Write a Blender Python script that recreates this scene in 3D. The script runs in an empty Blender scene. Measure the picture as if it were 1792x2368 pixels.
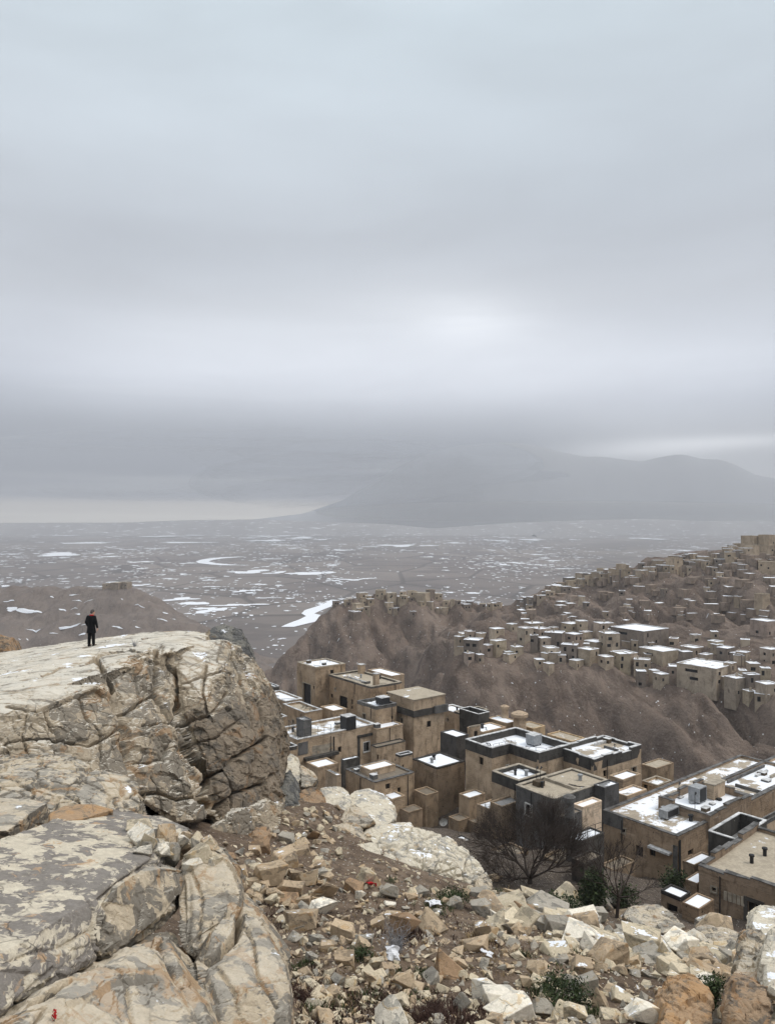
import bpy, bmesh, math, random
import numpy as np
from mathutils import Vector, Matrix, Euler

# ------------------------------------------------------------ camera, world, sun, exposure
F, CX, HY = 1750.0, 896.0, 1200.0
SC = bpy.context.scene
COL = SC.collection
cam_d = bpy.data.cameras.new('camera'); cam = bpy.data.objects.new('camera', cam_d); COL.objects.link(cam)
cam_d.sensor_fit = 'VERTICAL'; cam_d.sensor_height = 36.0; cam_d.sensor_width = 36.0 * 1792 / 2368
cam_d.lens = F / 2368 * 36.0
cam_d.shift_y = 16.0 / 2368
cam_d.clip_start = 0.1; cam_d.clip_end = 90000
cam.location = (0, 0, 0); cam.rotation_euler = (math.radians(90), 0, 0)
SC.camera = cam
SC.view_settings.view_transform = 'Standard'
try: SC.view_settings.look = 'None'
except Exception: pass
SC.view_settings.exposure = 0.07; SC.view_settings.gamma = 1.0
SC.cycles.use_denoising = True
SC.cycles.max_bounces = 5; SC.cycles.diffuse_bounces = 3; SC.cycles.volume_bounces = 1
SC.cycles.transparent_max_bounces = 8
SC.cycles.use_adaptive_sampling = True; SC.cycles.adaptive_threshold = 0.02

SUN_AZ, SUN_EL = math.radians(92), math.radians(55)     # azimuth clockwise from +Y
W = bpy.data.worlds.new('World'); SC.world = W; W.use_nodes = True


class NT:
    """small helper to write node trees"""
    def __init__(s, tree): s.t = tree; s.n = tree.nodes; s.l = tree.links
    def node(s, typ, **kw):
        n = s.n.new(typ)
        for k, v in kw.items(): setattr(n, k, v)
        return n
    def put(s, sock, v):
        if v is None: return
        if isinstance(v, bpy.types.NodeSocket): s.l.new(v, sock)
        elif isinstance(v, (tuple, list)):
            dim = len(sock.default_value)
            v = tuple(v)
            if dim == 4 and len(v) == 3: v = v + (1,)
            sock.default_value = v[:dim]
        else: sock.default_value = v
    def math(s, op, a, b=None, c=None, clamp=False):
        n = s.node('ShaderNodeMath', operation=op, use_clamp=clamp)
        for i, v in enumerate((a, b, c)): s.put(n.inputs[i], v)
        return n.outputs[0]
    def vmath(s, op, a, b=None, scale=None):
        n = s.node('ShaderNodeVectorMath', operation=op)
        s.put(n.inputs[0], a); s.put(n.inputs[1], b)
        if scale is not None: s.put(n.inputs['Scale'], scale)
        return n.outputs['Value'] if op in ('DOT_PRODUCT', 'LENGTH') else n.outputs['Vector']
    def noise(s, vec, scale, detail=4, rough=0.55, dist=0.0, out='Fac'):
        n = s.node('ShaderNodeTexNoise'); s.put(n.inputs['Vector'], vec)
        n.inputs['Scale'].default_value = scale; n.inputs['Detail'].default_value = detail
        n.inputs['Roughness'].default_value = rough; n.inputs['Distortion'].default_value = dist
        return n.outputs[0 if out == 'Fac' else 1]
    def voro(s, vec, scale, feat='F1', out='Distance', rnd=1.0):
        n = s.node('ShaderNodeTexVoronoi', feature=feat); s.put(n.inputs['Vector'], vec)
        n.inputs['Scale'].default_value = scale; n.inputs['Randomness'].default_value = rnd
        return n.outputs[out]
    def ramp(s, fac, stops, interp='LINEAR'):
        n = s.node('ShaderNodeValToRGB'); s.put(n.inputs[0], fac)
        cr = n.color_ramp; cr.interpolation = interp
        while len(cr.elements) < len(stops): cr.elements.new(0.5)
        for e, (p, c) in zip(cr.elements, stops):
            e.position = p
            if not isinstance(c, (tuple, list)): c = (c, c, c)
            e.color = tuple(c) + (1,) if len(c) == 3 else c
        return n.outputs[0]
    def step(s, fac, a, b):
        n = s.node('ShaderNodeMapRange', interpolation_type='SMOOTHSTEP')
        s.put(n.inputs[0], fac); n.inputs[1].default_value = a; n.inputs[2].default_value = b
        n.inputs[3].default_value = 0; n.inputs[4].default_value = 1
        return n.outputs[0]
    def mix(s, fac, a, b, mode='MIX'):
        n = s.node('ShaderNodeMix', data_type='RGBA', blend_type=mode)
        s.put(n.inputs[0], fac); s.put(n.inputs[6], a); s.put(n.inputs[7], b)
        return n.outputs[2]
    def xyz(s, vec):
        n = s.node('ShaderNodeSeparateXYZ'); s.put(n.inputs[0], vec); return n.outputs
    def comb(s, x, y, z):
        n = s.node('ShaderNodeCombineXYZ')
        for i, v in enumerate((x, y, z)): s.put(n.inputs[i], v)
        return n.outputs[0]
    def mapping(s, vec, rot=(0, 0, 0), scale=(1, 1, 1), loc=(0, 0, 0)):
        n = s.node('ShaderNodeMapping'); s.put(n.inputs[0], vec)
        n.inputs[1].default_value = loc; n.inputs[2].default_value = rot; n.inputs[3].default_value = scale
        return n.outputs[0]
    def bump(s, h, strength=0.5, dist=0.05, normal=None):
        n = s.node('ShaderNodeBump'); s.put(n.inputs['Height'], h)
        n.inputs['Strength'].default_value = strength; n.inputs['Distance'].default_value = dist
        s.put(n.inputs['Normal'], normal)
        return n.outputs[0]


def build_world():
    t = NT(W.node_tree); t.n.clear()
    bg = t.node('ShaderNodeBackground'); out = t.node('ShaderNodeOutputWorld')
    t.l.new(bg.outputs[0], out.inputs[0])
    sky = t.node('ShaderNodeTexSky', sky_type='NISHITA'); sky.sun_disc = False
    sky.sun_elevation = SUN_EL; sky.sun_rotation = SUN_AZ; sky.dust_density = 3.0
    d = t.vmath('NORMALIZE', t.node('ShaderNodeTexCoord').outputs['Generated'])
    x, y, z = t.xyz(d)
    # overcast deck: soft stretched clouds, brighter to the zenith
    flat = t.mapping(d, scale=(1.0, 1.0, 3.2))
    n1 = t.noise(flat, 1.9, 5, 0.50, 0.35)
    n2 = t.noise(t.mapping(d, rot=(0, 0.10, 0), scale=(1.0, 1.0, 5.5), loc=(3, 1, 2)), 2.2, 5, 0.52, 0.5)
    n3 = t.noise(t.mapping(d, rot=(0, 0.03, 0), scale=(1.0, 1.0, 26.0), loc=(1, 4, 7)), 1.7, 4, 0.55, 0.2)
    zz = t.math('ADD', z, t.math('MULTIPLY', t.math('SUBTRACT', n1, 0.5), 0.07))
    zz = t.math('ADD', zz, t.math('MULTIPLY', t.math('SUBTRACT', n2, 0.5), 0.02))
    high = [(0.145, (0.62, 0.67, 0.77)), (0.20, (0.78, 0.83, 0.92)), (0.27, (0.675, 0.715, 0.775)), (0.34, (0.63, 0.675, 0.735)), (0.42, (0.645, 0.71, 0.775)), (0.56, (0.635, 0.725, 0.79)), (0.75, (1.0, 1.06, 1.12)), (1.0, (1.55, 1.6, 1.62))]
    z2 = t.math('ADD', z, t.math('MULTIPLY', t.math('SUBTRACT', n2, 0.5), 0.006))
    low = t.step(t.math('ADD', z2, t.math('MULTIPLY', x, 0.02)), 0.175, 0.10)
    top = t.ramp(zz, high)
    lo_l = t.ramp(z2, [(0.0, (0.74, 0.705, 0.64)), (0.018, (0.70, 0.665, 0.61)), (0.028, (0.34, 0.36, 0.41)), (0.06, (0.20, 0.225, 0.275)), (0.10, (0.23, 0.26, 0.315)), (0.14, (0.40, 0.44, 0.50))])
    lo_r = t.ramp(z2, [(0.0, (0.72, 0.70, 0.66)), (0.05, (0.62, 0.64, 0.67)), (0.12, (0.63, 0.67, 0.73)), (0.16, (0.66, 0.71, 0.79))])
    side = t.step(t.math('ADD', x, t.math('MULTIPLY', t.math('SUBTRACT', n1, .5), .1)), 0.13, 0.36)
    lo = t.mix(side, lo_l, lo_r)
    streak = t.math('MULTIPLY', t.step(n3, 0.54, 0.72), 0.13)
    lo = t.vmath('ADD', lo, t.comb(streak, streak, t.math('MULTIPLY', streak, 0.85)))
    base = t.mix(low, top, lo)
    mod = t.math('ADD', 0.69, t.math('ADD', t.math('MULTIPLY', n1, 0.42), t.math('MULTIPLY', n2, 0.22)))
    base = t.vmath('SCALE', base, scale=mod)
    def blob(v, px, py, s, pz=1.0):
        c = Vector(((px - CX) / F, 1, -(py - HY) / F)).normalized()
        dv = t.vmath('SUBTRACT', d, tuple(c))
        q = t.mapping(dv, scale=(1, 1, pz))
        r = t.vmath('LENGTH', q)
        g = t.math('EXPONENT', t.math('MULTIPLY', t.math('MULTIPLY', r, r), -1.0 / (s * s)))
        return t.math('MULTIPLY', t.math('MULTIPLY', g, v), t.math('ADD', 0.45, n2))
    for (v, px, py, s, pz) in [(0.20, 1085, 742, .062, 2.2), (0.09, 1130, 745, .14, 2.8), (0.10, 1180, 800, .34, 3.2), (0.07, 950, 700, .12, 3.5), (0.06, 820, 790, .2, 4.0), (0.16, 430, 810, .20, 2.2), (0.12, 1350, 905, .24, 4.0),
                               (0.12, 900, 915, .30, 6.0), (0.62, 1660, 1022, .13, 16.0), (0.36, 1480, 1045, .10, 14.0), (-0.07, 150, 650, .24, 2.0), (-0.09, 1500, 540, .30, 2.4), (-0.06, 500, 640, .2, 3.0)]:
        b = blob(v, px, py, s, pz)
        base = t.vmath('ADD', base, t.comb(b, b, b))
    down = t.step(z, -0.04, 0.0)
    base = t.mix(down, (0.30, 0.28, 0.27), base)
    # mostly cloud, a little of the clear sky light coming through
    cloud = t.vmath('SCALE', base, scale=10.0)
    c = t.mix(0.97, sky.outputs[0], cloud)
    t.put(bg.inputs['Color'], c); bg.inputs['Strength'].default_value = 0.10


build_world()
sd = bpy.data.lights.new('sun', 'SUN'); sd.energy = 1.7; sd.angle = math.radians(18); sd.color = (1.0, 0.93, 0.84)
sun = bpy.data.objects.new('sun', sd); COL.objects.link(sun)
sv = Vector((math.sin(SUN_AZ) * math.cos(SUN_EL), math.cos(SUN_AZ) * math.cos(SUN_EL), math.sin(SUN_EL)))
sun.rotation_euler = sv.to_track_quat('Z', 'Y').to_euler()
sun.location = sv * 200


# ------------------------------------------------------------ general helpers
def P(px, py, D): return np.array([(px - CX) / F * D, D, -(py - HY) / F * D])


def tag(o, label=None, cat=None, group=None, kind=None, color=None):
    if label: o['label'] = label
    if cat: o['category'] = cat
    if group: o['group'] = group
    if kind: o['kind'] = kind
    if color: o.color = tuple(color) + (1,) if len(color) == 3 else color
    return o


def mesh_np(name, verts, faces, mats=(), mi=None, smooth=False):
    me = bpy.data.meshes.new(name)
    verts = np.asarray(verts, dtype=np.float32)
    if isinstance(faces, np.ndarray):
        k = faces.shape[1]
        me.vertices.add(len(verts)); me.vertices.foreach_set('co', verts.ravel())
        me.loops.add(faces.size); me.loops.foreach_set('vertex_index', faces.astype(np.int32).ravel())
        me.polygons.add(len(faces)); me.polygons.foreach_set('loop_start', np.arange(0, faces.size, k, dtype=np.int32))
        me.update(calc_edges=True)
    else:
        me.from_pydata([tuple(map(float, v)) for v in verts], [], faces)
    for m in mats: me.materials.append(m)
    if mi is not None: me.polygons.foreach_set('material_index', np.asarray(mi, dtype=np.int32))
    me.polygons.foreach_set('use_smooth', np.full(len(me.polygons), smooth))
    me.validate(); me.update()
    return me


def link(name, me, parent=None, loc=None):
    o = bpy.data.objects.new(name, me); COL.objects.link(o)
    if parent: o.parent = parent
    if loc is not None: o.location = tuple(map(float, loc))
    return o


def empty(name, loc, rz=0.0):
    o = bpy.data.objects.new(name, None); COL.objects.link(o)
    o.location = tuple(map(float, loc)); o.rotation_euler = (0, 0, rz); o.empty_display_size = 0.3
    return o


def grid_faces(nr, nc):
    i = np.arange(nr - 1)[:, None] * nc + np.arange(nc - 1)[None, :]
    return np.stack([i, i + 1, i + nc + 1, i + nc], -1).reshape(-1, 4)


# numpy noise
def _hash(ix, iy, iz, s=0):
    h = (ix.astype(np.int64) * 374761393 + iy.astype(np.int64) * 668265263 + iz.astype(np.int64) * 2147483647 * 3 + s * 1442695041) & 0xffffffff
    h = ((h ^ (h >> 13)) * 1274126177) & 0xffffffff
    h = ((h ^ (h >> 16)) * 2246822519) & 0xffffffff
    h = h ^ (h >> 15)
    return (h & 0xffffff) / float(0xffffff)


def vnoise(p, s=0):
    i = np.floor(p).astype(np.int64); f = p - i; f = f * f * (3 - 2 * f)
    r = 0
    for dx in (0, 1):
        wx = f[:, 0] if dx else 1 - f[:, 0]
        for dy in (0, 1):
            wy = f[:, 1] if dy else 1 - f[:, 1]
            for dz in (0, 1):
                wz = f[:, 2] if dz else 1 - f[:, 2]
                r = r + wx * wy * wz * _hash(i[:, 0] + dx, i[:, 1] + dy, i[:, 2] + dz, s)
    return r


def fbm(p, oct=4, s=0, gain=0.5):
    a, r, t = 1.0, 0, 0
    for k in range(oct):
        r = r + a * vnoise(p * (2.03 ** k) + 17.3 * k, s + k); t += a; a *= gain
    return r / t


def voronoi(p, s=0):
    """F1, F2, seed position, 4 random numbers of the nearest cell"""
    i = np.floor(p).astype(np.int64); n = len(p)
    d1 = np.full(n, 1e9); d2 = np.full(n, 1e9); seed = np.zeros((n, 3)); cid = np.zeros((n, 3), np.int64)
    for dx in (-1, 0, 1):
        for dy in (-1, 0, 1):
            for dz in (-1, 0, 1):
                c = i + np.array([dx, dy, dz])
                q = c + np.stack([_hash(c[:, 0], c[:, 1], c[:, 2], s + 11 + k) for k in range(3)], -1)
                d = np.sqrt(((q - p) ** 2).sum(1))
                m = d < d1
                d2 = np.where(m, d1, np.minimum(d2, d))
                d1 = np.where(m, d, d1); seed[m] = q[m]; cid[m] = c[m]
    rnd = np.stack([_hash(cid[:, 0], cid[:, 1], cid[:, 2], s + 31 + k) for k in range(4)], -1)
    return d1, d2, seed, rnd


# thin plate spline terrain
class TPS:
    def __init__(s, pts, lam=0.0, scale=1.0):
        pts = np.asarray(pts, float); s.c = pts[:, :2] / scale; s.sc = scale
        n = len(pts)
        K = s.k(np.sqrt(((s.c[:, None] - s.c[None]) ** 2).sum(-1)))
        K += lam * np.eye(n)
        Pm = np.hstack([np.ones((n, 1)), s.c])
        A = np.zeros((n + 3, n + 3)); A[:n, :n] = K; A[:n, n:] = Pm; A[n:, :n] = Pm.T
        b = np.zeros(n + 3); b[:n] = pts[:, 2]
        s.w = np.linalg.solve(A, b)
    @staticmethod
    def k(r): return np.where(r > 1e-9, r, 0)      # biharmonic in 3D: linear kernel, robust
    def __call__(s, x, y):
        x = np.asarray(x, float); y = np.asarray(y, float); sh = x.shape
        q = np.stack([x.ravel(), y.ravel()], -1) / s.sc
        out = np.empty(len(q))
        for a in range(0, len(q), 20000):
            b = q[a:a + 20000]
            r = np.sqrt(((b[:, None] - s.c[None]) ** 2).sum(-1))
            out[a:a + 20000] = s.k(r) @ s.w[:-3] + s.w[-3] + b @ s.w[-2:]
        return out.reshape(sh)


def hit(zf, px, py, D0, D1, n=600):
    """first point where the ray of a pixel meets the height field"""
    D = np.exp(np.linspace(math.log(D0), math.log(D1), n))
    x = (px - CX) / F * D; z = -(py - HY) / F * D
    below = z < zf(x, D)
    if not below.any(): return None
    k = int(np.argmax(below))
    return np.array([x[k], D[k], float(zf(x[k:k + 1], D[k:k + 1])[0])])
# ------------------------------------------------------------ materials
def new_mat(name, rough=0.9):
    m = bpy.data.materials.new(name); m.use_nodes = True
    t = NT(m.node_tree); b = m.node_tree.nodes['Principled BSDF']
    b.inputs['Roughness'].default_value = rough
    if 'Specular IOR Level' in b.inputs: b.inputs['Specular IOR Level'].default_value = 0.25
    return m, t, b


def obj_co(t): return t.node('ShaderNodeTexCoord').outputs['Object']
def up(t): return t.xyz(t.node('ShaderNodeNewGeometry').outputs['Normal'])[2]
def tint(t, col):
    return t.mix(1.0, col, t.node('ShaderNodeObjectInfo').outputs['Color'], 'MULTIPLY')


SNOW = (0.82, 0.845, 0.89)


def m_rock(name, pale, grey, ochre, sc=1.0, gp=0.5, op=0.58, snow=0.0, use_tint=False, rot=(0.3, -0.5, 0.4), streak=1.0, top=0.0, gmix=0.88):
    m, t, b = new_mat(name, 0.88)
    co = obj_co(t)
    if use_tint:
        r = t.node('ShaderNodeObjectInfo').outputs['Random']
        co = t.vmath('ADD', co, t.comb(t.math('MULTIPLY', r, 37.0), t.math('MULTIPLY', r, 91.0), 0.0))
    warp = t.vmath('SCALE', t.vmath('SUBTRACT', t.noise(co, 1.7 * sc, 3, 0.6, out='Color'), (0.5, 0.5, 0.5)), scale=0.5 / sc)
    cw = t.vmath('ADD', co, warp)
    q = t.mapping(cw, rot=rot, scale=(1.0, 1.0, 1.0 + streak))
    n1 = t.noise(q, 1.1 * sc, 5, 0.62, 0.4)
    n2 = t.noise(t.mapping(q, loc=(5, 9, 2)), 1.5 * sc, 6, 0.6, 0.6)
    n3 = t.noise(co, 7 * sc, 5, 0.6)
    n4 = t.noise(co, 30 * sc, 4, 0.6)
    ce = t.voro(q, 2.1 * sc, out='Color')
    cl = t.xyz(ce)[0]
    base = t.mix(t.math('MULTIPLY', cl, 0.5), pale, tuple(c * 0.74 for c in pale))
    base = t.mix(t.step(n3, 0.42, 0.62), base, tuple(min(1, c * 1.14) for c in pale))
    gm = t.step(t.math('ADD', n1, t.math('MULTIPLY', t.math('SUBTRACT', cl, 0.5), 0.16)), gp - 0.025, gp + 0.025)
    gcol = t.mix(t.step(n3, 0.45, 0.6), grey, tuple(c * 0.72 for c in grey))
    base = t.mix(t.math('MULTIPLY', gm, gmix), base, gcol)
    om = t.step(n2, op - 0.02, op + 0.03)
    base = t.mix(t.math('MULTIPLY', om, 0.8), base, ochre)
    # lichen and chips
    li = t.step(t.noise(t.mapping(q, loc=(1, 7, 3)), 3.5 * sc, 4, 0.6), 0.60, 0.64)
    base = t.mix(t.math('MULTIPLY', li, 0.55), base, tuple(min(1, c * 1.25) for c in pale))
    dk = t.step(t.noise(t.mapping(q, loc=(4, 2, 8)), 6 * sc, 3, 0.6), 0.68, 0.71)
    base = t.mix(t.math('MULTIPLY', dk, 0.6), base, tuple(c * 0.35 for c in grey))
    base = t.mix(0.45, base, t.mix(t.math('ADD', 0.1, t.math('MULTIPLY', n4, 0.9)), (0.2, 0.2, 0.2), (1, 1, 1)), 'OVERLAY')
    if use_tint: base = tint(t, base)
    # hairline cracks
    e = t.voro(t.mapping(cw, rot=(0.5, -0.6, 0.2), scale=(1, 1, 1.8)), 1.15 * sc, 'DISTANCE_TO_EDGE')
    crack = t.math('SUBTRACT', 1.0, t.step(e, 0.004, 0.022))
    crack = t.math('MULTIPLY', crack, t.step(t.noise(co, 0.8 * sc, 2, 0.5), 0.48, 0.6))
    base = t.mix(t.math('MULTIPLY', crack, 0.5), base, tuple(c * 0.3 for c in grey))
    if top > 0:      # sky-lit paleness of upper surfaces put into the colour, with snow dust
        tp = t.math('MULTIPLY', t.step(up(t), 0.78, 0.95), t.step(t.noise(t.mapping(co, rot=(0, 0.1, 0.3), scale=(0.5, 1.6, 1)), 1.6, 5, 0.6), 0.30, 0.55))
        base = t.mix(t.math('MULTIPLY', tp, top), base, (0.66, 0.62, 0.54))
    if snow > -0.2:
        sn = t.math('MULTIPLY', t.step(up(t), 0.80, 0.92), t.step(t.noise(t.mapping(co, scale=(1, 1.3, 1.3), loc=(2, 3, 4)), 0.9 * sc, 6, 0.62), 0.66 - snow, 0.68 - snow))
        base = t.mix(sn, base, SNOW)
    t.put(b.inputs['Base Color'], base)
    h = t.math('ADD', t.math('MULTIPLY', n3, 1.0), t.math('MULTIPLY', n4, 0.45))
    h = t.math('ADD', h, t.math('MULTIPLY', cl, 0.5))
    h = t.math('SUBTRACT', h, t.math('MULTIPLY', crack, 0.8))
    t.put(b.inputs['Normal'], t.bump(h, 0.6, 0.045 / sc))
    return m


M = {}
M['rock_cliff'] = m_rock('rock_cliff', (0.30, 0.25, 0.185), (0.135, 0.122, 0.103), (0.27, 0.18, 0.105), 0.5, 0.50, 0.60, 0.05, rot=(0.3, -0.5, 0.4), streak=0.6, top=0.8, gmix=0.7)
M['rock_stain_shade'] = m_rock('rock_stain_shade', (0.185, 0.150, 0.112), (0.105, 0.096, 0.084), (0.19, 0.125, 0.075), 0.6, 0.55, 0.60, -0.3, rot=(0.3, -0.5, 0.4), streak=0.6, gmix=0.6)  # brown staining, darkened further: the overhang's shade is put into the colour
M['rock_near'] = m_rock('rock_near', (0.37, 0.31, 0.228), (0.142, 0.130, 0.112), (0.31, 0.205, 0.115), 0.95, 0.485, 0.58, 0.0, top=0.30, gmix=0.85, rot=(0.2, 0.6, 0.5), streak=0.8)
M['rock_slab'] = m_rock('rock_slab', (0.46, 0.41, 0.325), (0.165, 0.15, 0.14), (0.40, 0.27, 0.16), 1.0, 0.48, 0.63, -0.02, rot=(0.0, 0.35, 1.0), streak=2.2)
M['rock_orange'] = m_rock('rock_orange', (0.30, 0.205, 0.125), (0.20, 0.155, 0.11), (0.36, 0.22, 0.11), 1.5, 0.55, 0.50, -0.3)
M['rock_brown'] = m_rock('rock_brown', (0.26, 0.185, 0.12), (0.13, 0.11, 0.09), (0.28, 0.17, 0.09), 1.3, 0.52, 0.52, -0.3)
M['rock_dark'] = m_rock('rock_dark', (0.15, 0.145, 0.13), (0.08, 0.08, 0.08), (0.14, 0.11, 0.08), 1.2, 0.48, 0.66, 0.0)
M['rock_pale'] = m_rock('rock_pale', (0.50, 0.45, 0.365), (0.34, 0.325, 0.295), (0.46, 0.36, 0.24), 1.0, 0.56, 0.64, 0.09)
M['stone'] = m_rock('stone', (0.58, 0.54, 0.48), (0.36, 0.35, 0.33), (0.50, 0.40, 0.28), 1.6, 0.56, 0.60, 0.03, use_tint=True, streak=0.5)


def m_snowroof(name, base, frac):
    m, t, b = new_mat(name, 0.85)
    co = obj_co(t)
    r = t.math('MULTIPLY', t.node('ShaderNodeObjectInfo').outputs['Random'], 50.0)
    c2 = t.vmath('ADD', co, t.comb(r, r, 0.0))
    n = t.noise(c2, 0.33, 5, 0.62, 0.3)
    f = t.noise(c2, 4.0, 4, 0.6)
    col = t.mix(t.step(f, 0.35, 0.65), base, tuple(c * 0.8 for c in base))
    col = t.mix(t.math('MULTIPLY', t.step(t.noise(c2, 0.9, 4, 0.6), 0.5, 0.62), 0.35), col, tuple(c * 0.6 for c in base))
    s = t.step(t.math('ADD', n, t.math('MULTIPLY', t.math('SUBTRACT', f, 0.5), 0.12)), 1 - frac - 0.012, 1 - frac + 0.035)
    col = t.mix(s, col, SNOW)
    if frac >= 0.6:
        sp = t.step(t.noise(c2, 2.6, 3, 0.6), 0.70, 0.74)
        col = t.mix(t.math('MULTIPLY', sp, 0.6), col, (0.42, 0.41, 0.40))
    t.put(b.inputs['Base Color'], col)
    t.put(b.inputs['Normal'], t.bump(t.math('ADD', f, t.math('MULTIPLY', s, 1.5)), 0.4, 0.04))
    return m


M['roof_snow'] = m_snowroof('roof_snow', (0.40, 0.36, 0.31), 0.74)
M['roof_most'] = m_snowroof('roof_most', (0.33, 0.30, 0.26), 0.60)
M['roof_patch'] = m_snowroof('roof_patch', (0.40, 0.34, 0.265), 0.53)
M['roof_beige'] = m_snowroof('roof_beige', (0.43, 0.37, 0.285), 0.37)
M['roof_grey'] = m_snowroof('roof_grey', (0.20, 0.20, 0.20), 0.48)
M['roof_brown'] = m_snowroof('roof_brown', (0.21, 0.175, 0.135), 0.25)


def m_wall(name, base, stain, light, sc=1.0):
    m, t, b = new_mat(name, 0.93)
    co = obj_co(t)
    r = t.math('MULTIPLY', t.node('ShaderNodeObjectInfo').outputs['Random'], 60.0)
    c2 = t.vmath('ADD', co, t.comb(r, r, r))
    big = t.noise(c2, 0.45 * sc, 5, 0.62, 0.4)
    st = t.noise(t.mapping(c2, scale=(1, 1, 0.32)), 1.3 * sc, 5, 0.65, 0.5)
    fine = t.noise(c2, 5 * sc, 5, 0.65)
    col = t.mix(t.step(big, 0.36, 0.62), base, light)
    col = t.mix(t.math('MULTIPLY', t.step(st, 0.50, 0.66), 0.62), col, stain)
    # courses of rubble showing through the mud render
    br = t.node('ShaderNodeTexBrick'); x, y, z = t.xyz(c2)
    t.put(br.inputs['Vector'], t.comb(t.math('ADD', x, y), z, 0.0))
    br.inputs['Scale'].default_value = 1.0; br.inputs['Brick Width'].default_value = 0.55; br.inputs['Row Height'].default_value = 0.24
    br.inputs['Mortar Size'].default_value = 0.02; br.inputs['Mortar Smooth'].default_value = 0.4
    br.inputs['Color1'].default_value = (1, 1, 1, 1); br.inputs['Color2'].default_value = (.72, .72, .72, 1); br.inputs['Mortar'].default_value = (.45, .45, .45, 1)
    bm_ = t.math('MULTIPLY', t.step(t.noise(c2, 0.8 * sc, 4, 0.6), 0.46, 0.60), 0.75)
    col = t.mix(bm_, col, t.mix(1.0, col, br.outputs[0], 'MULTIPLY'))
    col = t.mix(t.math('MULTIPLY', t.step(fine, 0.55, 0.72), 0.4), col, tuple(c * 0.55 for c in stain))
    # pale chips of old plaster and blown snow, dark putlog holes
    ch = t.step(t.noise(c2, 3.4 * sc, 3, 0.5), 0.735, 0.75)
    col = t.mix(t.math('MULTIPLY', ch, 0.75), col, (0.62, 0.58, 0.52))
    dk = t.step(t.noise(t.mapping(c2, loc=(3, 3, 9)), 2.3 * sc, 3, 0.5), 0.72, 0.74)
    col = t.mix(t.math('MULTIPLY', dk, 0.8), col, (0.035, 0.03, 0.025))
    col = tint(t, col)
    t.put(b.inputs['Base Color'], col)
    h = t.math('ADD', t.math('MULTIPLY', fine, 0.6), t.math('MULTIPLY', t.math('MULTIPLY', br.outputs[1], bm_), -0.5))
    t.put(b.inputs['Normal'], t.bump(h, 0.9, 0.08))
    return m


M['wall_tan'] = m_wall('wall_tan', (0.40, 0.300, 0.205), (0.18, 0.135, 0.095), (0.50, 0.385, 0.275))
M['wall_grey'] = m_wall('wall_grey', (0.120, 0.116, 0.112), (0.058, 0.055, 0.052), (0.155, 0.150, 0.145))
M['wall_dark'] = m_wall('wall_dark', (0.062, 0.057, 0.052), (0.03, 0.028, 0.026), (0.09, 0.084, 0.076))


def m_flat(name, col, rough=0.8, var=0.25, sc=3.0, metal=0.0):
    m, t, b = new_mat(name, rough)
    n = t.noise(obj_co(t), sc, 5, 0.6)
    t.put(b.inputs['Base Color'], t.mix(t.step(n, 0.35, 0.65), col, tuple(c * (1 - var) for c in col)))
    b.inputs['Metallic'].default_value = metal
    t.put(b.inputs['Normal'], t.bump(n, 0.3, 0.02))
    return m


M['white'] = m_flat('white_paint', (0.72, 0.71, 0.68))
M['dark'] = m_flat('dark_metal', (0.03, 0.03, 0.032), 0.6)
M['glass'] = m_flat('dark_glass', (0.012, 0.012, 0.014), 0.25, 0.1)
M['wood'] = m_flat('old_wood', (0.10, 0.075, 0.05), 0.85)
M['grey_metal'] = m_flat('grey_metal', (0.32, 0.33, 0.34), 0.5)
M['coping'] = m_flat('snowy_coping', (0.66, 0.66, 0.66), 0.85, 0.5, 1.6)
M['coping_dark'] = m_flat('dark_coping', (0.16, 0.155, 0.15), 0.9, 0.6, 1.4)
M['coping_tan'] = m_flat('tan_coping', (0.40, 0.35, 0.28), 0.9, 0.4, 1.4)
M['snow'] = m_flat('snow', SNOW, 0.8, 0.06, 0.7)
M['bark'] = m_flat('bark', (0.065, 0.050, 0.042), 0.95)
M['twig'] = m_flat('twig', (0.06, 0.045, 0.038), 0.95)
M['twig_grey'] = m_flat('twig_grey', (0.30, 0.30, 0.31), 0.95)
M['leaf'] = m_flat('leaf', (0.045, 0.065, 0.028), 0.8, 0.5, 2.0)
M['leaf2'] = m_flat('leaf_light', (0.075, 0.10, 0.04), 0.8, 0.5, 2.0)
M['straw'] = m_flat('straw', (0.36, 0.26, 0.14), 0.9, 0.4, 2.0)
M['scrub'] = m_flat('scrub', (0.085, 0.05, 0.04), 0.95, 0.5, 2.0)
M['red'] = m_flat('red', (0.50, 0.02, 0.025), 0.7)
M['coat'] = m_flat('coat', (0.006, 0.006, 0.008), 0.95, 0.3)
M['skin'] = m_flat('skin', (0.50, 0.30, 0.22), 0.6, 0.1)
M['hair'] = m_flat('hair', (0.10, 0.09, 0.085), 0.8, 0.4, 30)
M['bag'] = m_flat('plastic', (0.72, 0.73, 0.76), 0.4, 0.1)


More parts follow.
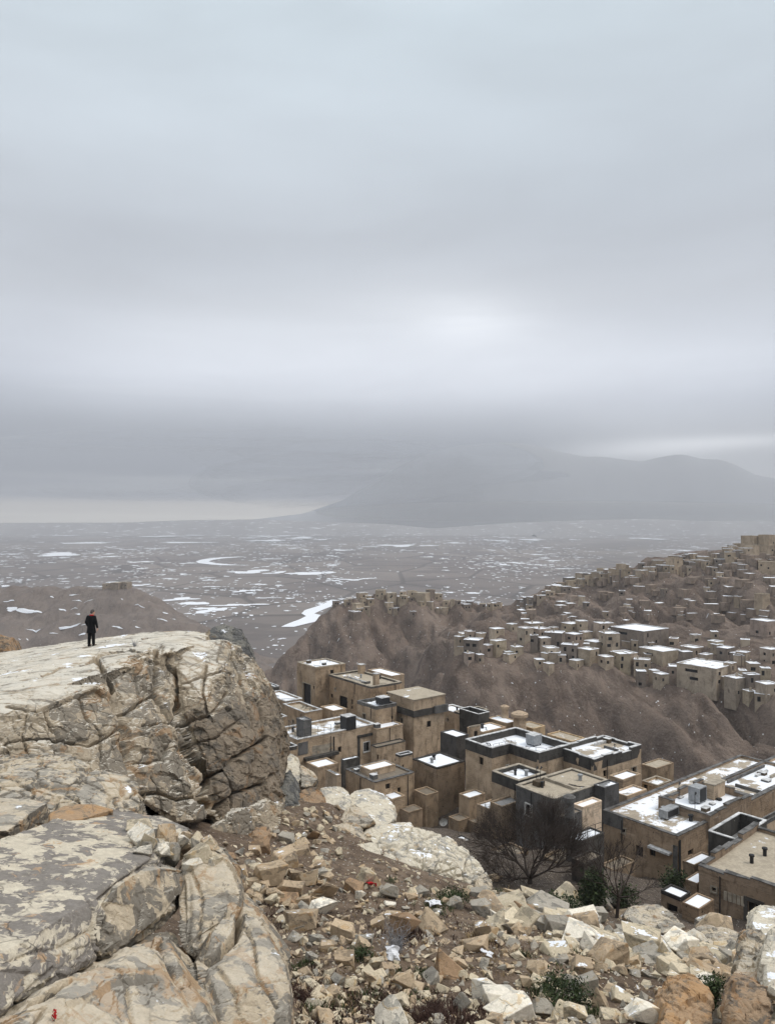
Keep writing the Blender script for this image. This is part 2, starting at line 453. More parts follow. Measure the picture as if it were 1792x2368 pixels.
def m_ground():
    m, t, b = new_mat('slope_soil', 0.95)
    co = obj_co(t)
    n1 = t.noise(co, 0.35, 6, 0.62, 0.4); n2 = t.noise(co, 2.2, 6, 0.65, 0.3); n3 = t.noise(co, 14, 5, 0.7)
    col = t.mix(t.step(n1, 0.38, 0.62), (0.135, 0.095, 0.066), (0.21, 0.155, 0.11))
    col = t.mix(t.math('MULTIPLY', t.step(n2, 0.45, 0.62), 0.7), col, (0.065, 0.045, 0.033))
    col = t.mix(t.math('MULTIPLY', t.step(n3, 0.5, 0.68), 0.5), col, (0.26, 0.20, 0.15))
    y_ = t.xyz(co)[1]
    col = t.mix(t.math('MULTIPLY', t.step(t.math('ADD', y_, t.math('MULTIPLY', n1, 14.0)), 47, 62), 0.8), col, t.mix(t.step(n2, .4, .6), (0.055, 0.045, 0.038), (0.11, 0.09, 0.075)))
    v = t.voro(co, 5.5); cc = t.xyz(t.voro(co, 5.5, out='Color'))
    st = t.math('MULTIPLY', t.math('LESS_THAN', v, 0.22), t.math('GREATER_THAN', cc[0], 0.72))
    col = t.mix(st, col, t.mix(cc[1], (0.42, 0.35, 0.25), (0.60, 0.57, 0.52)))
    v2 = t.voro(co, 17); c2 = t.xyz(t.voro(co, 17, out='Color'))
    s2 = t.math('MULTIPLY', t.math('LESS_THAN', v2, 0.22), t.math('GREATER_THAN', c2[0], 0.9))
    col = t.mix(s2, col, (0.66, 0.65, 0.63))
    t.put(b.inputs['Base Color'], col)
    h = t.math('ADD', t.math('MULTIPLY', n2, 1.2), t.math('ADD', n3, t.math('MULTIPLY', st, 0.7)))
    t.put(b.inputs['Normal'], t.bump(h, 0.9, 0.09))
    return m


def m_hill(mesa=False):
    m, t, b = new_mat('hill_earth', 0.95)
    co = obj_co(t)
    g = t.mapping(co, rot=(0, 0, 0.35), scale=(1, 0.45, 0.6))
    n1 = t.noise(g, 0.035, 6, 0.62, 0.5); n2 = t.noise(g, 0.16, 7, 0.68, 0.4); n3 = t.noise(co, 0.9, 5, 0.7)
    col = t.mix(t.step(n1, 0.38, 0.62), (0.175, 0.130, 0.103), (0.235, 0.182, 0.148))
    col = t.mix(t.math('MULTIPLY', t.step(n2, 0.46, 0.60), 0.65), col, (0.085, 0.062, 0.050))
    col = t.mix(t.math('MULTIPLY', t.step(n3, 0.52, 0.70), 0.55), col, (0.30, 0.245, 0.20))
    # crumbs of snow caught on the slope
    v = t.voro(co, 0.42); cc = t.xyz(t.voro(co, 0.42, out='Color'))
    s = t.math('MULTIPLY', t.math('LESS_THAN', v, 0.13), t.math('GREATER_THAN', cc[0], 0.955))
    v = t.voro(co, 1.1); c2 = t.xyz(t.voro(co, 1.1, out='Color'))
    s2 = t.math('MULTIPLY', t.math('LESS_THAN', v, 0.22), t.math('GREATER_THAN', c2[0], 0.965))
    col = t.mix(t.math('MAXIMUM', s, s2), col, (0.75, 0.75, 0.76))
    if mesa: col = t.mix(0.55, col, (0.20, 0.175, 0.16))
    t.put(b.inputs['Base Color'], col)
    h = t.math('ADD', t.math('MULTIPLY', n2, 3.0), n3)
    t.put(b.inputs['Normal'], t.bump(h, 0.9, 1.2))
    return m


def m_plain():
    m, t, b = new_mat('plain_earth', 0.95)
    co = obj_co(t)
    n1 = t.noise(t.mapping(co, scale=(1, 1.5, 1)), 0.0011, 6, 0.6, 0.3); n2 = t.noise(co, 0.008, 6, 0.65, 0.3); n3 = t.noise(co, 0.06, 4, 0.65)
    col = t.mix(t.step(n1, 0.40, 0.60), (0.155, 0.132, 0.122), (0.205, 0.175, 0.155))
    col = t.mix(t.math('MULTIPLY', t.step(n2, 0.48, 0.60), 0.55), col, (0.085, 0.075, 0.073))
    col = t.mix(t.math('MULTIPLY', t.step(n3, 0.52, 0.66), 0.3), col, (0.23, 0.20, 0.18))
    # field strips, hedges and tracks
    fv = t.mapping(co, rot=(0, 0, 0.25), scale=(1, 0.55, 1))
    fc_ = t.xyz(t.voro(fv, 0.0045, out='Color'))[0]
    col = t.mix(t.math('MULTIPLY', fc_, 0.45), col, (0.10, 0.088, 0.085))
    col = t.mix(t.math('MULTIPLY', t.step(t.xyz(t.voro(fv, 0.0045, out='Color'))[1], .7, .75), 0.35), col, (0.26, 0.225, 0.20))
    ed = t.voro(fv, 0.0045, 'DISTANCE_TO_EDGE'); col = t.mix(t.math('MULTIPLY', t.math('SUBTRACT', 1.0, t.step(ed, 0.01, 0.035)), 0.6), col, (0.05, 0.045, 0.043))
    t.put(b.inputs['Base Color'], col)
    return m


def m_mount():
    m, t, b = new_mat('mountain', 0.95)
    co = obj_co(t)
    n = t.noise(co, 0.0016, 7, 0.62)
    t.put(b.inputs['Base Color'], t.mix(t.step(n, 0.4, 0.6), (0.27, 0.28, 0.295), (0.31, 0.32, 0.335)))
    return m


def m_lowhill():
    m, t, b = new_mat('low_hill', 0.95)
    co = obj_co(t)
    n = t.noise(co, 0.003, 5, 0.6); f = t.noise(t.mapping(co, scale=(1, 1, 9)), 0.012, 5, 0.65)
    col = t.mix(t.step(n, .4, .6), (0.20, 0.185, 0.18), (0.25, 0.235, 0.225))
    col = t.mix(t.math('MULTIPLY', t.step(f, 0.60, 0.64), 0.9), col, (0.8, 0.81, 0.84))
    t.put(b.inputs['Base Color'], col)
    return m


M['lowhill'] = m_lowhill()
M['ground'] = m_ground(); M['hill'] = m_hill(); M['plain'] = m_plain(); M['mount'] = m_mount()

M['mesa'] = m_hill(True)
# ------------------------------------------------------------ terrain
def V(px, py, D): p = P(px, py, D); return (p[0], p[1], p[2])
def Z(px, D, z): return ((px - CX) / F * D, D, z)


NEAR_PTS = [V(900, 2368, 13), V(1300, 2368, 14.5), V(1792, 2380, 13), V(700, 2368, 13), V(1100, 2340, 15), V(1550, 2368, 14),
            V(900, 2200, 18), V(700, 2150, 20), V(1300, 2200, 21), V(1700, 2262, 19), V(1500, 2270, 19),
            V(620, 2000, 27), V(900, 2035, 27), V(1100, 2110, 25), V(1400, 2175, 26), V(1200, 2120, 27),
            V(560, 1965, 27), V(680, 1885, 36), V(850, 1930, 36), V(760, 1960, 31), V(640, 1830, 41), V(760, 1850, 41), V(900, 1935, 39),
            V(1000, 2000, 37.5), V(1120, 2055, 36), V(1250, 2092, 35), V(1400, 2140, 34), V(1600, 2195, 33), V(1792, 2225, 32),
            V(1900, 2240, 31), V(2200, 2280, 28),
            Z(800, 52, -22.5), Z(1000, 48, -24), Z(1150, 45, -24.5), Z(1300, 44, -24.5), Z(1500, 42, -23.5), Z(1792, 41, -23),
            V(1230, 2050, 58), V(1370, 2066, 50), V(1425, 2116, 48), V(1566, 2045, 70), V(1394, 2022, 75), V(1574, 2130, 54), Z(1680, 51, -28.4),
            V(1792, 2170, 50), Z(1900, 48, -26.5), V(1345, 2000, 64), V(1150, 1975, 72), V(1290, 1962, 74),
            V(1009, 1910, 94), V(1134, 1905, 90), V(1060, 1925, 85), V(957, 1915, 84), V(700, 1860, 96), V(860, 1905, 88), V(760, 1880, 75),
            V(730, 1668, 124), V(857, 1690, 116), V(957, 1760, 110), V(1050, 1745, 110), V(1171, 1730, 112), V(1320, 1755, 108),
            V(1482, 1850, 96), V(1640, 1850, 92), V(1792, 1900, 84), V(1900, 1960, 76), V(2300, 2000, 76), V(560, 1650, 125),
            Z(1230, 125, -40), Z(900, 142, -50), Z(1230, 150, -70), Z(1600, 130, -60), Z(2000, 130, -60), Z(700, 160, -60), Z(500, 150, -55),
            Z(900, 190, -105), Z(500, 200, -105), Z(1300, 190, -105), Z(1800, 180, -100), Z(2500, 180, -100), Z(0, 200, -105), Z(-600, 200, -105),
            Z(300, 12, -8.4), Z(0, 12, -7.7), Z(300, 22, -10.2), Z(0, 26, -10.4), Z(500, 22, -11.8), Z(0, 35, -11), Z(400, 40, -14.5), Z(560, 42, -16.5),
            Z(300, 60, -29), Z(560, 60, -25), Z(0, 60, -30), Z(-500, 40, -18), Z(-500, 60, -32), Z(300, 100, -52), Z(550, 100, -42), Z(-300, 100, -55),
            (0, 0, -1.7), (0, 3, -2.6), (0, 7, -5.3), (6, 3, -2.8), (-6, 3, -2.8), (10, 8, -6.0), (-7, 8, -6.6), (0, -10, 2), (30, 0, -1), (-30, 0, -1), (40, 20, -10), (-30, 20, -10)]
_near = TPS(NEAR_PTS, 0.0, 10.0)


def near_z(x, y, detail=True):
    z = _near(x, y)
    if detail:
        p = np.stack([np.ravel(x), np.ravel(y), np.zeros(np.size(x))], -1)
        w = np.clip((np.ravel(y) - 6) / 10, 0.3, 1)
        n = (fbm(p / 5.0, 4, 3) - 0.5) * 1.3 * w + (fbm(p / 1.1, 3, 9) - 0.5) * 0.35
        z = z + n.reshape(np.shape(x))
    return z


def hit_near(px, py, D0=6, D1=190): return hit(near_z, px, py, D0, D1)


MID_PTS = [V(1050, 1525, 300), V(1120, 1540, 292), V(1200, 1552, 285), V(1300, 1578, 275), V(1400, 1608, 265), V(1560, 1635, 250), V(1680, 1665, 238), V(1792, 1695, 225), V(1950, 1730, 215),
           V(1080, 1450, 340), V(1250, 1445, 340), V(1450, 1445, 330), V(1620, 1445, 318), V(1792, 1450, 305), V(1980, 1450, 300),
           V(1200, 1500, 312), V(1450, 1520, 298), V(1700, 1540, 272),
           V(1200, 1388, 480), V(1270, 1354, 490), V(1340, 1328, 500), V(1440, 1309, 510), V(1560, 1293, 515), V(1640, 1275, 515), V(1740, 1252, 520), V(1792, 1242, 520),
           V(1900, 1215, 520), V(2150, 1170, 500), V(1500, 1370, 420), V(1700, 1350, 400), V(1350, 1390, 420), V(1900, 1340, 400), V(1500, 1420, 365), V(1700, 1410, 350),
           Z(1300, 700, -130), Z(1800, 760, -120), Z(2400, 700, -100), Z(1550, 600, -75), Z(1300, 580, -85), Z(1900, 620, -50),
           V(740, 1408, 470), V(800, 1392, 480), V(870, 1372, 480), V(980, 1368, 480), V(1090, 1382, 485), V(1160, 1396, 485),
           V(760, 1435, 452), V(900, 1440, 445), V(1050, 1425, 455), Z(760, 600, -150), Z(980, 600, -140), Z(1180, 590, -125),
           V(1100, 1475, 400), V(1150, 1440, 410), V(1020, 1480, 410), V(900, 1600, 405), V(800, 1500, 425), V(1000, 1500, 385), V(1000, 1590, 335),
           V(940, 1650, 345), V(700, 1455, 470), V(660, 1495, 462), V(600, 1560, 460), Z(560, 455, -118), Z(440, 470, -158), Z(640, 560, -158),
           V(1200, 1655, 268), V(1200, 1763, 252), V(1400, 1720, 248), V(1400, 1850, 232), V(1600, 1650, 246), V(1600, 1760, 231), V(1600, 1900, 213),
           V(1792, 1800, 210), V(1792, 1950, 192), V(1050, 1605, 284), V(1000, 1620, 300), V(950, 1700, 300), V(1290, 1640, 264), V(1480, 1690, 250), V(1100, 1660, 276),
           Z(900, 200, -108), Z(1200, 190, -102), Z(1500, 170, -98), Z(1800, 160, -96), Z(2300, 170, -98), Z(700, 300, -128), Z(600, 300, -140), Z(300, 300, -158), Z(300, 600, -160),
           Z(600, 700, -160), Z(900, 800, -160), Z(1200, 900, -160), Z(1792, 1000, -160), Z(2500, 1000, -160), Z(800, 330, -122), Z(880, 360, -112), Z(500, 220, -125), Z(0, 250, -150)]
_mid = TPS(MID_PTS, 0.0, 100.0)


def mid_z(x, y, detail=True):
    z = _mid(x, y)
    if detail:
        xr, yr = np.ravel(x), np.ravel(y)
        # gullies running down towards the ravine
        u = xr * 0.94 + yr * 0.34; v = -xr * 0.34 + yr * 0.94
        p = np.stack([u / 26, v / 90, np.zeros(len(u))], -1)
        g = 1 - np.abs(2 * fbm(p, 3, 5) - 1)
        p2 = np.stack([u / 9, v / 30, np.ones(len(u))], -1)
        g2 = 1 - np.abs(2 * fbm(p2, 4, 8) - 1)
        p3 = np.stack([xr / 5, yr / 5, np.zeros(len(u))], -1)
        f = fbm(p3, 4, 12) - 0.5
        f3 = fbm(np.stack([u / 13, v / 22, np.zeros(len(u))], -1), 5, 15, 0.6) - 0.5
        # flatter on the built terraces
        zz = np.ravel(z)
        terr = np.exp(-((yr - 300 + 0.12 * (xr - 80)) / 38.0) ** 2) * np.clip((zz + 66) / 10, 0, 1)
        crest = np.exp(-((yr - 485) / 34.0) ** 2)
        w = (1 - 0.8 * terr) * (1 - 0.72 * crest)
        z = z + (w * (-(g ** 3) * 21.0 + 6.0) + w * (-(g2 ** 2) * 8.0 + 3.0) + (f * 3.2 + (np.abs(f3) * -9.0 + 1.6)) * (0.3 + 0.7 * w)).reshape(np.shape(x))
    return z


def hit_mid(px, py, D0=195, D1=760): return hit(mid_z, px, py, D0, D1)


MESA_PTS = [V(-500, 1350, 860), V(-200, 1349, 830), V(0, 1350, 800), V(60, 1345, 800), V(140, 1354, 792), V(230, 1358, 785), V(320, 1362, 778), V(370, 1385, 770), V(430, 1425, 760),
            V(490, 1462, 752), V(560, 1515, 748), Z(640, 750, -156), Z(720, 740, -158), Z(560, 640, -158), Z(400, 600, -155), Z(200, 600, -152), Z(0, 600, -150), Z(-400, 620, -150),
            V(60, 1440, 735), V(250, 1450, 720), V(420, 1500, 700), V(-200, 1440, 740), Z(0, 950, -158), Z(-400, 980, -158), Z(300, 930, -158), Z(500, 880, -158), Z(700, 850, -159),
            Z(-900, 900, -158), Z(-900, 640, -158)]
_mesa = TPS(MESA_PTS, 0.0, 100.0)


def mesa_z(x, y):
    z = _mesa(x, y)
    p = np.stack([np.ravel(x) / 40, np.ravel(y) / 40, np.zeros(np.size(x))], -1)
    g = 1 - np.abs(2 * fbm(p, 5, 21) - 1)
    return z + (-(g ** 2) * 11 + 4.5).reshape(np.shape(x))


PLAIN = -150.0


def polar_sheet(name, zf, t0, t1, nc, D0, D1, nr, mat, smooth=True, power=1.0):
    t = np.linspace(t0, t1, nc); D = np.exp(np.linspace(math.log(D0), math.log(D1), nr))
    Dg, Tg = np.meshgrid(D, t, indexing='ij')
    X = Tg * Dg; Zg = zf(X, Dg)
    me = mesh_np(name, np.stack([X, Dg, Zg], -1).reshape(-1, 3), grid_faces(nr, nc), [mat], smooth=smooth)
    o = link(name, me); tag(o, kind='structure')
    return o


def build_terrain():
    # near slope: polar part ahead of the camera
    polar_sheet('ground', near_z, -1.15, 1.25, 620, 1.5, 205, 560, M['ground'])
    polar_sheet('hillside', mid_z, -0.75, 1.05, 640, 150, 1000, 520, M['hill'])
    polar_sheet('hill', mesa_z, -0.95, -0.02, 260, 590, 990, 200, M['mesa'])
    # the plain: one flat sheet to the horizon, gently rolling far away
    def pz(x, y):
        p = np.stack([np.ravel(x) / 2500, np.ravel(y) / 2500, np.zeros(np.size(x))], -1)
        n = fbm(p, 4, 40)
        w = np.clip((np.ravel(y) - 5000) / 3000, 0, 1)
        return (PLAIN + w * n * 20 - 4 * w).reshape(np.shape(x))
    polar_sheet('plain', pz, -1.6, 1.6, 300, 150, 9600, 300, M['plain'])
    # low hills at the far side of the plain
    def lump(name, prof, D, depth, seed):
        xs = np.linspace(prof[0][0], prof[-1][0], 160)
        top = np.interp(xs, [p[0] for p in prof], [p[1] for p in prof])
        rows = 24; vs = []
        for r in range(rows):
            s = r / (rows - 1)                       # front foot -> back foot
            hgt = math.sin(math.pi * min(1, s)) ** 0.8
            Dr = D + (s - 0.5) * depth
            for i, px in enumerate(xs):
                zt = -(top[i] - HY) / F * D
                n = vnoise(np.array([[px / 40.0, s * 6, seed]]), 5)[0] - 0.5
                vs.append(((px - CX) / F * D * (0.5 + 0.5 * Dr / D) , Dr, PLAIN - 15 + (zt - PLAIN + 15) * hgt * (1 + 0.10 * n * (1 - hgt))))
        o = link(name, mesh_np(name, vs, grid_faces(rows, 160), [M['mount' if name == 'mountain' else 'lowhill']], smooth=True)); tag(o, kind='structure')
    lump('mountain', [(380, 1212), (560, 1204), (700, 1188), (790, 1158), (860, 1118), (920, 1080), (985, 1048), (1060, 1031), (1110, 1026), (1150, 1024), (1190, 1024), (1240, 1031), (1300, 1046), (1350, 1056), (1390, 1056), (1430, 1061),
                      (1480, 1067), (1520, 1058), (1560, 1051), (1580, 1051), (1620, 1061), (1665, 1063), (1700, 1075), (1745, 1098), (1792, 1107), (1900, 1112), (2050, 1150), (2250, 1200)], 8700, 900, 1.0)
    lump('far_hill', [(1235, 1236), (1255, 1225), (1275, 1216), (1300, 1212), (1330, 1214), (1355, 1219), (1380, 1228), (1400, 1236)], 6200, 700, 2.0)
    lump('low_hills', [(-500, 1225), (-200, 1208), (0, 1209), (300, 1208), (420, 1203), (600, 1201), (760, 1207), (900, 1212), (1000, 1222)], 7000, 900, 3.0)
    lump('low_hills', [(1000, 1222), (1200, 1208), (1350, 1203), (1500, 1200), (1620, 1205), (1792, 1204), (2000, 1201), (2300, 1215)], 7100, 800, 4.0)


def blob_poly(cx, cy, rx, ry, n, rnd, rag=0.35):
    out = []
    k = [rnd.uniform(-1, 1) for _ in range(6)]
    for i in range(n):
        a = 2 * math.pi * i / n
        r = 1 + rag * (k[0] * math.sin(2 * a + k[1] * 3) + k[2] * math.sin(3 * a + k[3] * 3) * .7 + k[4] * math.sin(5 * a + k[5] * 3) * .5) + rnd.uniform(-.12, .12) * rag
        out.append((cx + rx * r * math.cos(a), cy + ry * r * math.sin(a)))
    return out


def build_snow():
    rnd = random.Random(5)
    vs, fs = [], []
    def fld(x, y): return float(vnoise(np.array([[x, y, 0.5]]), 77)[0])
    def add(poly, z):
        b = len(vs)
        c = np.mean(poly, 0)
        vs.append((c[0], c[1], z + 0.05))
        for p in poly: vs.append((p[0], p[1], z))
        n = len(poly)
        for i in range(n): fs.append((b, b + 1 + i, b + 1 + (i + 1) % n))
    def plain_patch(px, py, w, h, n=14):
        D = -PLAIN * F / (py - HY)
        if D < 480 or D > 7200: return
        x = (px - CX) / F * D
        ry = 0.5 * h * D * D / (F * -PLAIN)
        z = PLAIN + 0.5 + D * 0.0002
        if D > 5000: z += (D - 5000) / 3000 * 12 + 4
        poly = blob_poly(x, D, 0.5 * w / F * D, min(ry, D * .2), n, rnd, 0.55 if w > 12 else 0.25)
        xx = np.array([p[0] for p in poly]); yy = np.array([p[1] for p in poly])
        if D < 1000 and ((_mid(xx, yy) > z - 1).any() or (x < 0 and (_mesa(xx, yy) > z - 1).any())): return
        add(poly, z)
    # scattered drifts
    for _ in range(17000):
        u = rnd.random()
        py = 1230 + 322 * u ** 2.1
        px = rnd.uniform(-200, 2000)
        f = fld(px / 130.0, py / 22.0)
        if rnd.random() > 0.10 + max(0, f - 0.4) * 2.0: continue
        big = rnd.random()
        w = rnd.uniform(2.5, 9) if big < 0.80 else (rnd.uniform(9, 22) if big < 0.975 else rnd.uniform(22, 50))
        h = (0.6 + 0.05 * w * rnd.uniform(0.5, 1.3)) * (0.40 + (py - 1222) / 170)
        plain_patch(px, py, w * .85, min(h, 5), 16 if w > 12 else 9)
    # the larger named shapes of the photograph
    for (px, py, w, h) in [(140, 1282, 100, 10), (125, 1284, 60, 8), (590, 1322, 70, 9), (555, 1324, 60, 6), (720, 1326, 70, 9), (755, 1325, 45, 6), (640, 1325, 45, 6), (700, 1328, 60, 7), (920, 1262, 80, 7), (990, 1262, 40, 4),
                           (1150, 1252, 50, 4), (1330, 1240, 60, 6), (420, 1386, 70, 10), (450, 1396, 60, 12), (490, 1412, 55, 14), (470, 1408, 40, 8), (570, 1399, 80, 6), (520, 1401, 60, 5), (600, 1352, 40, 4),
                           (200, 1256, 130, 4), (420, 1255, 120, 3), (620, 1252, 100, 4), (700, 1246, 60, 5), (1050, 1235, 90, 3), (1500, 1248, 60, 5), (1450, 1236, 90, 3), (1600, 1232, 80, 3), (1700, 1224, 120, 3),
                           (1350, 1222, 70, 2), (1650, 1214, 140, 2), (830, 1238, 110, 2.5), (380, 1243, 120, 2.5), (580, 1372, 30, 4), (330, 1300, 40, 5), (250, 1288, 50, 4), (1230, 1250, 60, 4)]:
        plain_patch(px, py, w * .9, h * .7, 26)
    # the river bend
    def ribbon(pts):
        b = len(vs); n = len(pts)
        for (px, py, w) in pts:
            for s in (-.5, .5):
                D = -PLAIN * F / (py - HY)
                vs.append(((px + s * w - CX) / F * D, D, PLAIN + 0.7 + D * 2e-4))
        for i in range(n - 1): fs.append((b + 2 * i, b + 2 * i + 1, b + 2 * i + 3, b + 2 * i + 2))
    ribbon([(560, 1288, 20), (530, 1289.5, 40), (500, 1292, 34), (480, 1295, 30), (468, 1299, 30), (480, 1303, 40), (510, 1306, 50), (540, 1308, 50)])
    ribbon([(770, 1388, 10), (762, 1396, 20), (748, 1404, 34), (725, 1412, 40), (712, 1420, 30), (730, 1426, 44), (722, 1434, 60), (700, 1440, 50), (680, 1446, 40), (665, 1451, 30)])
    me = mesh_np('snow_patches', vs, fs, [M['snow']])
    tag(link('snow_patches', me), kind='stuff', label='white snow patches strewn over the wide plain')
    # drifts lying on the slopes of the low hill and the hillside
    vs, fs = [], []
    def slope_patch(zf, px, py, w, h, D0, D1):
        p = hit(zf, px, py, D0, D1, 300)
        if p is None or p[1] < D0 * 1.02: return
        D = p[1]; b = len(vs); n = 10
        poly = blob_poly(px, py, w / 2, h / 2, n, rnd, 0.3)
        pts = [p]
        for (qx, qy) in poly:
            x = (qx - CX) / F * D; y = D + (py - qy) * D / F * 1.6
            pts.append(np.array([x, y, 0.0]))
        arr = np.array(pts); arr[:, 2] = zf(arr[:, 0], arr[:, 1]) + 0.25 + D * 0.0006
        vs.extend(map(tuple, arr))
        for i in range(n): fs.append((b, b + 1 + i, b + 1 + (i + 1) % n))
    for _ in range(45):
        slope_patch(mesa_z, rnd.uniform(-40, 520), rnd.uniform(1370, 1510), rnd.choice([5, 8, 14, 22]), rnd.uniform(1.2, 3), 560, 900)
    for (px, py, w, h) in [(60, 1417, 40, 5), (30, 1412, 22, 4), (100, 1356, 90, 2.5), (345, 1356, 30, 5), (25, 1482, 40, 4), (80, 1463, 34, 3), (160, 1452, 50, 3.5)]:
        slope_patch(mesa_z, px, py, w, h, 560, 900)
    for _ in range(30):
        slope_patch(mid_z, rnd.uniform(640, 1800), rnd.uniform(1340, 1760), rnd.uniform(1.5, 5), rnd.uniform(0.5, 1.3), 195, 700)
    me = mesh_np('snow_drifts', vs, fs, [M['snow']])
    tag(link('snow_drifts', me), kind='stuff', label='thin white snow drifts caught on the hillsides')


def build_haze():
    x0, x1, y0, y1, z0, z1 = -16500, 16500, -600, 7640, PLAIN - 80, 880
    vs = [(x, y, z) for z in (z0, z1) for y in (y0, y1) for x in (x0, x1)]
    fs = [(0, 2, 3, 1), (4, 5, 7, 6), (0, 1, 5, 4), (1, 3, 7, 5), (3, 2, 6, 7), (2, 0, 4, 6)]
    m = bpy.data.materials.new('haze'); m.use_nodes = True
    t = NT(m.node_tree); t.n.clear()
    v = t.node('ShaderNodeVolumePrincipled'); o = t.node('ShaderNodeOutputMaterial')
    v.inputs['Color'].default_value = (0.71, 0.735, 0.785, 1); v.inputs['Density'].default_value = 1.65e-4
    v.inputs['Anisotropy'].default_value = 0.0
    t.l.new(v.outputs[0], o.inputs['Volume'])
    tag(link('haze', mesh_np('haze', vs, fs, [m])), kind='stuff', label='pale grey winter haze over the plain')


def build_clouds():
    """the low cloud that wraps the left flank of the mountain: nested soft bodies of mist beyond the haze"""
    m = bpy.data.materials.new('cloud'); m.use_nodes = True
    t = NT(m.node_tree); t.n.clear()
    v = t.node('ShaderNodeVolumePrincipled'); o = t.node('ShaderNodeOutputMaterial')
    v.inputs['Color'].default_value = (0.86, 0.88, 0.92, 1); v.inputs['Density'].default_value = 0.0016; v.inputs['Anisotropy'].default_value = 0.0
    t.l.new(v.outputs[0], o.inputs['Volume'])
    m2 = m.copy(); m2.name = 'mist'; v2 = m2.node_tree.nodes['Principled Volume']; v2.inputs['Color'].default_value = (1, 0.985, 0.94, 1); v2.inputs['Density'].default_value = 0.0045
    D = 7960
    for k, (px, py, w, h) in enumerate([(420, 1078, 820, 98), (440, 1074, 760, 80), (400, 1080, 700, 66), (330, 1086, 640, 52), (760, 1062, 330, 50), (820, 1052, 260, 34), (900, 1100, 420, 20), (1000, 1066, 240, 11), (780, 1110, 330, 62), (820, 1140, 300, 40), (1330, 1184, 620, 24)]):
        n, r = 40, 20; vs, fs = [], []
        for j in range(r + 1):
            a = math.pi * j / r
            for i in range(n):
                b = 2 * math.pi * i / n; q = 1 + .07 * math.sin(3 * b + k) * math.sin(2 * a) + .05 * math.sin(5 * b + 2 * k)
                vs.append(((px - CX) / F * D + w / F * D * math.sin(a) * math.cos(b) * q, D + 235 * math.sin(a) * math.sin(b), -(py - HY) / F * D + h / F * D * math.cos(a) * q))
        for j in range(r):
            for i in range(n): fs.append((j * n + i, j * n + (i + 1) % n, (j + 1) * n + (i + 1) % n, (j + 1) * n + i))
        ob = link('cloud', mesh_np('cloud', vs, fs, [m2 if k > 9 else m], smooth=True)); tag(ob, kind='stuff', label='pale warm mist along the foot of the far mountain' if k > 9 else 'low grey cloud wrapping the left flank of the far mountain')
# ------------------------------------------------------------ boulders
def hull_mesh(pts_list):
    """closed mesh: union input of several convex hulls"""
    me = bpy.data.meshes.new('hulls'); bm = bmesh.new()
    for pts in pts_list:
        b2 = bmesh.new()
        vs = [b2.verts.new(tuple(map(float, p))) for p in pts]
        r = bmesh.ops.convex_hull(b2, input=vs)
        kill = [g for g in r['geom_interior'] if isinstance(g, bmesh.types.BMVert)] + [g for g in r['geom_unused'] if isinstance(g, bmesh.types.BMVert)]
        if kill: bmesh.ops.delete(b2, geom=list(set(kill)), context='VERTS')
        bmesh.ops.recalc_face_normals(b2, faces=b2.faces)
        tmp = bpy.data.meshes.new('t'); b2.to_mesh(tmp); b2.free(); bm.from_mesh(tmp); bpy.data.meshes.remove(tmp)
    bm.to_mesh(me); bm.free()
    return me


def voxel_np(me, size, smooth=0):
    o = bpy.data.objects.new('tmp', me); COL.objects.link(o)
    md = o.modifiers.new('r', 'REMESH'); md.mode = 'VOXEL'; md.voxel_size = size; md.adaptivity = 0
    if smooth:
        sm = o.modifiers.new('s', 'SMOOTH'); sm.iterations = smooth; sm.factor = 0.5
    dg = bpy.context.evaluated_depsgraph_get(); dg.update()
    ev = o.evaluated_get(dg).to_mesh()
    n = len(ev.vertices); co = np.empty(n * 3, np.float32); ev.vertices.foreach_get('co', co)
    no = np.empty(n * 3, np.float32); ev.vertices.foreach_get('normal', no)
    fc = np.empty(len(ev.loops), np.int32); ev.loops.foreach_get('vertex_index', fc)
    lt = np.empty(len(ev.polygons), np.int32); ev.polygons.foreach_get('loop_total', lt)
    assert (lt == 4).all()
    o.evaluated_get(dg).to_mesh_clear(); bpy.data.objects.remove(o); bpy.data.meshes.remove(me)
    return co.reshape(-1, 3).astype(float), no.reshape(-1, 3).astype(float), fc.reshape(-1, 4)


def rot_m(e): return np.array(Euler(e).to_matrix())


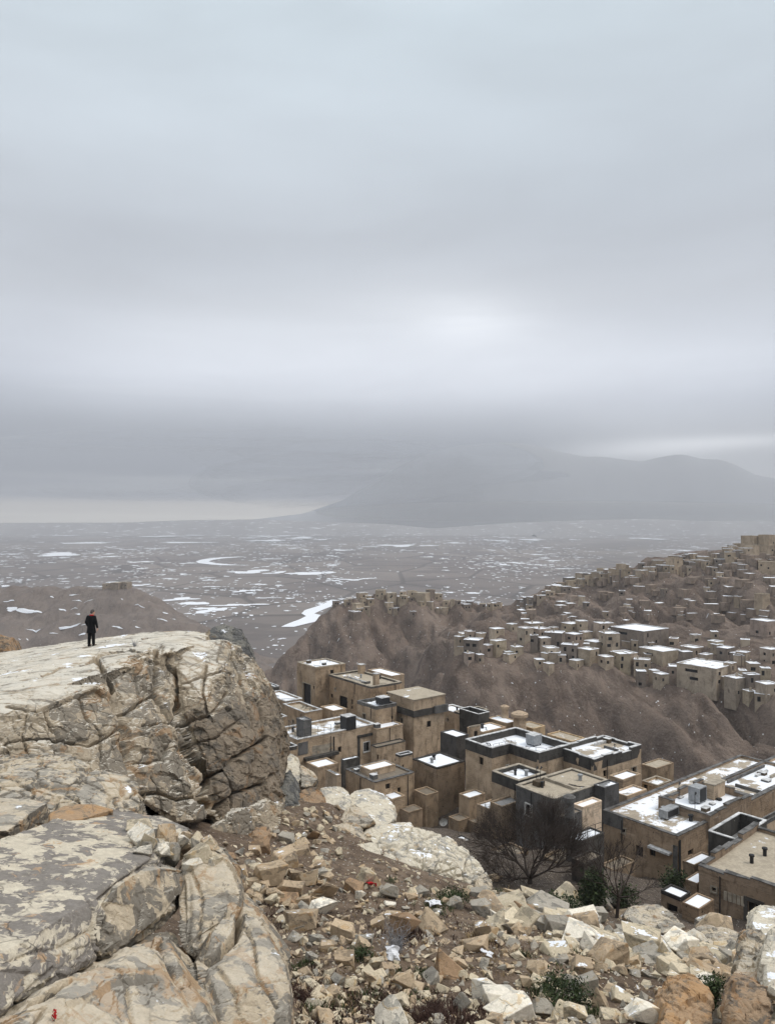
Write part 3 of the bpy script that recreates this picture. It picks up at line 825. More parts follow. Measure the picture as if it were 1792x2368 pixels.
def rock_shape(co, no, levels, seed, topflat=0.0, rot=(0.25, -0.45, 0.5), cd=(1, 1, 1.9)):
    """break a smooth body into flat faced blocks.
    levels: (cell size, flattening, tilt, offset, groove depth, groove width)"""
    R = rot_m(rot); base = co.copy()
    q0 = base @ R.T * np.array(cd)
    q0 = q0 + (np.stack([fbm(base / (levels[0][0] * 1.2), 3, seed + 50 + k) for k in range(3)], -1) - .5) * 0.55 * levels[0][0]
    top = np.clip((no[:, 2] - 0.72) / 0.2, 0, 1) * topflat
    co = co.copy()
    for li, (cs, flat, tilt, off, gd, gw) in enumerate(levels):
        f1, f2, sd, rn = voronoi(q0 / cs, seed + 7 * li)
        # blocks break along the body's own corners too
        key = (rn[:, 0] * 1e6).astype(np.int64) * 8 + (no[:, 2] > 0.75) * 4 + (no[:, 0] > 0.6) * 2 + (no[:, 1] > -0.1)
        _, inv = np.unique(key, return_inverse=True); inv = inv.ravel(); cnt = np.bincount(inv)
        c = np.stack([np.bincount(inv, co[:, k]) / cnt for k in range(3)], -1)
        nn = np.stack([np.bincount(inv, no[:, k]) / cnt for k in range(3)], -1)
        cohere = np.linalg.norm(nn, axis=1)
        nn /= np.maximum(cohere, 1e-6)[:, None]
        w = 1 - top * (1.0 if li < 2 else 0.5)
        w = w * np.clip((cohere[inv] - 0.55) / 0.25, 0, 1)
        nv = nn[inv] + (rn[:, 1:4] - 0.5) * tilt * 2 * w[:, None]; nv /= np.linalg.norm(nv, axis=1)[:, None]
        pr = ((co - c[inv]) * nv).sum(1)
        pr = np.clip(pr, -cs * 0.35, cs * 0.35)
        co -= nv * (pr * flat * w)[:, None]
        co += nv * (off * (rn[:, 0] - 0.5) * w)[:, None]
        gate = np.clip((fbm(base / (cs * 2.2), 2, seed + 90 + li) - 0.30) * 6, 0.15, 1)
        co -= no * ((1 - top * 0.8) * gate * gd * np.exp(-((f2 - f1) * cs / gw) ** 2))[:, None]
    return co


def boulder(name, label, hulls, mat, voxel, levels, seed=1, smooth=3, topflat=0.5, cat='boulder', group=None, rough=0.03, rot=(0.25, -0.45, 0.5), cd=(1, 1, 1.9), kind=None, cracks=(), stain=None):
    me = hull_mesh(hulls)
    co, no, fc = voxel_np(me, voxel, smooth)
    d = (fbm(co / 0.5, 3, seed + 3) - 0.5) * rough * 1.2 + (fbm(co / 2.2, 2, seed + 4) - 0.5) * rough * 5
    sx = co[:, 0] / co[:, 1] * F + CX; sy = HY - co[:, 2] / co[:, 1] * F
    facing = -(no * co).sum(1) / np.linalg.norm(co, axis=1)
    wob = (fbm(co / 0.35, 3, seed + 70) - 0.5)
    co = rock_shape(co, no, levels, seed, topflat, rot, cd) + no * d[:, None]
    gmax = np.zeros(len(co))
    # joints that run where they run in the real rock; each is a true cleft cut into the body
    for (wpx, dep, line) in cracks:
        dist = np.full(len(co), 1e9)
        for (ax, ay), (bx_, by) in zip(line[:-1], line[1:]):
            vx, vy = bx_ - ax, by - ay; tt = np.clip(((sx - ax) * vx + (sy - ay) * vy) / (vx * vx + vy * vy + 1e-9), 0, 1)
            dist = np.minimum(dist, np.hypot(sx - ax - tt * vx, sy - ay - tt * vy))
        dist = np.abs(dist + wob * wpx * 2.2)
        g = np.exp(-(dist / wpx) ** 2) * np.clip((facing + 0.05) / 0.15, 0, 1)
        co -= no * (g * dep)[:, None]; gmax = np.maximum(gmax, np.exp(-(dist / (1.6 * wpx)) ** 2))
        co += no * (0.10 * dep * np.exp(-((dist - 2.6 * wpx) / (1.6 * wpx)) ** 2) * np.clip(facing * 5, 0, 1))[:, None] * -1.0
    if cracks:
        ed = np.concatenate([fc[:, [0, 1]], fc[:, [1, 2]], fc[:, [2, 3]], fc[:, [3, 0]]])
        deg = np.maximum(np.bincount(ed.ravel(), minlength=len(co)).astype(float), 1)
        for _ in range(1):
            acc = np.stack([np.bincount(ed[:, 0], co[ed[:, 1], k], len(co)) + np.bincount(ed[:, 1], co[ed[:, 0], k], len(co)) for k in range(3)], -1) / deg[:, None]
            co += (acc - co) * (0.6 * gmax)[:, None]
    c = co.mean(0); c[2] = co[:, 2].min()
    mi = None
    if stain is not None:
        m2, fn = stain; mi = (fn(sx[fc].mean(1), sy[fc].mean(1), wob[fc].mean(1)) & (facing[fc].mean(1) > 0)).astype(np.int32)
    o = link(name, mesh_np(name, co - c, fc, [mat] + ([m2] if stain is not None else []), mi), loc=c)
    return tag(o, label, cat, group, kind)


def pp(lst, back=0.0, down=0.0):
    """points (px,py,D) -> world, with copies pushed back / down"""
    a = [P(*p) for p in lst]; out = list(a)
    if back or down:
        for p in a: out.append(p + np.array([p[0] / p[1] * back * 0.6, back, -down]))
    return out


def build_boulders():
    top = pp([(-160, 1532, 43), (0, 1509, 42), (120, 1494, 42), (240, 1475, 41.5), (330, 1463, 41), (430, 1457, 40.5), (478, 1462, 40), (-160, 1650, 24.5), (0, 1612, 26), (120, 1590, 27), (240, 1556, 29), (330, 1524, 32), (395, 1498, 35), (480, 1484, 38)], 0, 3.2)
    left = pp([(-160, 1650, 25), (0, 1612, 26), (120, 1585, 27), (225, 1582, 27.8), (275, 1615, 28), (295, 1700, 27), (312, 1790, 26.2), (330, 1860, 25.5), (-160, 1790, 23.5), (0, 1770, 23.6), (200, 1830, 24.5), (100, 1640, 25.2), (150, 1850, 23.5)], 6, 1)
    mid = pp([(222, 1560, 29.5), (300, 1515, 31.5), (345, 1502, 33.5), (368, 1515, 34), (372, 1600, 32), (262, 1625, 28.2), (300, 1740, 26.8), (325, 1850, 26.2), (400, 1905, 26.8), (475, 1900, 28.3), (482, 1850, 28.8), (455, 1770, 30), (415, 1690, 30.8), (330, 1660, 28.5), (400, 1780, 27.8)], 5, 1)
    right = pp([(385, 1520, 35), (405, 1496, 36), (450, 1484, 37.5), (515, 1478, 38), (548, 1500, 38), (578, 1560, 37.5), (392, 1600, 33.2), (428, 1680, 32), (470, 1790, 30.4), (490, 1890, 29.8), (520, 1945, 30), (600, 1935, 32), (640, 1860, 34), (652, 1780, 34.8), (645, 1700, 35.8), (615, 1610, 37),
                (480, 1620, 32.4), (540, 1740, 31.2), (570, 1850, 31.2)], 6, 1)
    under = [P(*q) + np.array([0, 0, z]) for q in [(-200, 1640, 29), (60, 1640, 30), (300, 1660, 31.5), (470, 1700, 35), (570, 1680, 39), (520, 1600, 43), (-200, 1600, 46)] for z in (0, -9.5)]
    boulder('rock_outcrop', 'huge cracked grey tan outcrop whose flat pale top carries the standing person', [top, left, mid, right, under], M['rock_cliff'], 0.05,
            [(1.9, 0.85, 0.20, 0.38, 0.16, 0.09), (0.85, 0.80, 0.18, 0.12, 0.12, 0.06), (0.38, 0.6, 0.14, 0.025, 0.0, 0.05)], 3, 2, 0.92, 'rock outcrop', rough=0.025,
            cracks=[(4.2, 1.6, [(362, 1500), (370, 1575), (378, 1609), (391, 1642), (412, 1667), (435, 1713), (460, 1759), (478, 1801), (481, 1851), (501, 1893)]),
                    (3.0, 0.7, [(407, 1508), (401, 1542), (407, 1588), (412, 1634), (420, 1676)]),
                    (3.2, 0.8, [(222, 1518), (259, 1580), (278, 1634), (293, 1672), (301, 1718), (311, 1768), (318, 1810), (334, 1839)]),
                    (2.4, 0.45, [(418, 1676), (460, 1655), (502, 1638), (530, 1600)]), (3.0, 0.7, [(481, 1797), (522, 1776), (556, 1747), (589, 1726), (625, 1700)]),
                    (2.6, 0.5, [(539, 1492), (564, 1567), (581, 1634), (593, 1692), (598, 1755), (585, 1818)]), (2.0, 0.4, [(560, 1500), (590, 1580), (612, 1650), (622, 1740)]),
                    (2.0, 0.35, [(13, 1726), (67, 1709), (138, 1711), (209, 1722), (251, 1701), (288, 1672)]), (1.8, 0.3, [(105, 1640), (118, 1665), (130, 1690)]), (1.8, 0.3, [(17, 1634), (84, 1642), (184, 1601), (215, 1600)]),
                    (2.2, 0.4, [(288, 1651), (334, 1617), (376, 1596)]), (2.0, 0.35, [(318, 1764), (355, 1755), (393, 1747), (401, 1709)]), (2.6, 0.5, [(334, 1835), (376, 1830), (418, 1847), (476, 1835)]),
                    (2.8, 0.6, [(489, 1876), (543, 1835), (598, 1818), (640, 1790)]), (2.2, 0.35, [(100, 1561), (142, 1542), (201, 1534), (230, 1513), (300, 1500), (330, 1508)]),
                    (1.8, 0.3, [(420, 1580), (480, 1560), (540, 1555)]), (1.8, 0.3, [(440, 1713), (500, 1700), (560, 1660)]), (1.8, 0.3, [(478, 1540), (470, 1600), (480, 1650)]),
                    (1.6, 0.25, [(190, 1601), (205, 1650), (240, 1700), (236, 1760)]), (1.6, 0.25, [(60, 1640), (50, 1700), (70, 1760)]), (2.0, 0.3, [(330, 1680), (390, 1672), (412, 1667)]), (1.8, 0.3, [(520, 1780), (540, 1835), (535, 1900)]),
                    (1.8, 0.3, [(385, 1905), (376, 1830), (360, 1790)]), (1.5, .2, [(430, 1905), (440, 1860), (430, 1800)]), (1.6, .25, [(345, 1520), (320, 1560), (330, 1617)])],
            stain=(M['rock_stain_shade'], lambda px, py, w: ((px > 425 + (py - 1640) * .35 + w * 60) & (py > 1655 - (px - 420) * .28 + w * 90)) | ((px > 560 + w * 60) & (py > 1780 + w * 60))))  # lower right face: painted overhang shade together with brown stain
    boulder('boulder', 'dark grey rounded rock behind the right end of the outcrop top', [pp([(478, 1462, 42), (500, 1448, 43), (535, 1446, 43), (560, 1462, 43), (575, 1500, 42), (590, 1560, 41), (600, 1600, 41), (500, 1530, 41)], 4, 1)], M['rock_dark'], 0.08,
            [(1.5, 0.85, 0.14, 0.12, 0.10, 0.06), (0.6, 0.7, 0.16, 0.04, 0.03, 0.05)], 5, 3, 0.3)
    boulder('boulder', 'brown rounded rock just showing behind the outcrop beside the frame edge', [pp([(-60, 1470, 46), (0, 1462, 46), (22, 1475, 46), (31, 1500, 46), (28, 1520, 45), (-60, 1530, 45)], 4, 1)], M['rock_brown'], 0.1,
            [(1.5, 0.85, 0.14, 0.12, 0.10, 0.06), (0.6, 0.7, 0.16, 0.04, 0.03, 0.05)], 8, 4, 0.3)
    # foot of the outcrop
    foot = [('cracked brown rock wedged under the overhanging right face of the outcrop', [(470, 1925, 29), (540, 1880, 30), (620, 1850, 32.5), (655, 1870, 33), (640, 1940, 32), (580, 1985, 30), (520, 1990, 29), (478, 1960, 28.8)], 'rock_cliff'),
            ('rounded ochre brown boulder at the foot of the outcrop', [(560, 1955, 29.2), (590, 1925, 29.8), (620, 1935, 30), (632, 1965, 29.8), (625, 2000, 29), (590, 2010, 28.6), (565, 1990, 28.8)], 'rock_brown'),
            ('blackish folded rock in the shade between the outcrop and the brown boulder', [(640, 1830, 37), (665, 1800, 38), (690, 1850, 37.5), (690, 1900, 36.5), (660, 1930, 35.5), (640, 1900, 35.5)], 'rock_dark')]
    for i, (lab, pts, m) in enumerate(foot):
        boulder('boulder', lab, [pp(pts, 3, 0.5)], M[m], 0.06, [(1.2, 0.85, 0.15, 0.15, 0.14, 0.07), (0.5, 0.7, 0.16, 0.04, 0.04, 0.06)], 20 + i, 2, 0.3)
    # ledge in the middle distance, left
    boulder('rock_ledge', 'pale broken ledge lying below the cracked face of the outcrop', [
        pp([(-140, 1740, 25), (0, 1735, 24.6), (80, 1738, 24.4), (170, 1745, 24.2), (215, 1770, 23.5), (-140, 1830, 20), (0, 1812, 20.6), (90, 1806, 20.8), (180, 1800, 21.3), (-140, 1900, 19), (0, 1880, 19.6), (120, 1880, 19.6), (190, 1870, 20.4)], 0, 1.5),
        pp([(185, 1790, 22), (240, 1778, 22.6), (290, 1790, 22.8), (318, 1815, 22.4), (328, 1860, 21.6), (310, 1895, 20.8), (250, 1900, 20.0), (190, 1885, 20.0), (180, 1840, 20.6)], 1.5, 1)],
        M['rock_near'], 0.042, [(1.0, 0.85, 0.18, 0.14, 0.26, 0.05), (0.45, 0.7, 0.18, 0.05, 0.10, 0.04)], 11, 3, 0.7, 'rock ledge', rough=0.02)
    boulder('boulder', 'flat pale slab at the frame edge between the broken ledge and the long striped slab', [pp([(-120, 1850, 18), (0, 1846, 18.2), (70, 1846, 18.4), (112, 1856, 18.2), (60, 1885, 17), (0, 1905, 16.4), (-120, 1920, 15.8), (20, 1922, 16.0)], 1.0, 1.0)],
            M['rock_near'], 0.04, [(1.0, 0.85, 0.08, 0.05, 0.08, 0.05), (0.4, 0.6, 0.08, 0.015, 0.0, 0.05)], 12, 3, 0.8, rough=0.02)
    boulder('boulder', 'smooth orange tan block lying at the back of the long striped slab', [pp([(114, 1893, 15.6), (118, 1880, 16), (150, 1862, 16.3), (215, 1860, 16.5), (262, 1872, 16.4), (200, 1892, 15.7), (128, 1908, 15.2)], 0.4, 0.7)],
            M['rock_orange'], 0.032, [(0.6, 0.85, 0.12, 0.03, 0.01, 0.03)], 13, 2, 0.6, rough=0.012)
    boulder('rock_slab', 'long striped grey and cream slab sloping up to the corner of the frame', [
        pp([(-200, 2310, 7.6), (0, 2195, 9.0), (109, 2146, 9.8), (205, 2086, 11), (232, 2075, 11.3), (330, 2000, 13.2), (440, 1915, 16), (380, 1888, 17), (280, 1876, 17.2), (150, 1885, 16), (0, 1950, 13.3), (-200, 2030, 11),
            (-200, 2460, 7.2), (0, 2330, 8.4), (100, 2275, 9.2), (218, 2212, 10.4), (300, 2150, 12)], 0.0, 0.0) + pp([(0, 2330, 9.8), (200, 2230, 11.5), (300, 2100, 14), (400, 2020, 16), (-200, 2440, 8.6), (0, 2100, 14.0), (-200, 2200, 12.5)], 0, 0)],
        M['rock_slab'], 0.03, [(1.6, 0.8, 0.08, 0.06, 0.08, 0.04), (0.6, 0.6, 0.08, 0.02, 0.015, 0.03)], 14, 2, 0.85, 'rock slab', rough=0.016, rot=(0.2, 0.5, 0.7), cracks=[(2.6, .16, [(228, 2215), (212, 2160), (214, 2110), (205, 2085)]), (2.0, .08, [(0, 2235), (60, 2210), (140, 2190), (210, 2150)]), (2.4, .12, [(225, 2080), (290, 2030), (350, 1990), (345, 1965)]), (1.6, .06, [(60, 2255), (55, 2300), (90, 2285)]), (2, .08, [(300, 1960), (340, 1940), (380, 1950), (420, 1930)])])
    near = [
        ('long cream grey block split from the end of the striped slab', [(224, 2110, 10.9), (262, 2062, 11.6), (330, 2015, 12.4), (365, 1997, 13), (405, 2008, 13.2), (423, 2018, 13.3), (420, 2070, 12.9), (400, 2112, 12.4), (350, 2160, 11.7), (290, 2195, 11), (232, 2215, 10.5), (220, 2170, 10.6)], 0.7, 0.35, 'rock_near'),
        ('upright grey boulder with an ochre patch standing right of the split block', [(418, 1985, 13.8), (440, 1966, 14.2), (478, 1958, 14.3), (510, 1972, 14.2), (540, 2010, 13.8), (556, 2050, 13.5), (552, 2120, 12.8), (530, 2170, 12.4), (480, 2208, 12.0), (448, 2224, 11.9), (416, 2190, 12.1), (414, 2100, 12.8)], 1.5, 0.6, 'rock_near'),
        ('broad blotched grey boulder filling the bottom corner of the frame', [(-150, 2420, 7.4), (0, 2332, 8.2), (110, 2285, 9.0), (220, 2220, 9.9), (300, 2185, 10.6), (350, 2166, 11), (378, 2175, 11.1), (400, 2235, 10.6), (440, 2290, 10.1), (470, 2340, 9.7), (490, 2400, 9.3), (520, 2560, 8.6), (0, 2600, 7.0), (-150, 2600, 6.6), (250, 2600, 7.6)], 1.6, 0.8, 'rock_near'),
        ('tall tan boulder with ochre streaks leaning over the soil slope', [(548, 2078, 13.2), (560, 2088, 13.2), (600, 2130, 12.7), (640, 2190, 12.1), (664, 2240, 11.7), (672, 2290, 11.3), (668, 2370, 10.7), (650, 2560, 9.8), (500, 2560, 9.4), (480, 2340, 10.4), (448, 2250, 11.1), (455, 2225, 11.4), (500, 2205, 11.8), (545, 2150, 12.4), (560, 2280, 10.8)], 1.5, 0.6, 'rock_near'),
        ('small dark rounded stone jammed in the gap under the upright grey boulder', [(408, 2200, 12.1), (430, 2195, 12.2), (441, 2225, 11.9), (436, 2262, 11.5), (415, 2240, 11.6)], 0.5, 0.2, 'rock_brown')]
    NEARCR = [[(5, .35, [(228, 2110), (232, 2215)]), (5, .3, [(290, 2195), (350, 2158), (420, 2080)]), (2, .06, [(300, 2040), (330, 2100), (320, 2170)])],
              [(6, .5, [(416, 1990), (420, 2080), (418, 2190)]), (7, .6, [(418, 2195), (450, 2226), (500, 2210), (560, 2140)]), (2, .08, [(440, 2000), (470, 2080), (460, 2180)])],
              [(6, .4, [(0, 2334), (110, 2288), (220, 2222), (300, 2188), (352, 2166)]), (6, .5, [(380, 2175), (402, 2235), (440, 2290), (470, 2340)]), (2.2, .1, [(0, 2368), (60, 2330), (110, 2325), (80, 2368)]), (2, .07, [(240, 2225), (290, 2270), (310, 2368)])],
              [(7, .6, [(455, 2228), (500, 2207), (550, 2150), (560, 2090)]), (7, .6, [(448, 2250), (470, 2310), (482, 2368)]), (2.4, .1, [(560, 2110), (590, 2180), (600, 2260), (640, 2330)]), (2, .07, [(500, 2230), (540, 2290), (560, 2368)])], []]
    for i, (lab, pts, bk, dn, m) in enumerate(near):
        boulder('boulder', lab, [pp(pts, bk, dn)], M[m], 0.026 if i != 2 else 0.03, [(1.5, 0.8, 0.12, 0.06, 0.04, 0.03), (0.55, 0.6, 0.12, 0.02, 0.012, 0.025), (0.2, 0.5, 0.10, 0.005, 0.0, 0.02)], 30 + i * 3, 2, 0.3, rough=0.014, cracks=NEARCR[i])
    # big pale mound and blocks in the middle of the slope
    boulder('boulder', 'broad whitish cracked mound of rock with snow lying on it above the town', [pp([(865, 1985, 33.5), (880, 1930, 36.5), (905, 1912, 37.5), (960, 1905, 38.2), (1010, 1925, 38), (1060, 1950, 37.2), (1100, 1985, 36), (1126, 2020, 35), (1130, 2055, 34), (1112, 2070, 33.4), (1010, 2066, 32.6), (945, 2036, 32.6), (895, 2010, 32.8), (960, 1950, 35), (1050, 1990, 34.2)], 0.5, 1.4)],
            M['rock_pale'], 0.05, [(1.1, 0.85, 0.16, 0.14, 0.22, 0.06), (0.5, 0.75, 0.16, 0.05, 0.12, 0.045)], 50, 2, 0.1, rough=0.02, cracks=[(2.2, .4, [(905, 1975), (930, 1950), (985, 1935), (1010, 1925)]), (2.0, .35, [(905, 1990), (935, 2000), (1000, 2015), (1040, 2050), (1045, 2070)]), (1.8, .25, [(960, 1960), (1010, 1975), (1060, 1985), (1100, 2010)]), (1.6, .2, [(1010, 2020), (1060, 2005), (1090, 2030)]), (1.6, .2, [(945, 2030), (980, 2010), (975, 1980)]), (1.8, .3, [(1080, 1985), (1075, 2030), (1095, 2065)])], rot=(0.1, 0.2, 0.6), cd=(1, 1, 1.3))
    row = [('cream block with a flat top leaning on the whitish mound', [(755, 1985, 32), (770, 1965, 32.6), (860, 1945, 33.6), (882, 1965, 33.2), (880, 2000, 32.4), (830, 2022, 31.5), (800, 2018, 31.4), (760, 2000, 31.7)], 'rock_pale'),
           ('pale angular block just right of the cream flat topped block', [(876, 1990, 32.6), (890, 1968, 33.2), (915, 1985, 33.0), (922, 2005, 32.6), (900, 2030, 31.9), (880, 2025, 31.9)], 'rock_pale'),
           ('smooth grey whaleback rock above the cream flat topped block', [(735, 1935, 35), (765, 1905, 36.2), (820, 1902, 36.6), (838, 1915, 36.4), (848, 1945, 35.4), (810, 1960, 34.6), (760, 1958, 34.4), (735, 1948, 34.6)], 'rock_near'),
           ('long pale rock slab behind the grey whaleback rock', [(840, 1935, 36.4), (850, 1915, 37.4), (900, 1902, 38.2), (950, 1900, 38.6), (960, 1920, 38), (900, 1950, 36.6), (860, 1955, 35.8)], 'rock_pale'),
           ('big red brown boulder between the outcrop and the pale rocks', [(688, 1850, 39), (695, 1825, 40), (725, 1816, 40.4), (748, 1832, 40.2), (752, 1860, 39.4), (735, 1890, 38), (700, 1885, 37.8), (688, 1870, 38.2)], 'rock_brown'),
           ('pale block tipped against the foot of the outcrop near the town wall', [(652, 1762, 44), (672, 1742, 45), (690, 1752, 45), (695, 1795, 43.6), (690, 1815, 43), (655, 1800, 43)], 'rock_pale'),
           ('tan slab leaning beside the pale tipped block', [(692, 1765, 45), (715, 1775, 45), (736, 1800, 44), (720, 1822, 43), (695, 1822, 42.6)], 'rock_near'),
           ('cream topped rock beside the red brown boulder', [(738, 1838, 41.6), (745, 1822, 42.6), (780, 1814, 43), (800, 1825, 42.8), (815, 1850, 41.6), (800, 1885, 39.8), (765, 1880, 39.6), (752, 1862, 40.2)], 'rock_pale'),
           ('grey block with a snowy cream top at the end of the rock row', [(805, 1845, 42.6), (820, 1828, 43.6), (860, 1822, 44), (890, 1838, 43.6), (912, 1862, 42.6), (915, 1895, 41), (880, 1925, 39.4), (850, 1915, 39.2), (815, 1890, 40)], 'rock_pale'),
           ('tan pyramid shaped boulder below the row of pale rocks', [(782, 1895, 37.6), (800, 1866, 38.6), (818, 1858, 38.8), (852, 1885, 38), (868, 1900, 37.6), (840, 1915, 36.6), (800, 1910, 36.6)], 'rock_near'),
           ('broken tan slab hanging over the town side of the row of pale rocks', [(870, 1930, 40), (895, 1918, 40.6), (918, 1900, 41.4), (922, 1915, 41), (918, 1928, 40.4), (880, 1945, 39)], 'rock_near')]
    for i, (lab, pts, m) in enumerate(row):
        boulder('boulder', lab, [pp(pts, 1.6, 0.9)], M[m], 0.06, [(0.9, 0.9, 0.18, 0.10, 0.12, 0.05), (0.4, 0.7, 0.14, 0.03, 0.03, 0.05)], 60 + i, 1, 0.4, rough=0.02)
    right = [('large orange brown boulder with fine cracks at the bottom of the frame', [(1525, 2365, 14), (1535, 2310, 14.6), (1570, 2275, 15.2), (1605, 2266, 15.4), (1630, 2280, 15.3), (1648, 2320, 14.8), (1652, 2368, 14.2), (1640, 2430, 13.6), (1520, 2430, 13.4)], 1.2, 0.6, 'rock_orange'),
             ('dark brown jagged rock slab beside the green shrub at the corner', [(1688, 2340, 13.6), (1700, 2270, 14.2), (1725, 2262, 14.4), (1770, 2285, 14.2), (1778, 2330, 13.8), (1775, 2420, 13.2), (1690, 2420, 13.2)], 1.0, 0.5, 'rock_brown'),
             ('tall grey brown cracked rock at the frame edge', [(1702, 2262, 16), (1715, 2200, 17), (1725, 2165, 17.6), (1750, 2150, 17.8), (1778, 2175, 17.6), (1785, 2240, 16.8), (1780, 2300, 15.8), (1740, 2290, 15.6), (1706, 2275, 15.8)], 1.2, 0.6, 'rock_near'),
             ('cream and white rounded rock standing at the frame edge', [(1768, 2230, 15.8), (1780, 2160, 16.6), (1800, 2140, 16.8), (1860, 2150, 16.6), (1860, 2320, 15), (1800, 2310, 14.8), (1775, 2290, 15.0)], 1.0, 0.6, 'rock_pale'),
             ('pale tan boulder against the wall of the nearest house', [(1735, 2150, 24), (1745, 2115, 24.8), (1775, 2098, 25.2), (1810, 2100, 25.2), (1850, 2140, 24.6), (1840, 2170, 23.6), (1760, 2172, 23.4)], 1.5, 0.7, 'rock_pale'),
             ('broad grey slab with cracks lying below the two bare trees', [(1440, 2120, 34.5), (1452, 2098, 35.4), (1490, 2088, 36), (1530, 2092, 35.8), (1560, 2120, 34.6), (1590, 2145, 33.6), (1540, 2162, 32.8), (1480, 2150, 33.2)], 1.2, 0.8, 'rock_near'),
             ('long cream slab in the band of pale rubble', [(1400, 2160, 29.5), (1430, 2148, 30.2), (1520, 2165, 29.8), (1600, 2190, 29), (1620, 2215, 28), (1560, 2212, 27.8), (1470, 2190, 28.2), (1405, 2178, 28.8)], 0.8, 0.6, 'rock_pale'),
             ('tan rock shoulder rising behind the band of pale rubble', [(1590, 2160, 30.5), (1625, 2135, 31.4), (1680, 2142, 31), (1720, 2160, 30.4), (1715, 2195, 29), (1640, 2200, 28.8), (1600, 2190, 29.2)], 1.0, 0.7, 'rock_near'),
             ('tall grey stone block at the right end of the whitish mound', [(1092, 2075, 32.8), (1100, 2030, 34), (1120, 2015, 34.6), (1136, 2040, 34), (1140, 2085, 32.8), (1120, 2110, 31.8), (1098, 2105, 31.8)], 0.8, 0.6, 'rock_near'),
             ('leaning slab of pale grey rock with a pointed top in the rubble', [(958, 2230, 18.2), (968, 2180, 19.2), (985, 2150, 19.8), (1005, 2170, 19.6), (1030, 2215, 18.8), (1020, 2250, 18.0), (975, 2250, 17.8)], 0.7, 0.4, 'rock_near')]
    for i, (lab, pts, bk, dn, m) in enumerate(right):
        boulder('boulder', lab, [pp(pts, bk, dn)], M[m], 0.028 if i < 4 else 0.05, [(0.62, 0.95, 0.28, 0.14, 0.06, 0.035), (0.26, 0.85, 0.22, 0.04, 0.02, 0.03)] if i < 4 else [(0.9, 0.9, 0.18, 0.10, 0.10, 0.045), (0.35, 0.8, 0.16, 0.03, 0.03, 0.04)], 90 + i, 1, 0.2, rough=0.02, cd=(1, 1, 1.2) if i < 4 else (1, 1, 1.9))


# ------------------------------------------------------------ loose stones
def stone_protos(n=18):
    rnd = random.Random(8); out = []
    for k in range(n):
        pts = []
        if k % 2:
            hx, hy, hz = 0.5, rnd.uniform(.32, .46), rnd.uniform(.18, .38); sh = rnd.uniform(-.25, .25)
            for sx in (-1, 1):
                for sy in (-1, 1):
                    for sz in (-1, 1):
                        j = lambda a: a * (1 - .62 * rnd.random() ** 1.3)
                        pts.append(np.array([sx * j(hx) + sh * sz * .4, sy * j(hy), sz * j(hz)]))
                        if rnd.random() < .35: pts.append(np.array([sx * j(hx) * .8, sy * j(hy), sz * j(hz) * .7]))
        for _ in range(rnd.choice([9, 11, 13, 16]) if k % 2 == 0 else 0):
            v = np.array([rnd.gauss(0, 1), rnd.gauss(0, 1), rnd.gauss(0, 1)]); v /= np.abs(v).max() ** 0.75 * np.linalg.norm(v) ** 0.25
            pts.append(v * np.array([0.5, rnd.uniform(.34, .46), rnd.uniform(.24, .40)]))
        me = hull_mesh([pts]); bm = bmesh.new(); bm.from_mesh(me); bpy.data.meshes.remove(me)
        bmesh.ops.dissolve_limit(bm, angle_limit=0.22, verts=bm.verts, edges=bm.edges)
        bmesh.ops.bevel(bm, geom=list(bm.edges), offset=0.014, segments=1, affect='EDGES', profile=0.5)
        bmesh.ops.triangulate(bm, faces=bm.faces); bmesh.ops.subdivide_edges(bm, edges=[e for e in bm.edges if e.calc_length() > 0.12], cuts=1)
        zmin = min(v.co.z for v in bm.verts)
        for v in bm.verts:
            v.co.z -= zmin
            v.co += Vector([float(x) for x in (np.array([vnoise(np.array([[*v.co]]) * 5.0, 60 + q + k)[0] for q in range(3)]) - .5) * 0.045])
        me = bpy.data.meshes.new('stone'); bm.to_mesh(me); bm.free(); me.materials.append(M['stone']); out.append(me)
    return out


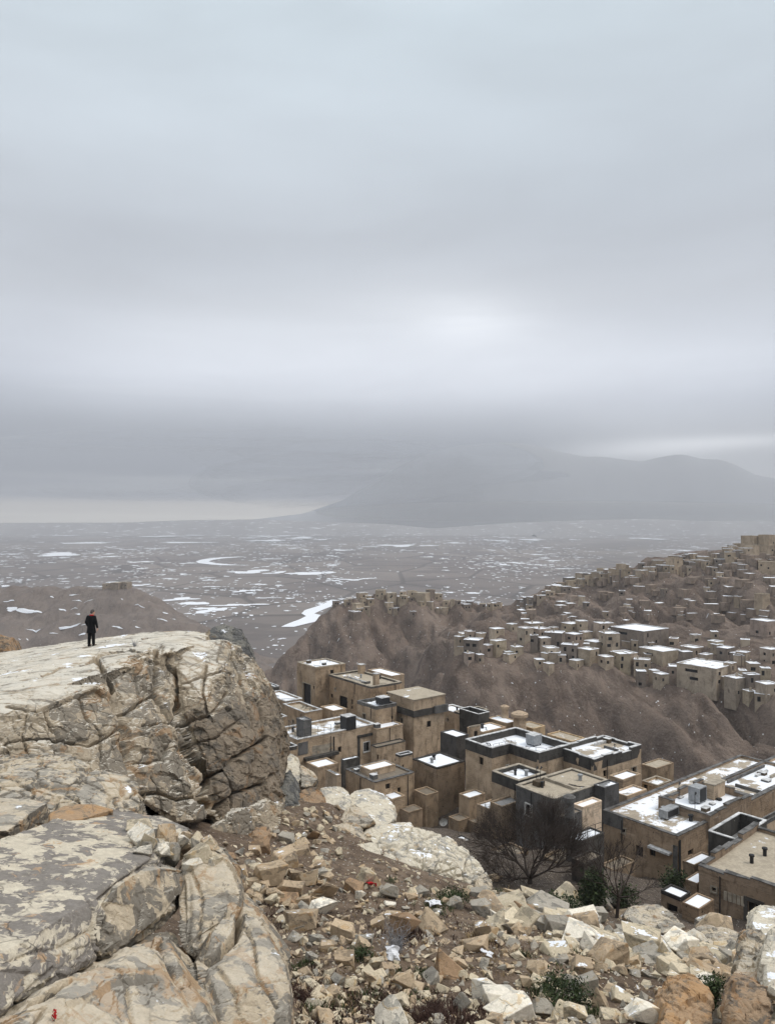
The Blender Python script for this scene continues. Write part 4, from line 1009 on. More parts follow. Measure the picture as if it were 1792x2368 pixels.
TINTS = {'tan': (0.80, 0.66, 0.50), 'ochre': (0.74, 0.60, 0.45), 'grey': (0.58, 0.56, 0.52), 'pale': (0.98, 0.89, 0.72), 'white': (1.28, 1.25, 1.17), 'brown': (0.52, 0.37, 0.25)}
HERO = [  # centre px, centre py, width, height in photo pixels, colour
    (657, 1987, 54, 35, 'tan'), (591, 1998, 35, 28, 'pale'), (558, 2016, 36, 30, 'tan'), (618, 2022, 58, 45, 'tan'), (676, 2022, 42, 35, 'tan'), (717, 2029, 38, 42, 'tan'), (665, 2056, 54, 40, 'ochre'),
    (740, 2060, 74, 40, 'ochre'), (698, 2084, 35, 24, 'ochre'), (562, 2045, 27, 27, 'tan'), (632, 2064, 27, 30, 'ochre'), (670, 2080, 40, 20, 'brown'), (704, 2122, 70, 50, 'tan'), (744, 2099, 60, 30, 'white'),
    (789, 2146, 54, 46, 'tan'), (840, 2169, 36, 30, 'grey'), (832, 2183, 28, 14, 'pale'), (849, 2033, 40, 30, 'pale'), (814, 2041, 50, 42, 'brown'), (872, 2029, 35, 42, 'tan'), (898, 2060, 36, 36, 'grey'), (834, 2066, 20, 32, 'white'),
    (954, 2056, 24, 40, 'pale'), (904, 2091, 30, 15, 'white'), (905, 2109, 36, 24, 'tan'), (1053, 2087, 36, 30, 'grey'), (938, 2146, 55, 48, 'brown'), (799, 2216, 38, 34, 'ochre'), (752, 2188, 36, 24, 'tan'), (869, 2227, 30, 24, 'pale'),
    (892, 2241, 35, 24, 'ochre'), (865, 2266, 42, 30, 'tan'), (927, 2274, 42, 36, 'tan'), (1101, 2181, 54, 36, 'ochre'), (1060, 2237, 90, 50, 'brown'), (1005, 2138, 56, 42, 'tan'), (1063, 2316, 50, 36, 'grey'), (912, 2352, 85, 45, 'white'),
    (1166, 2300, 86, 76, 'white'), (1191, 2336, 90, 48, 'white'), (1120, 2290, 50, 45, 'white'), (1352, 2282, 60, 50, 'grey'), (1398, 2306, 48, 60, 'tan'), (1442, 2302, 52, 34, 'pale'), (1488, 2340, 66, 56, 'white'), (1658, 2268, 60, 26, 'ochre'),
    (1418, 2344, 56, 26, 'pale'), (1344, 2225, 40, 42, 'ochre'), (1147, 2018, 32, 44, 'ochre'), (1340, 2155, 38, 40, 'brown'), (1285, 2130, 64, 44, 'brown'), (1212, 2120, 54, 30, 'brown'), (1265, 2098, 80, 34, 'grey'), (1323, 2078, 68, 32, 'pale'),
    (1368, 2114, 60, 34, 'grey'), (1443, 2110, 70, 30, 'ochre'), (1496, 2197, 66, 26, 'pale'), (1548, 2214, 36, 32, 'ochre'), (1583, 2212, 54, 44, 'grey'), (1620, 2220, 50, 38, 'pale'), (1618, 2255, 40, 26, 'pale'), (1670, 2156, 74, 46, 'tan'),
    (1630, 2135, 46, 24, 'grey'), (1687, 2173, 58, 50, 'tan'), (1418, 2197, 42, 26, 'pale'), (1157, 2140, 46, 40, 'grey'), (1118, 2150, 40, 40, 'tan'), (1166, 2090, 42, 34, 'grey'), (1112, 2062, 50, 38, 'grey'), (1116, 2105, 46, 30, 'grey'),
    (1230, 2062, 50, 24, 'pale'), (1182, 2066, 38, 26, 'tan'), (1392, 2085, 40, 34, 'grey'), (1410, 2078, 34, 26, 'grey'), (606, 1960, 34, 22, 'brown'), (530, 1975, 30, 26, 'brown'), (690, 1948, 40, 24, 'tan'), (722, 1930, 34, 24, 'brown'),
    (664, 1935, 34, 30, 'grey'), (700, 1965, 40, 24, 'ochre'), (1250, 2330, 50, 40, 'grey'), (1290, 2340, 44, 30, 'pale'), (1330, 2345, 50, 34, 'pale'), (1680, 2330, 34, 60, 'pale'), (1560, 2262, 34, 26, 'pale'), (1240, 2250, 40, 30, 'tan')]


def stone_label(col, w, px, py, hy):
    size = 'large' if w > 62 else 'medium' if w > 42 else 'small'
    c = {'tan': 'sandy tan', 'ochre': 'ochre orange', 'grey': 'grey', 'pale': 'pale cream', 'white': 'chalk white', 'brown': 'dark brown'}[col]
    if px < 660 and py < 2100: z = 'on the soil close under the outcrop'
    elif py < 1990 and px < 880: z = 'in the heap beside the smooth grey whaleback rock'
    elif px < 800 and py < 2120: z = 'in the loose cluster below the cream flat topped block'
    elif px < 960 and py < 2120: z = 'on the bare soil just below the whitish mound'
    elif px < 860: z = 'on the bare soil beside the tall streaked boulder'
    elif px < 1080 and py < 2260: z = 'around the silvery dead bush in mid slope'
    elif px < 1080: z = 'near the dark scrub at the bottom of the slope'
    elif py > 2270 and px < 1300: z = 'in the pile beside the low green bush at the bottom'
    elif py > 2270 and px < 1540: z = 'between the low green bush and the large orange boulder'
    elif py > 2240: z = 'near the large orange boulder and dark jagged slab'
    elif px < 1200 and py < 2130: z = 'against the end of the whitish mound'
    elif px < 1300 and py < 2120: z = 'under the dry grass at the upper rim of the slope'
    elif px < 1300: z = 'on the soil left of the pale rubble band'
    elif px < 1480 and py < 2140: z = 'on the rim below the two bare trees'
    elif px < 1480: z = 'at the near end of the pale rubble band'
    elif py < 2200: z = 'in the rubble below the small shed'
    else: z = 'along the lower edge of the pale rubble band'
    return f'{size} {c} stone {z}'


def build_stones():
    protos = stone_protos(); rnd = random.Random(21)
    def place(px, py, w, h, col, group='loose stones strewn over the slope', D=None, zoff=0.0):
        p = hit_near(px, py + h * 0.5, 9, 60) if D is None else P(px, py + h * .4, D)
        if p is None: return None
        W_ = w / F * p[1] * 1.25
        Hh = max(h / w * 0.95, 0.35)
        o = bpy.data.objects.new('stone', rnd.choice(protos)); COL.objects.link(o)
        s = W_ * 1.05
        o.scale = (s, s * rnd.uniform(.75, 1.0), s * min(1.15, Hh / 0.62) * rnd.uniform(.9, 1.1))
        o.rotation_euler = (rnd.uniform(-.3, .3), rnd.uniform(-.3, .3), rnd.uniform(-.5, .5) + rnd.choice([0, math.pi]))
        o.location = (p[0], p[1] + 0.15 * W_, p[2] - 0.12 * W_ + zoff)
        c = TINTS[col]; k = rnd.uniform(.85, 1.12)
        tag(o, stone_label(col, w, px, py, 0), 'stone', group, color=tuple(x * k * 0.92 for x in c))
        return o
    for h in HERO: place(*h)
    # pale blocks heaped on the end of the striped slab
    bpy.context.view_layer.update(); dg = bpy.context.evaluated_depsgraph_get()
    def cast(px, py):
        d = Vector(((px - CX) / F, 1, -(py - HY) / F)); L = d.length
        ok, loc, n, _, ob, _ = SC.ray_cast(dg, Vector((0, 0, 0)), d / L)
        return np.array(loc) if ok else None
    for i in range(44):
        a = rnd.random(); px = 318 + 185 * a; py = 1905 + 60 * rnd.random() + (45 * a * rnd.random())
        q = cast(px, py + 12)
        if q is None or q[1] > 19: continue
        w = rnd.uniform(34, 74); W_ = w / F * q[1]
        o = bpy.data.objects.new('stone', rnd.choice(protos)); COL.objects.link(o)
        o.scale = (W_, W_ * rnd.uniform(.7, 1), W_ * rnd.uniform(.8, 1.25)); o.rotation_euler = (rnd.uniform(-.5, .5), rnd.uniform(-.5, .5), rnd.uniform(0, 6))
        o.location = (q[0], q[1] + .05, q[2] - .18 * W_)
        c_ = rnd.choice(['pale', 'pale', 'white', 'tan', 'grey'])
        tag(o, '%s %s block heaped on the end of the long striped slab' % ('larger' if w > 54 else 'smaller', {'pale': 'cream', 'white': 'whitish', 'tan': 'sandy', 'grey': 'light grey'}[c_]), 'stone', 'pale blocks heaped on the striped slab', color=tuple(x * .82 for x in TINTS[c_]))
    # the rest
    n = 0
    regions = [(90, lambda: (rnd.uniform(1130, 1792), None)), (50, lambda: (rnd.uniform(640, 1120), rnd.uniform(2060, 2368))), (26, lambda: (rnd.uniform(540, 760), rnd.uniform(1950, 2110))), (26, lambda: (rnd.uniform(1100, 1520), rnd.uniform(2200, 2368)))]
    for cnt, fn in regions:
        for _ in range(cnt):
            px, py = fn()
            if py is None:   # pale rubble band
                py = 2065 + (px - 1130) * 0.20 + rnd.triangular(0, 120, 40)
                w = rnd.uniform(26, 74); col = rnd.choice(['pale', 'pale', 'tan', 'grey', 'white', 'ochre', 'pale'])
            else:
                w = rnd.uniform(12, 32); col = rnd.choice(['tan', 'pale', 'ochre', 'grey', 'tan'])
            place(px, py, w, w * rnd.uniform(.5, .85), col); n += 1
    # blocks between gravel and the single stones
    pd = []
    for me in protos:
        v = np.empty(len(me.vertices) * 3); me.vertices.foreach_get('co', v); pd.append((v.reshape(-1, 3), [tuple(p.vertices) for p in me.polygons]))
    for nm, colr, cnt in (('tan', 'tan', 210), ('cream', 'pale', 330), ('grey', 'grey', 170), ('ochre', 'ochre', 50)):
        vs, fs = [], []
        for _ in range(cnt):
            while True:
                px = rnd.uniform(530, 1880); py = rnd.uniform(1945, 2400); band = 2062 + (px - 1130) * 0.20
                if rnd.random() < .06: px = rnd.uniform(610, 900); py = rnd.uniform(1865, 1950); break
                if px > 1130 and py < band: continue
                if px > 1130 and py < band + 125: break
                if px < 800 and py < 2110 and rnd.random() < .35: break
                if rnd.random() < (.18 if not (1300 < px < 1560 and 2210 < py < 2300) else .05): break
            p = GT(px, py)
            if p is None: continue
            s_ = rnd.uniform(0.16, 0.44) * (1.5 if px > 1130 and py < band + 110 else 1.15 if px < 760 else 1)
            v, f = rnd.choice(pd); R = rot_m((rnd.gauss(0, .35), rnd.gauss(0, .35), rnd.uniform(0, 6)))
            w = (v * np.array([1, 1, rnd.uniform(.6, 1.1)]) @ R.T) * s_ + p - np.array([0, 0, .14 * s_])
            b = len(vs); vs.extend(map(tuple, w)); fs.extend([tuple(b + i for i in q) for q in f])
        o = link('rubble', mesh_np('rubble', vs, fs, [M['stone']])); k = .88; tag(o, kind='stuff', color=tuple(x * k for x in TINTS[colr]), label=f'{nm} broken rubble covering the slope')
    # gravel: thousands of small stones, one mesh
    base = protos[0]
    ico = [hull_mesh([[np.array([rnd.gauss(0, 1), rnd.gauss(0, 1), rnd.gauss(0, .8)]) / 1.6 for _ in range(9)]]) for _ in range(6)]
    data = []
    for me in ico:
        v = np.empty(len(me.vertices) * 3); me.vertices.foreach_get('co', v); data.append((v.reshape(-1, 3), [tuple(p.vertices) for p in me.polygons]))
    for mi_, (nm, colr, cnt) in enumerate([('tan', 'tan', 1500), ('pale', 'pale', 1300), ('grey', 'grey', 600)]):
        vs, fs = [], []
        for _ in range(cnt):
            while True:
                px = rnd.uniform(520, 1900); py = rnd.uniform(1950, 2400)
                band = 2065 + (px - 1130) * 0.20
                if px > 1130 and py < band: continue
                if px > 1130 and py < band + 130: break
                if rnd.random() < 0.45: break
            D = None
            p = hit_near(px, py, 9, 50) if False else None
            # sample in world space instead: invert by a coarse table
            p = GT(px, py)
            if p is None: continue
            s = 0.03 + 0.10 * rnd.random() ** 2 * (1.6 if px > 1130 and py < band + 110 else 1)
            v, f = rnd.choice(data)
            R = rot_m((rnd.uniform(0, 6), rnd.uniform(0, 6), rnd.uniform(0, 6)))
            w = (v @ R.T) * s * np.array([1, 1, .7]) + p
            b = len(vs); vs.extend(map(tuple, w)); fs.extend([tuple(b + i for i in q) for q in f])
        o = link('gravel', mesh_np('gravel', vs, fs, [M['stone']])); tag(o, kind='stuff', color=tuple(x * .9 for x in TINTS[colr]), label=f'small {nm} rubble and gravel strewn on the slope')


_gt = {}
def GT(px, py):
    """ground point near a photo position, from a cached coarse table"""
    if not _gt:
        xs = np.arange(500, 1941, 40); ys = np.arange(1850, 2431, 20)
        A = np.full((len(ys), len(xs)), np.nan)
        for j, y in enumerate(ys):
            for i, x in enumerate(xs):
                h = hit_near(x, y, 8, 70)
                if h is not None: A[j, i] = h[1]
        _gt['a'] = A
    A = _gt['a']; i = (px - 500) / 40; j = (py - 1850) / 20
    i0, j0 = int(i), int(j)
    if i0 < 0 or j0 < 0 or i0 + 1 >= A.shape[1] or j0 + 1 >= A.shape[0]: return None
    fi, fj = i - i0, j - j0
    D = A[j0, i0] * (1 - fi) * (1 - fj) + A[j0, i0 + 1] * fi * (1 - fj) + A[j0 + 1, i0] * (1 - fi) * fj + A[j0 + 1, i0 + 1] * fi * fj
    if not np.isfinite(D) or D > 48: return None
    x = (px - CX) / F * D
    return np.array([x, D, float(near_z(np.array([x]), np.array([D]))[0]) + 0.02])
# ------------------------------------------------------------ mesh collector for built things (local coordinates)
class MB:
    def __init__(s): s.v, s.f = [], []
    def quad(s, a, b, c, d):
        n = len(s.v); s.v += [a, b, c, d]; s.f.append((n, n + 1, n + 2, n + 3))
    def box(s, x0, x1, y0, y1, z0, z1):
        n = len(s.v)
        s.v += [(x, y, z) for z in (z0, z1) for y in (y0, y1) for x in (x0, x1)]
        s.f += [tuple(n + i for i in q) for q in ((0, 2, 3, 1), (4, 5, 7, 6), (0, 1, 5, 4), (1, 3, 7, 5), (3, 2, 6, 7), (2, 0, 4, 6))]
    def tube(s, a, b, r0, r1, k=6):
        a, b = Vector(a), Vector(b); d = (b - a)
        if d.length < 1e-6: return
        d.normalize(); u = d.orthogonal().normalized(); w = d.cross(u); n = len(s.v)
        for c, r in ((a, r0), (b, r1)):
            for i in range(k):
                t = 2 * math.pi * i / k; q = c + (u * math.cos(t) + w * math.sin(t)) * r; s.v.append(tuple(q))
        for i in range(k): s.f.append((n + i, n + (i + 1) % k, n + k + (i + 1) % k, n + k + i))
        s.f.append(tuple(n + i for i in range(k))[::-1]); s.f.append(tuple(n + k + i for i in range(k)))
    def lathe(s, prof, cx=0, cy=0, k=16):
        n = len(s.v)
        for r, z in prof:
            for i in range(k):
                t = 2 * math.pi * i / k; s.v.append((cx + r * math.cos(t), cy + r * math.sin(t), z))
        for j in range(len(prof) - 1):
            for i in range(k): s.f.append((n + j * k + i, n + j * k + (i + 1) % k, n + (j + 1) * k + (i + 1) % k, n + (j + 1) * k + i))
        s.f.append(tuple(n + (len(prof) - 1) * k + i for i in range(k)))
    def build(s, name, mat, parent=None, jitter=0.0, smooth=False, loc=None):
        v = np.array(s.v, float)
        if jitter:
            key = np.round(v, 3)
            n = np.stack([vnoise(key * 1.7 + 13.1 * k, 71 + k) for k in range(3)], -1) - .5
            n += 0.5 * (np.stack([vnoise(key * 6.1 + 13.1 * k, 81 + k) for k in range(3)], -1) - .5)
            v = v + n * 2 * jitter * np.array([1, 1, 0.8])
        me = bpy.data.meshes.new(name); me.from_pydata([tuple(map(float, q)) for q in v], [], s.f); me.materials.append(mat)
        if smooth: me.polygons.foreach_set('use_smooth', [True] * len(me.polygons))
        me.update()
        return link(name, me, parent, loc)


def wall_face(mb, p0, p1, z0, z1, holes, depth=0.3, step=1.1):
    """rectangular wall from p0 to p1 (outward side on the right hand), holes = (u0,u1,z0,z1)"""
    p0, p1 = np.array(p0, float), np.array(p1, float)
    L = np.linalg.norm(p1 - p0)
    if L < 1e-4: return
    d = (p1 - p0) / L; nrm = np.array([d[1], -d[0]])
    holes = [(max(.05, a), min(L - .05, b), max(z0 + .05, c), min(z1 - .05, e)) for a, b, c, e in holes]
    holes = [h for h in holes if h[1] - h[0] > .1 and h[3] - h[2] > .1]
    us = set(np.linspace(0, L, max(1, int(round(L / step))) + 1)); zs = set(np.linspace(z0, z1, max(1, int(round((z1 - z0) / step))) + 1))
    for a, b, c, e in holes: us |= {a, b}; zs |= {c, e}
    us, zs = sorted(us), sorted(zs)
    def pt(u, z, dd=0.0): q = p0 + d * u - nrm * dd; return (q[0], q[1], z)
    for i in range(len(us) - 1):
        if us[i + 1] - us[i] < 1e-5: continue
        for j in range(len(zs) - 1):
            if zs[j + 1] - zs[j] < 1e-5: continue
            um, zm = (us[i] + us[i + 1]) / 2, (zs[j] + zs[j + 1]) / 2
            if any(a < um < b and c < zm < e for a, b, c, e in holes): continue
            mb.quad(pt(us[i], zs[j]), pt(us[i + 1], zs[j]), pt(us[i + 1], zs[j + 1]), pt(us[i], zs[j + 1]))
    for a, b, c, e in holes:
        mb.quad(pt(a, c), pt(a, c, depth), pt(a, e, depth), pt(a, e)); mb.quad(pt(b, c, depth), pt(b, c), pt(b, e), pt(b, e, depth))
        mb.quad(pt(a, c, depth), pt(a, c), pt(b, c), pt(b, c, depth)); mb.quad(pt(a, e), pt(a, e, depth), pt(b, e, depth), pt(b, e))


BCOUNT = [0]
PLAN = []


class Bld:
    """flat roofed house; front = photo pixel of the nearest roof corner, R / L = photo x of the right and left roof corners"""
    def __init__(s, label, front, D, R, L, base, yaw=37, wall='wall_tan', roof='roof_patch', par=0.45, par_mat=None, par_h=None, cop='coping', ruin=0.0, tint=(1, 1, 1),
                 wins=(), doors=(), poly=None, cat='house', name='stone_house', group='flat roofed stone houses of the near town', band=None, jitter=0.035, dn=3.0, thick=0.32):
        rnd = random.Random(BCOUNT[0] * 7 + 5); BCOUNT[0] += 1; s.rnd = rnd
        s.o = P(front[0], front[1], D); s.yaw = math.radians(yaw); s.zr = s.o[2]
        U = np.array([math.cos(s.yaw), math.sin(s.yaw)]); Vv = np.array([-math.sin(s.yaw), math.cos(s.yaw)]); s.U, s.V = U, Vv
        def along(dirv, px):      # length so that the corner projects to column px
            k = (px - CX) / F
            return (k * s.o[1] - s.o[0]) / (dirv[0] - k * dirv[1])
        s.a = along(U, R); s.b = along(Vv, L)
        zb = -(base - HY) / F * D
        s.h = s.zr - zb; s.H = s.h + dn         # wall height incl. the part in the ground
        s.root = empty(name, (s.o[0], s.o[1], zb - dn), s.yaw); s.zoff = zb - dn
        tag(s.root, label, cat, group)
        H = s.H; rect = [(0, 0), (s.a, 0), (s.a, s.b), (0, s.b)]
        s.fp = rect
        if poly: s.fp = [s.local(px, py)[:2] for px, py in poly]; s.fp = s.snap(s.fp)
        ph = par if par_h is None else par_h
        # extra small openings on plain walls
        s.auto = []
        holes = {}
        s.wins = []
        for kind, lst in (('window', wins), ('door', doors)):
            for w in lst:
                face, x0, x1, y0, y1 = w[:5]; style = w[5] if len(w) > 5 else 'plain'
                e = s.face_index(face)
                q0 = s.on_face(e, x0, (y0 + y1) / 2); q1 = s.on_face(e, x1, (y0 + y1) / 2)
                z1 = s.on_face(e, (x0 + x1) / 2, y0)[1]; z0 = s.on_face(e, (x0 + x1) / 2, y1)[1]
                ua, ub = sorted((q0[0], q1[0]))
                holes.setdefault(e, []).append((ua, ub, z0, z1)); s.wins.append((kind, e, ua, ub, z0, z1, style))
        for e, Lw in ((0, s.a), (len(s.fp) - 1, s.b)):
            if s.h < 2.6 or Lw < 4.2 or label.startswith(('plain brown cube', 'open yard', 'deep black')): continue
            for k in range(int(Lw / 3.6)):
                if rnd.random() < .28: continue
                u = (k + rnd.uniform(.3, .7)) * Lw / max(1, int(Lw / 3.6)); w_, h_ = rnd.choice([(.45, .6), (.6, .8), (.75, 1.1), (.4, .4), (.7, .9)])
                z1 = H - rnd.uniform(.7, max(.8, min(s.h - 1.2, 2.2))); q = (u - w_ / 2, u + w_ / 2, z1 - h_, z1)
                if any(q[0] < b_[1] + .5 and b_[0] < q[1] + .5 and q[2] < b_[3] + .5 and b_[2] < q[3] + .5 for b_ in holes.get(e, [])): continue
                if q[0] < .4 or q[1] > Lw - .4: continue
                holes.setdefault(e, []).append(q); s.wins.append(('window', e, *q, rnd.choice(['plain', 'plain', 'pale'])))
        mb = MB(); n = len(s.fp)
        for e in range(n):
            wall_face(mb, s.fp[e], s.fp[(e + 1) % n], 0, H, holes.get(e, []))
        wl = mb.build('wall', M[wall], s.root, jitter); kk = rnd.uniform(.88, 1.12); wl.color = tuple(c * kk for c in tint) + (1,)
        s.wall = wl
        # roof slab
        rb = MB(); rb.v = [(x, y, H - 0.02) for x, y in s.fp]; rb.f = [tuple(range(n))]
        s.roof = rb.build('roof', M[roof], s.root)
        # parapet
        pm = par_mat or wall
        thick = min(thick, .07 * min(s.a, s.b))
        if min(s.a, s.b) < 5 and ph < .15: cop = None
        if ph > 0.02: s.parapet(s.fp, H, ph, M[pm], tint, cop, ruin, thick, band)
        for w in s.wins: s.opening(*w)
        s.clutter(H)
        PLAN.append((s.o[0] + U[0] * s.a / 2 + Vv[0] * s.b / 2, s.o[1] + U[1] * s.a / 2 + Vv[1] * s.b / 2, zb))

    def clutter(s, H):
        """hatches, pipes, little walls and boxes found on the roofs, pipes on the walls"""
        rnd = s.rnd; a, b = min(s.a, 16), min(s.b, 16)
        if min(a, b) < 3: return
        if len(s.fp) > 4: b = min(b, 7)
        n = int(min(7, a * b / 14)) + 1
        for k in range(n):
            x, y = rnd.uniform(.12, .88) * a, rnd.uniform(.12, .88) * b; t_ = rnd.random(); m = MB()
            if t_ < .35:
                q = rnd.uniform(.12, .22); m.lathe([(q, H - .05), (q, H + .5), (q * 1.5, H + .5), (q * 1.4, H + .62)], x, y, 8); m.build('vent', M['dark' if rnd.random() < .6 else 'grey_metal'], s.roof)
            elif t_ < .6:
                w, d_, h_ = rnd.uniform(.4, .9), rnd.uniform(.4, .9), rnd.uniform(.25, .6); m.box(x - w / 2, x + w / 2, y - d_ / 2, y + d_ / 2, H - .05, H + h_); m.build('hatch', M[rnd.choice(['wall_grey', 'coping_tan', 'wall_dark', 'wood'])], s.roof, .03)
                m = MB(); m.box(x - w / 2 - .04, x + w / 2 + .04, y - d_ / 2 - .04, y + d_ / 2 + .04, H + h_ + .003, H + h_ + .06); m.build('hatch', M['coping'], s.roof, .02)
            elif t_ < .85 and a > 4:
                L = rnd.uniform(.25, .6) * (a if rnd.random() < .5 else b); h_ = rnd.uniform(.2, .45)
                if rnd.random() < .5: m.box(max(.4, x - L / 2), min(a - .4, x + L / 2), y, y + .22, H - .05, H + h_)
                else: m.box(x, x + .22, max(.4, y - L / 2), min(b - .4, y + L / 2), H - .05, H + h_)
                m.build('low_wall', M[rnd.choice(['coping_tan', 'coping_dark', 'coping'])], s.roof, .05)
            else:
                p = [(x, y, H + .04)]
                for _ in range(4): p.append((min(a - .3, max(.3, p[-1][0] + rnd.uniform(-1.2, 1.2))), min(b - .3, max(.3, p[-1][1] + rnd.uniform(-1.2, 1.2))), H + .04))
                for u, v in zip(p[:-1], p[1:]): m.tube(u, v, .035, .035, 4)
                m.build('pipe', M['dark'], s.roof)
        for e, Lw, nr in ((0, s.a, (0, -1)), (len(s.fp) - 1, s.b, (-1, 0))):
            if Lw < 3.5 or s.h < 2.5: continue
            if rnd.random() < .6:
                u = rnd.uniform(.1, .9) * Lw; m = MB(); L = rnd.uniform(1.5, s.h)
                x, y = (u, -.09) if nr[1] else (-.09, s.b - u)
                m.tube((x, y, H - .1), (x, y, H - L), .045, .045, 5); m.tube((x, y, H - .1), (x - nr[0] * .3, y - nr[1] * .3, H - .1), .045, .045, 5); m.build('drainpipe', M['dark'], s.root)

    def local(s, px, py, z=None):
        """photo pixel on the roof plane -> local x,y"""
        z = s.zr if z is None else z
        D = -z * F / (py - HY); p = np.array([(px - CX) / F * D, D]) - s.o[:2]
        return (float(p @ s.U), float(p @ s.V), s.H + (z - s.zr))

    def snap(s, fp):
        fp = [list(p) for p in fp]; n = len(fp)
        for i in range(n):
            a, b = fp[i], fp[(i + 1) % n]
            if abs(b[0] - a[0]) > abs(b[1] - a[1]): m = (a[1] + b[1]) / 2; a[1] = b[1] = m
            else: m = (a[0] + b[0]) / 2; a[0] = b[0] = m
        for i in range(n):
            a, b = fp[i], fp[(i + 1) % n]
            if abs(b[0] - a[0]) > abs(b[1] - a[1]): b[1] = a[1]
            else: b[0] = a[0]
        return [tuple(p) for p in fp]

    def face_index(s, face):
        n = len(s.fp)
        if face == 'R': return 0
        if face == 'L': return n - 1
        return int(face)

    def on_face(s, e, px, py):
        """photo pixel -> (distance along the wall, local z) on wall e"""
        n = len(s.fp); p0 = np.array(s.fp[e]); p1 = np.array(s.fp[(e + 1) % n]); d = (p1 - p0) / np.linalg.norm(p1 - p0)
        w0 = s.o[:2] + s.U * p0[0] + s.V * p0[1]; dw = s.U * d[0] + s.V * d[1]
        k = (px - CX) / F
        u = (k * w0[1] - w0[0]) / (dw[0] - k * dw[1])
        D = w0[1] + u * dw[1]
        return (float(u), float(-(py - HY) / F * D - s.zoff))

    def parapet(s, fp, z, ph, mat, tint, cop, ruin, t, band):
        mb, cb = MB(), MB(); n = len(fp); rnd = s.rnd; low = band or 0.0
        for e in range(n):
            p0, p1 = np.array(fp[e], float), np.array(fp[(e + 1) % n], float); L = np.linalg.norm(p1 - p0)
            if L < 2 * t: continue
            d = (p1 - p0) / L; nr = np.array([d[1], -d[0]]); pr = np.array(fp[e]) - np.array(fp[e - 1]); nx = np.array(fp[(e + 2) % n]) - p1
            u = 0.0; end = L - t
            convex_end = (d[0] * nx[1] - d[1] * nx[0]) > 0
            if not convex_end: end = L
            nseg = max(1, int(L / (1.6 if ruin else 3.0)))
            cuts = [u + (end - u) * k / nseg for k in range(nseg + 1)]
            def pt(uu, vv): q = p0 + d * uu - nr * vv; return (q[0], q[1])
            for k in range(nseg):
                h = ph * (1 - ruin * rnd.random()) if ruin else ph
                if ruin and rnd.random() < 0.18 * ruin: h = ph * 0.25
                a, b = cuts[k], cuts[k + 1]
                for (q, z0, z1, v0, v1, oa) in ((mb, z - 0.05 - low, z + h, -0.025, t, 0), (cb, z + h, z + h + 0.07, -0.06, t + 0.04, 1)):
                    A, B, C_, D_ = pt(a, v0), pt(b, v0), pt(b, v1), pt(a, v1)
                    i = len(q.v); q.v += [(*A, z0), (*B, z0), (*C_, z0), (*D_, z0), (*A, z1), (*B, z1), (*C_, z1), (*D_, z1)]
                    q.f += [tuple(i + j for j in f) for f in ((0, 3, 2, 1), (4, 5, 6, 7), (0, 1, 5, 4), (1, 2, 6, 5), (2, 3, 7, 6), (3, 0, 4, 7))]
        p = mb.build('parapet', mat, s.root, 0.03 + 0.05 * ruin); p.color = tuple(tint) + (1,)
        if cop: cb.build('coping', M[cop], p, 0.03 + 0.05 * ruin)

    def opening(s, kind, e, ua, ub, z0, z1, style):
        n = len(s.fp); p0 = np.array(s.fp[e]); p1 = np.array(s.fp[(e + 1) % n]); d = (p1 - p0) / np.linalg.norm(p1 - p0); nr = np.array([d[1], -d[0]])
        def bx(mb, u0, u1, za, zb, v0, v1):
            c = [p0 + d * u - nr * v for u, v in ((u0, v0), (u1, v0), (u1, v1), (u0, v1))]; i = len(mb.v)
            mb.v += [(*q, za) for q in c] + [(*q, zb) for q in c]
            mb.f += [tuple(i + j for j in f) for f in ((0, 3, 2, 1), (4, 5, 6, 7), (0, 1, 5, 4), (1, 2, 6, 5), (2, 3, 7, 6), (3, 0, 4, 7))]
        s.bx = bx
        fr = MB(); w = 0.11 if style in ('white', 'pale') else 0.05
        proud = -0.05 if style in ('white', 'pale', 'dark') else 0.16
        if style == 'dark': w = 0.28
        o = w if style in ('white', 'pale', 'dark') else 0
        bx(fr, ua - o, ua - o + w, z0, z1, proud, 0.27); bx(fr, ub + o - w, ub + o, z0, z1, proud, 0.27)
        bx(fr, ua - o, ub + o, z1, z1 + (w if o else -w), proud - .003, 0.27)
        if kind == 'window': bx(fr, ua - o, ub + o, z0 - w, z0, proud - .03, 0.27)
        mat = {'white': 'white', 'pale': 'coping_tan', 'dark': 'wall_dark', 'plain': 'wood'}[style]
        f = fr.build(kind, M[mat], s.root)
        pn = MB(); bx(pn, ua, ub, z0, z1, 0.245, 0.275)
        if kind == 'window' and ub - ua > 0.5:
            um = (ua + ub) / 2; bar = MB(); bx(bar, um - .025, um + .025, z0, z1, 0.2, 0.243); bar.build('mullion', M[mat], f)
        pn.build('pane' if kind == 'window' else 'door_leaf', M['glass'], f)

    def slab(s, name, mat, e, x0, x1, y0, y1, v0, v1, jit=0.02):
        """box standing on / hanging out from wall e, by photo pixels of its face"""
        q0 = s.on_face(e, x0, (y0 + y1) / 2); q1 = s.on_face(e, x1, (y0 + y1) / 2); z1 = s.on_face(e, (x0 + x1) / 2, y0)[1]; z0 = s.on_face(e, (x0 + x1) / 2, y1)[1]
        mb = MB(); n = len(s.fp); p0 = np.array(s.fp[e]); p1 = np.array(s.fp[(e + 1) % n]); d = (p1 - p0) / np.linalg.norm(p1 - p0); nr = np.array([d[1], -d[0]])
        ua, ub = sorted((q0[0], q1[0]))
        c = [p0 + d * u - nr * v for u, v in ((ua, v0), (ub, v0), (ub, v1), (ua, v1))]
        mb.v += [(*q, z0) for q in c] + [(*q, z1) for q in c]
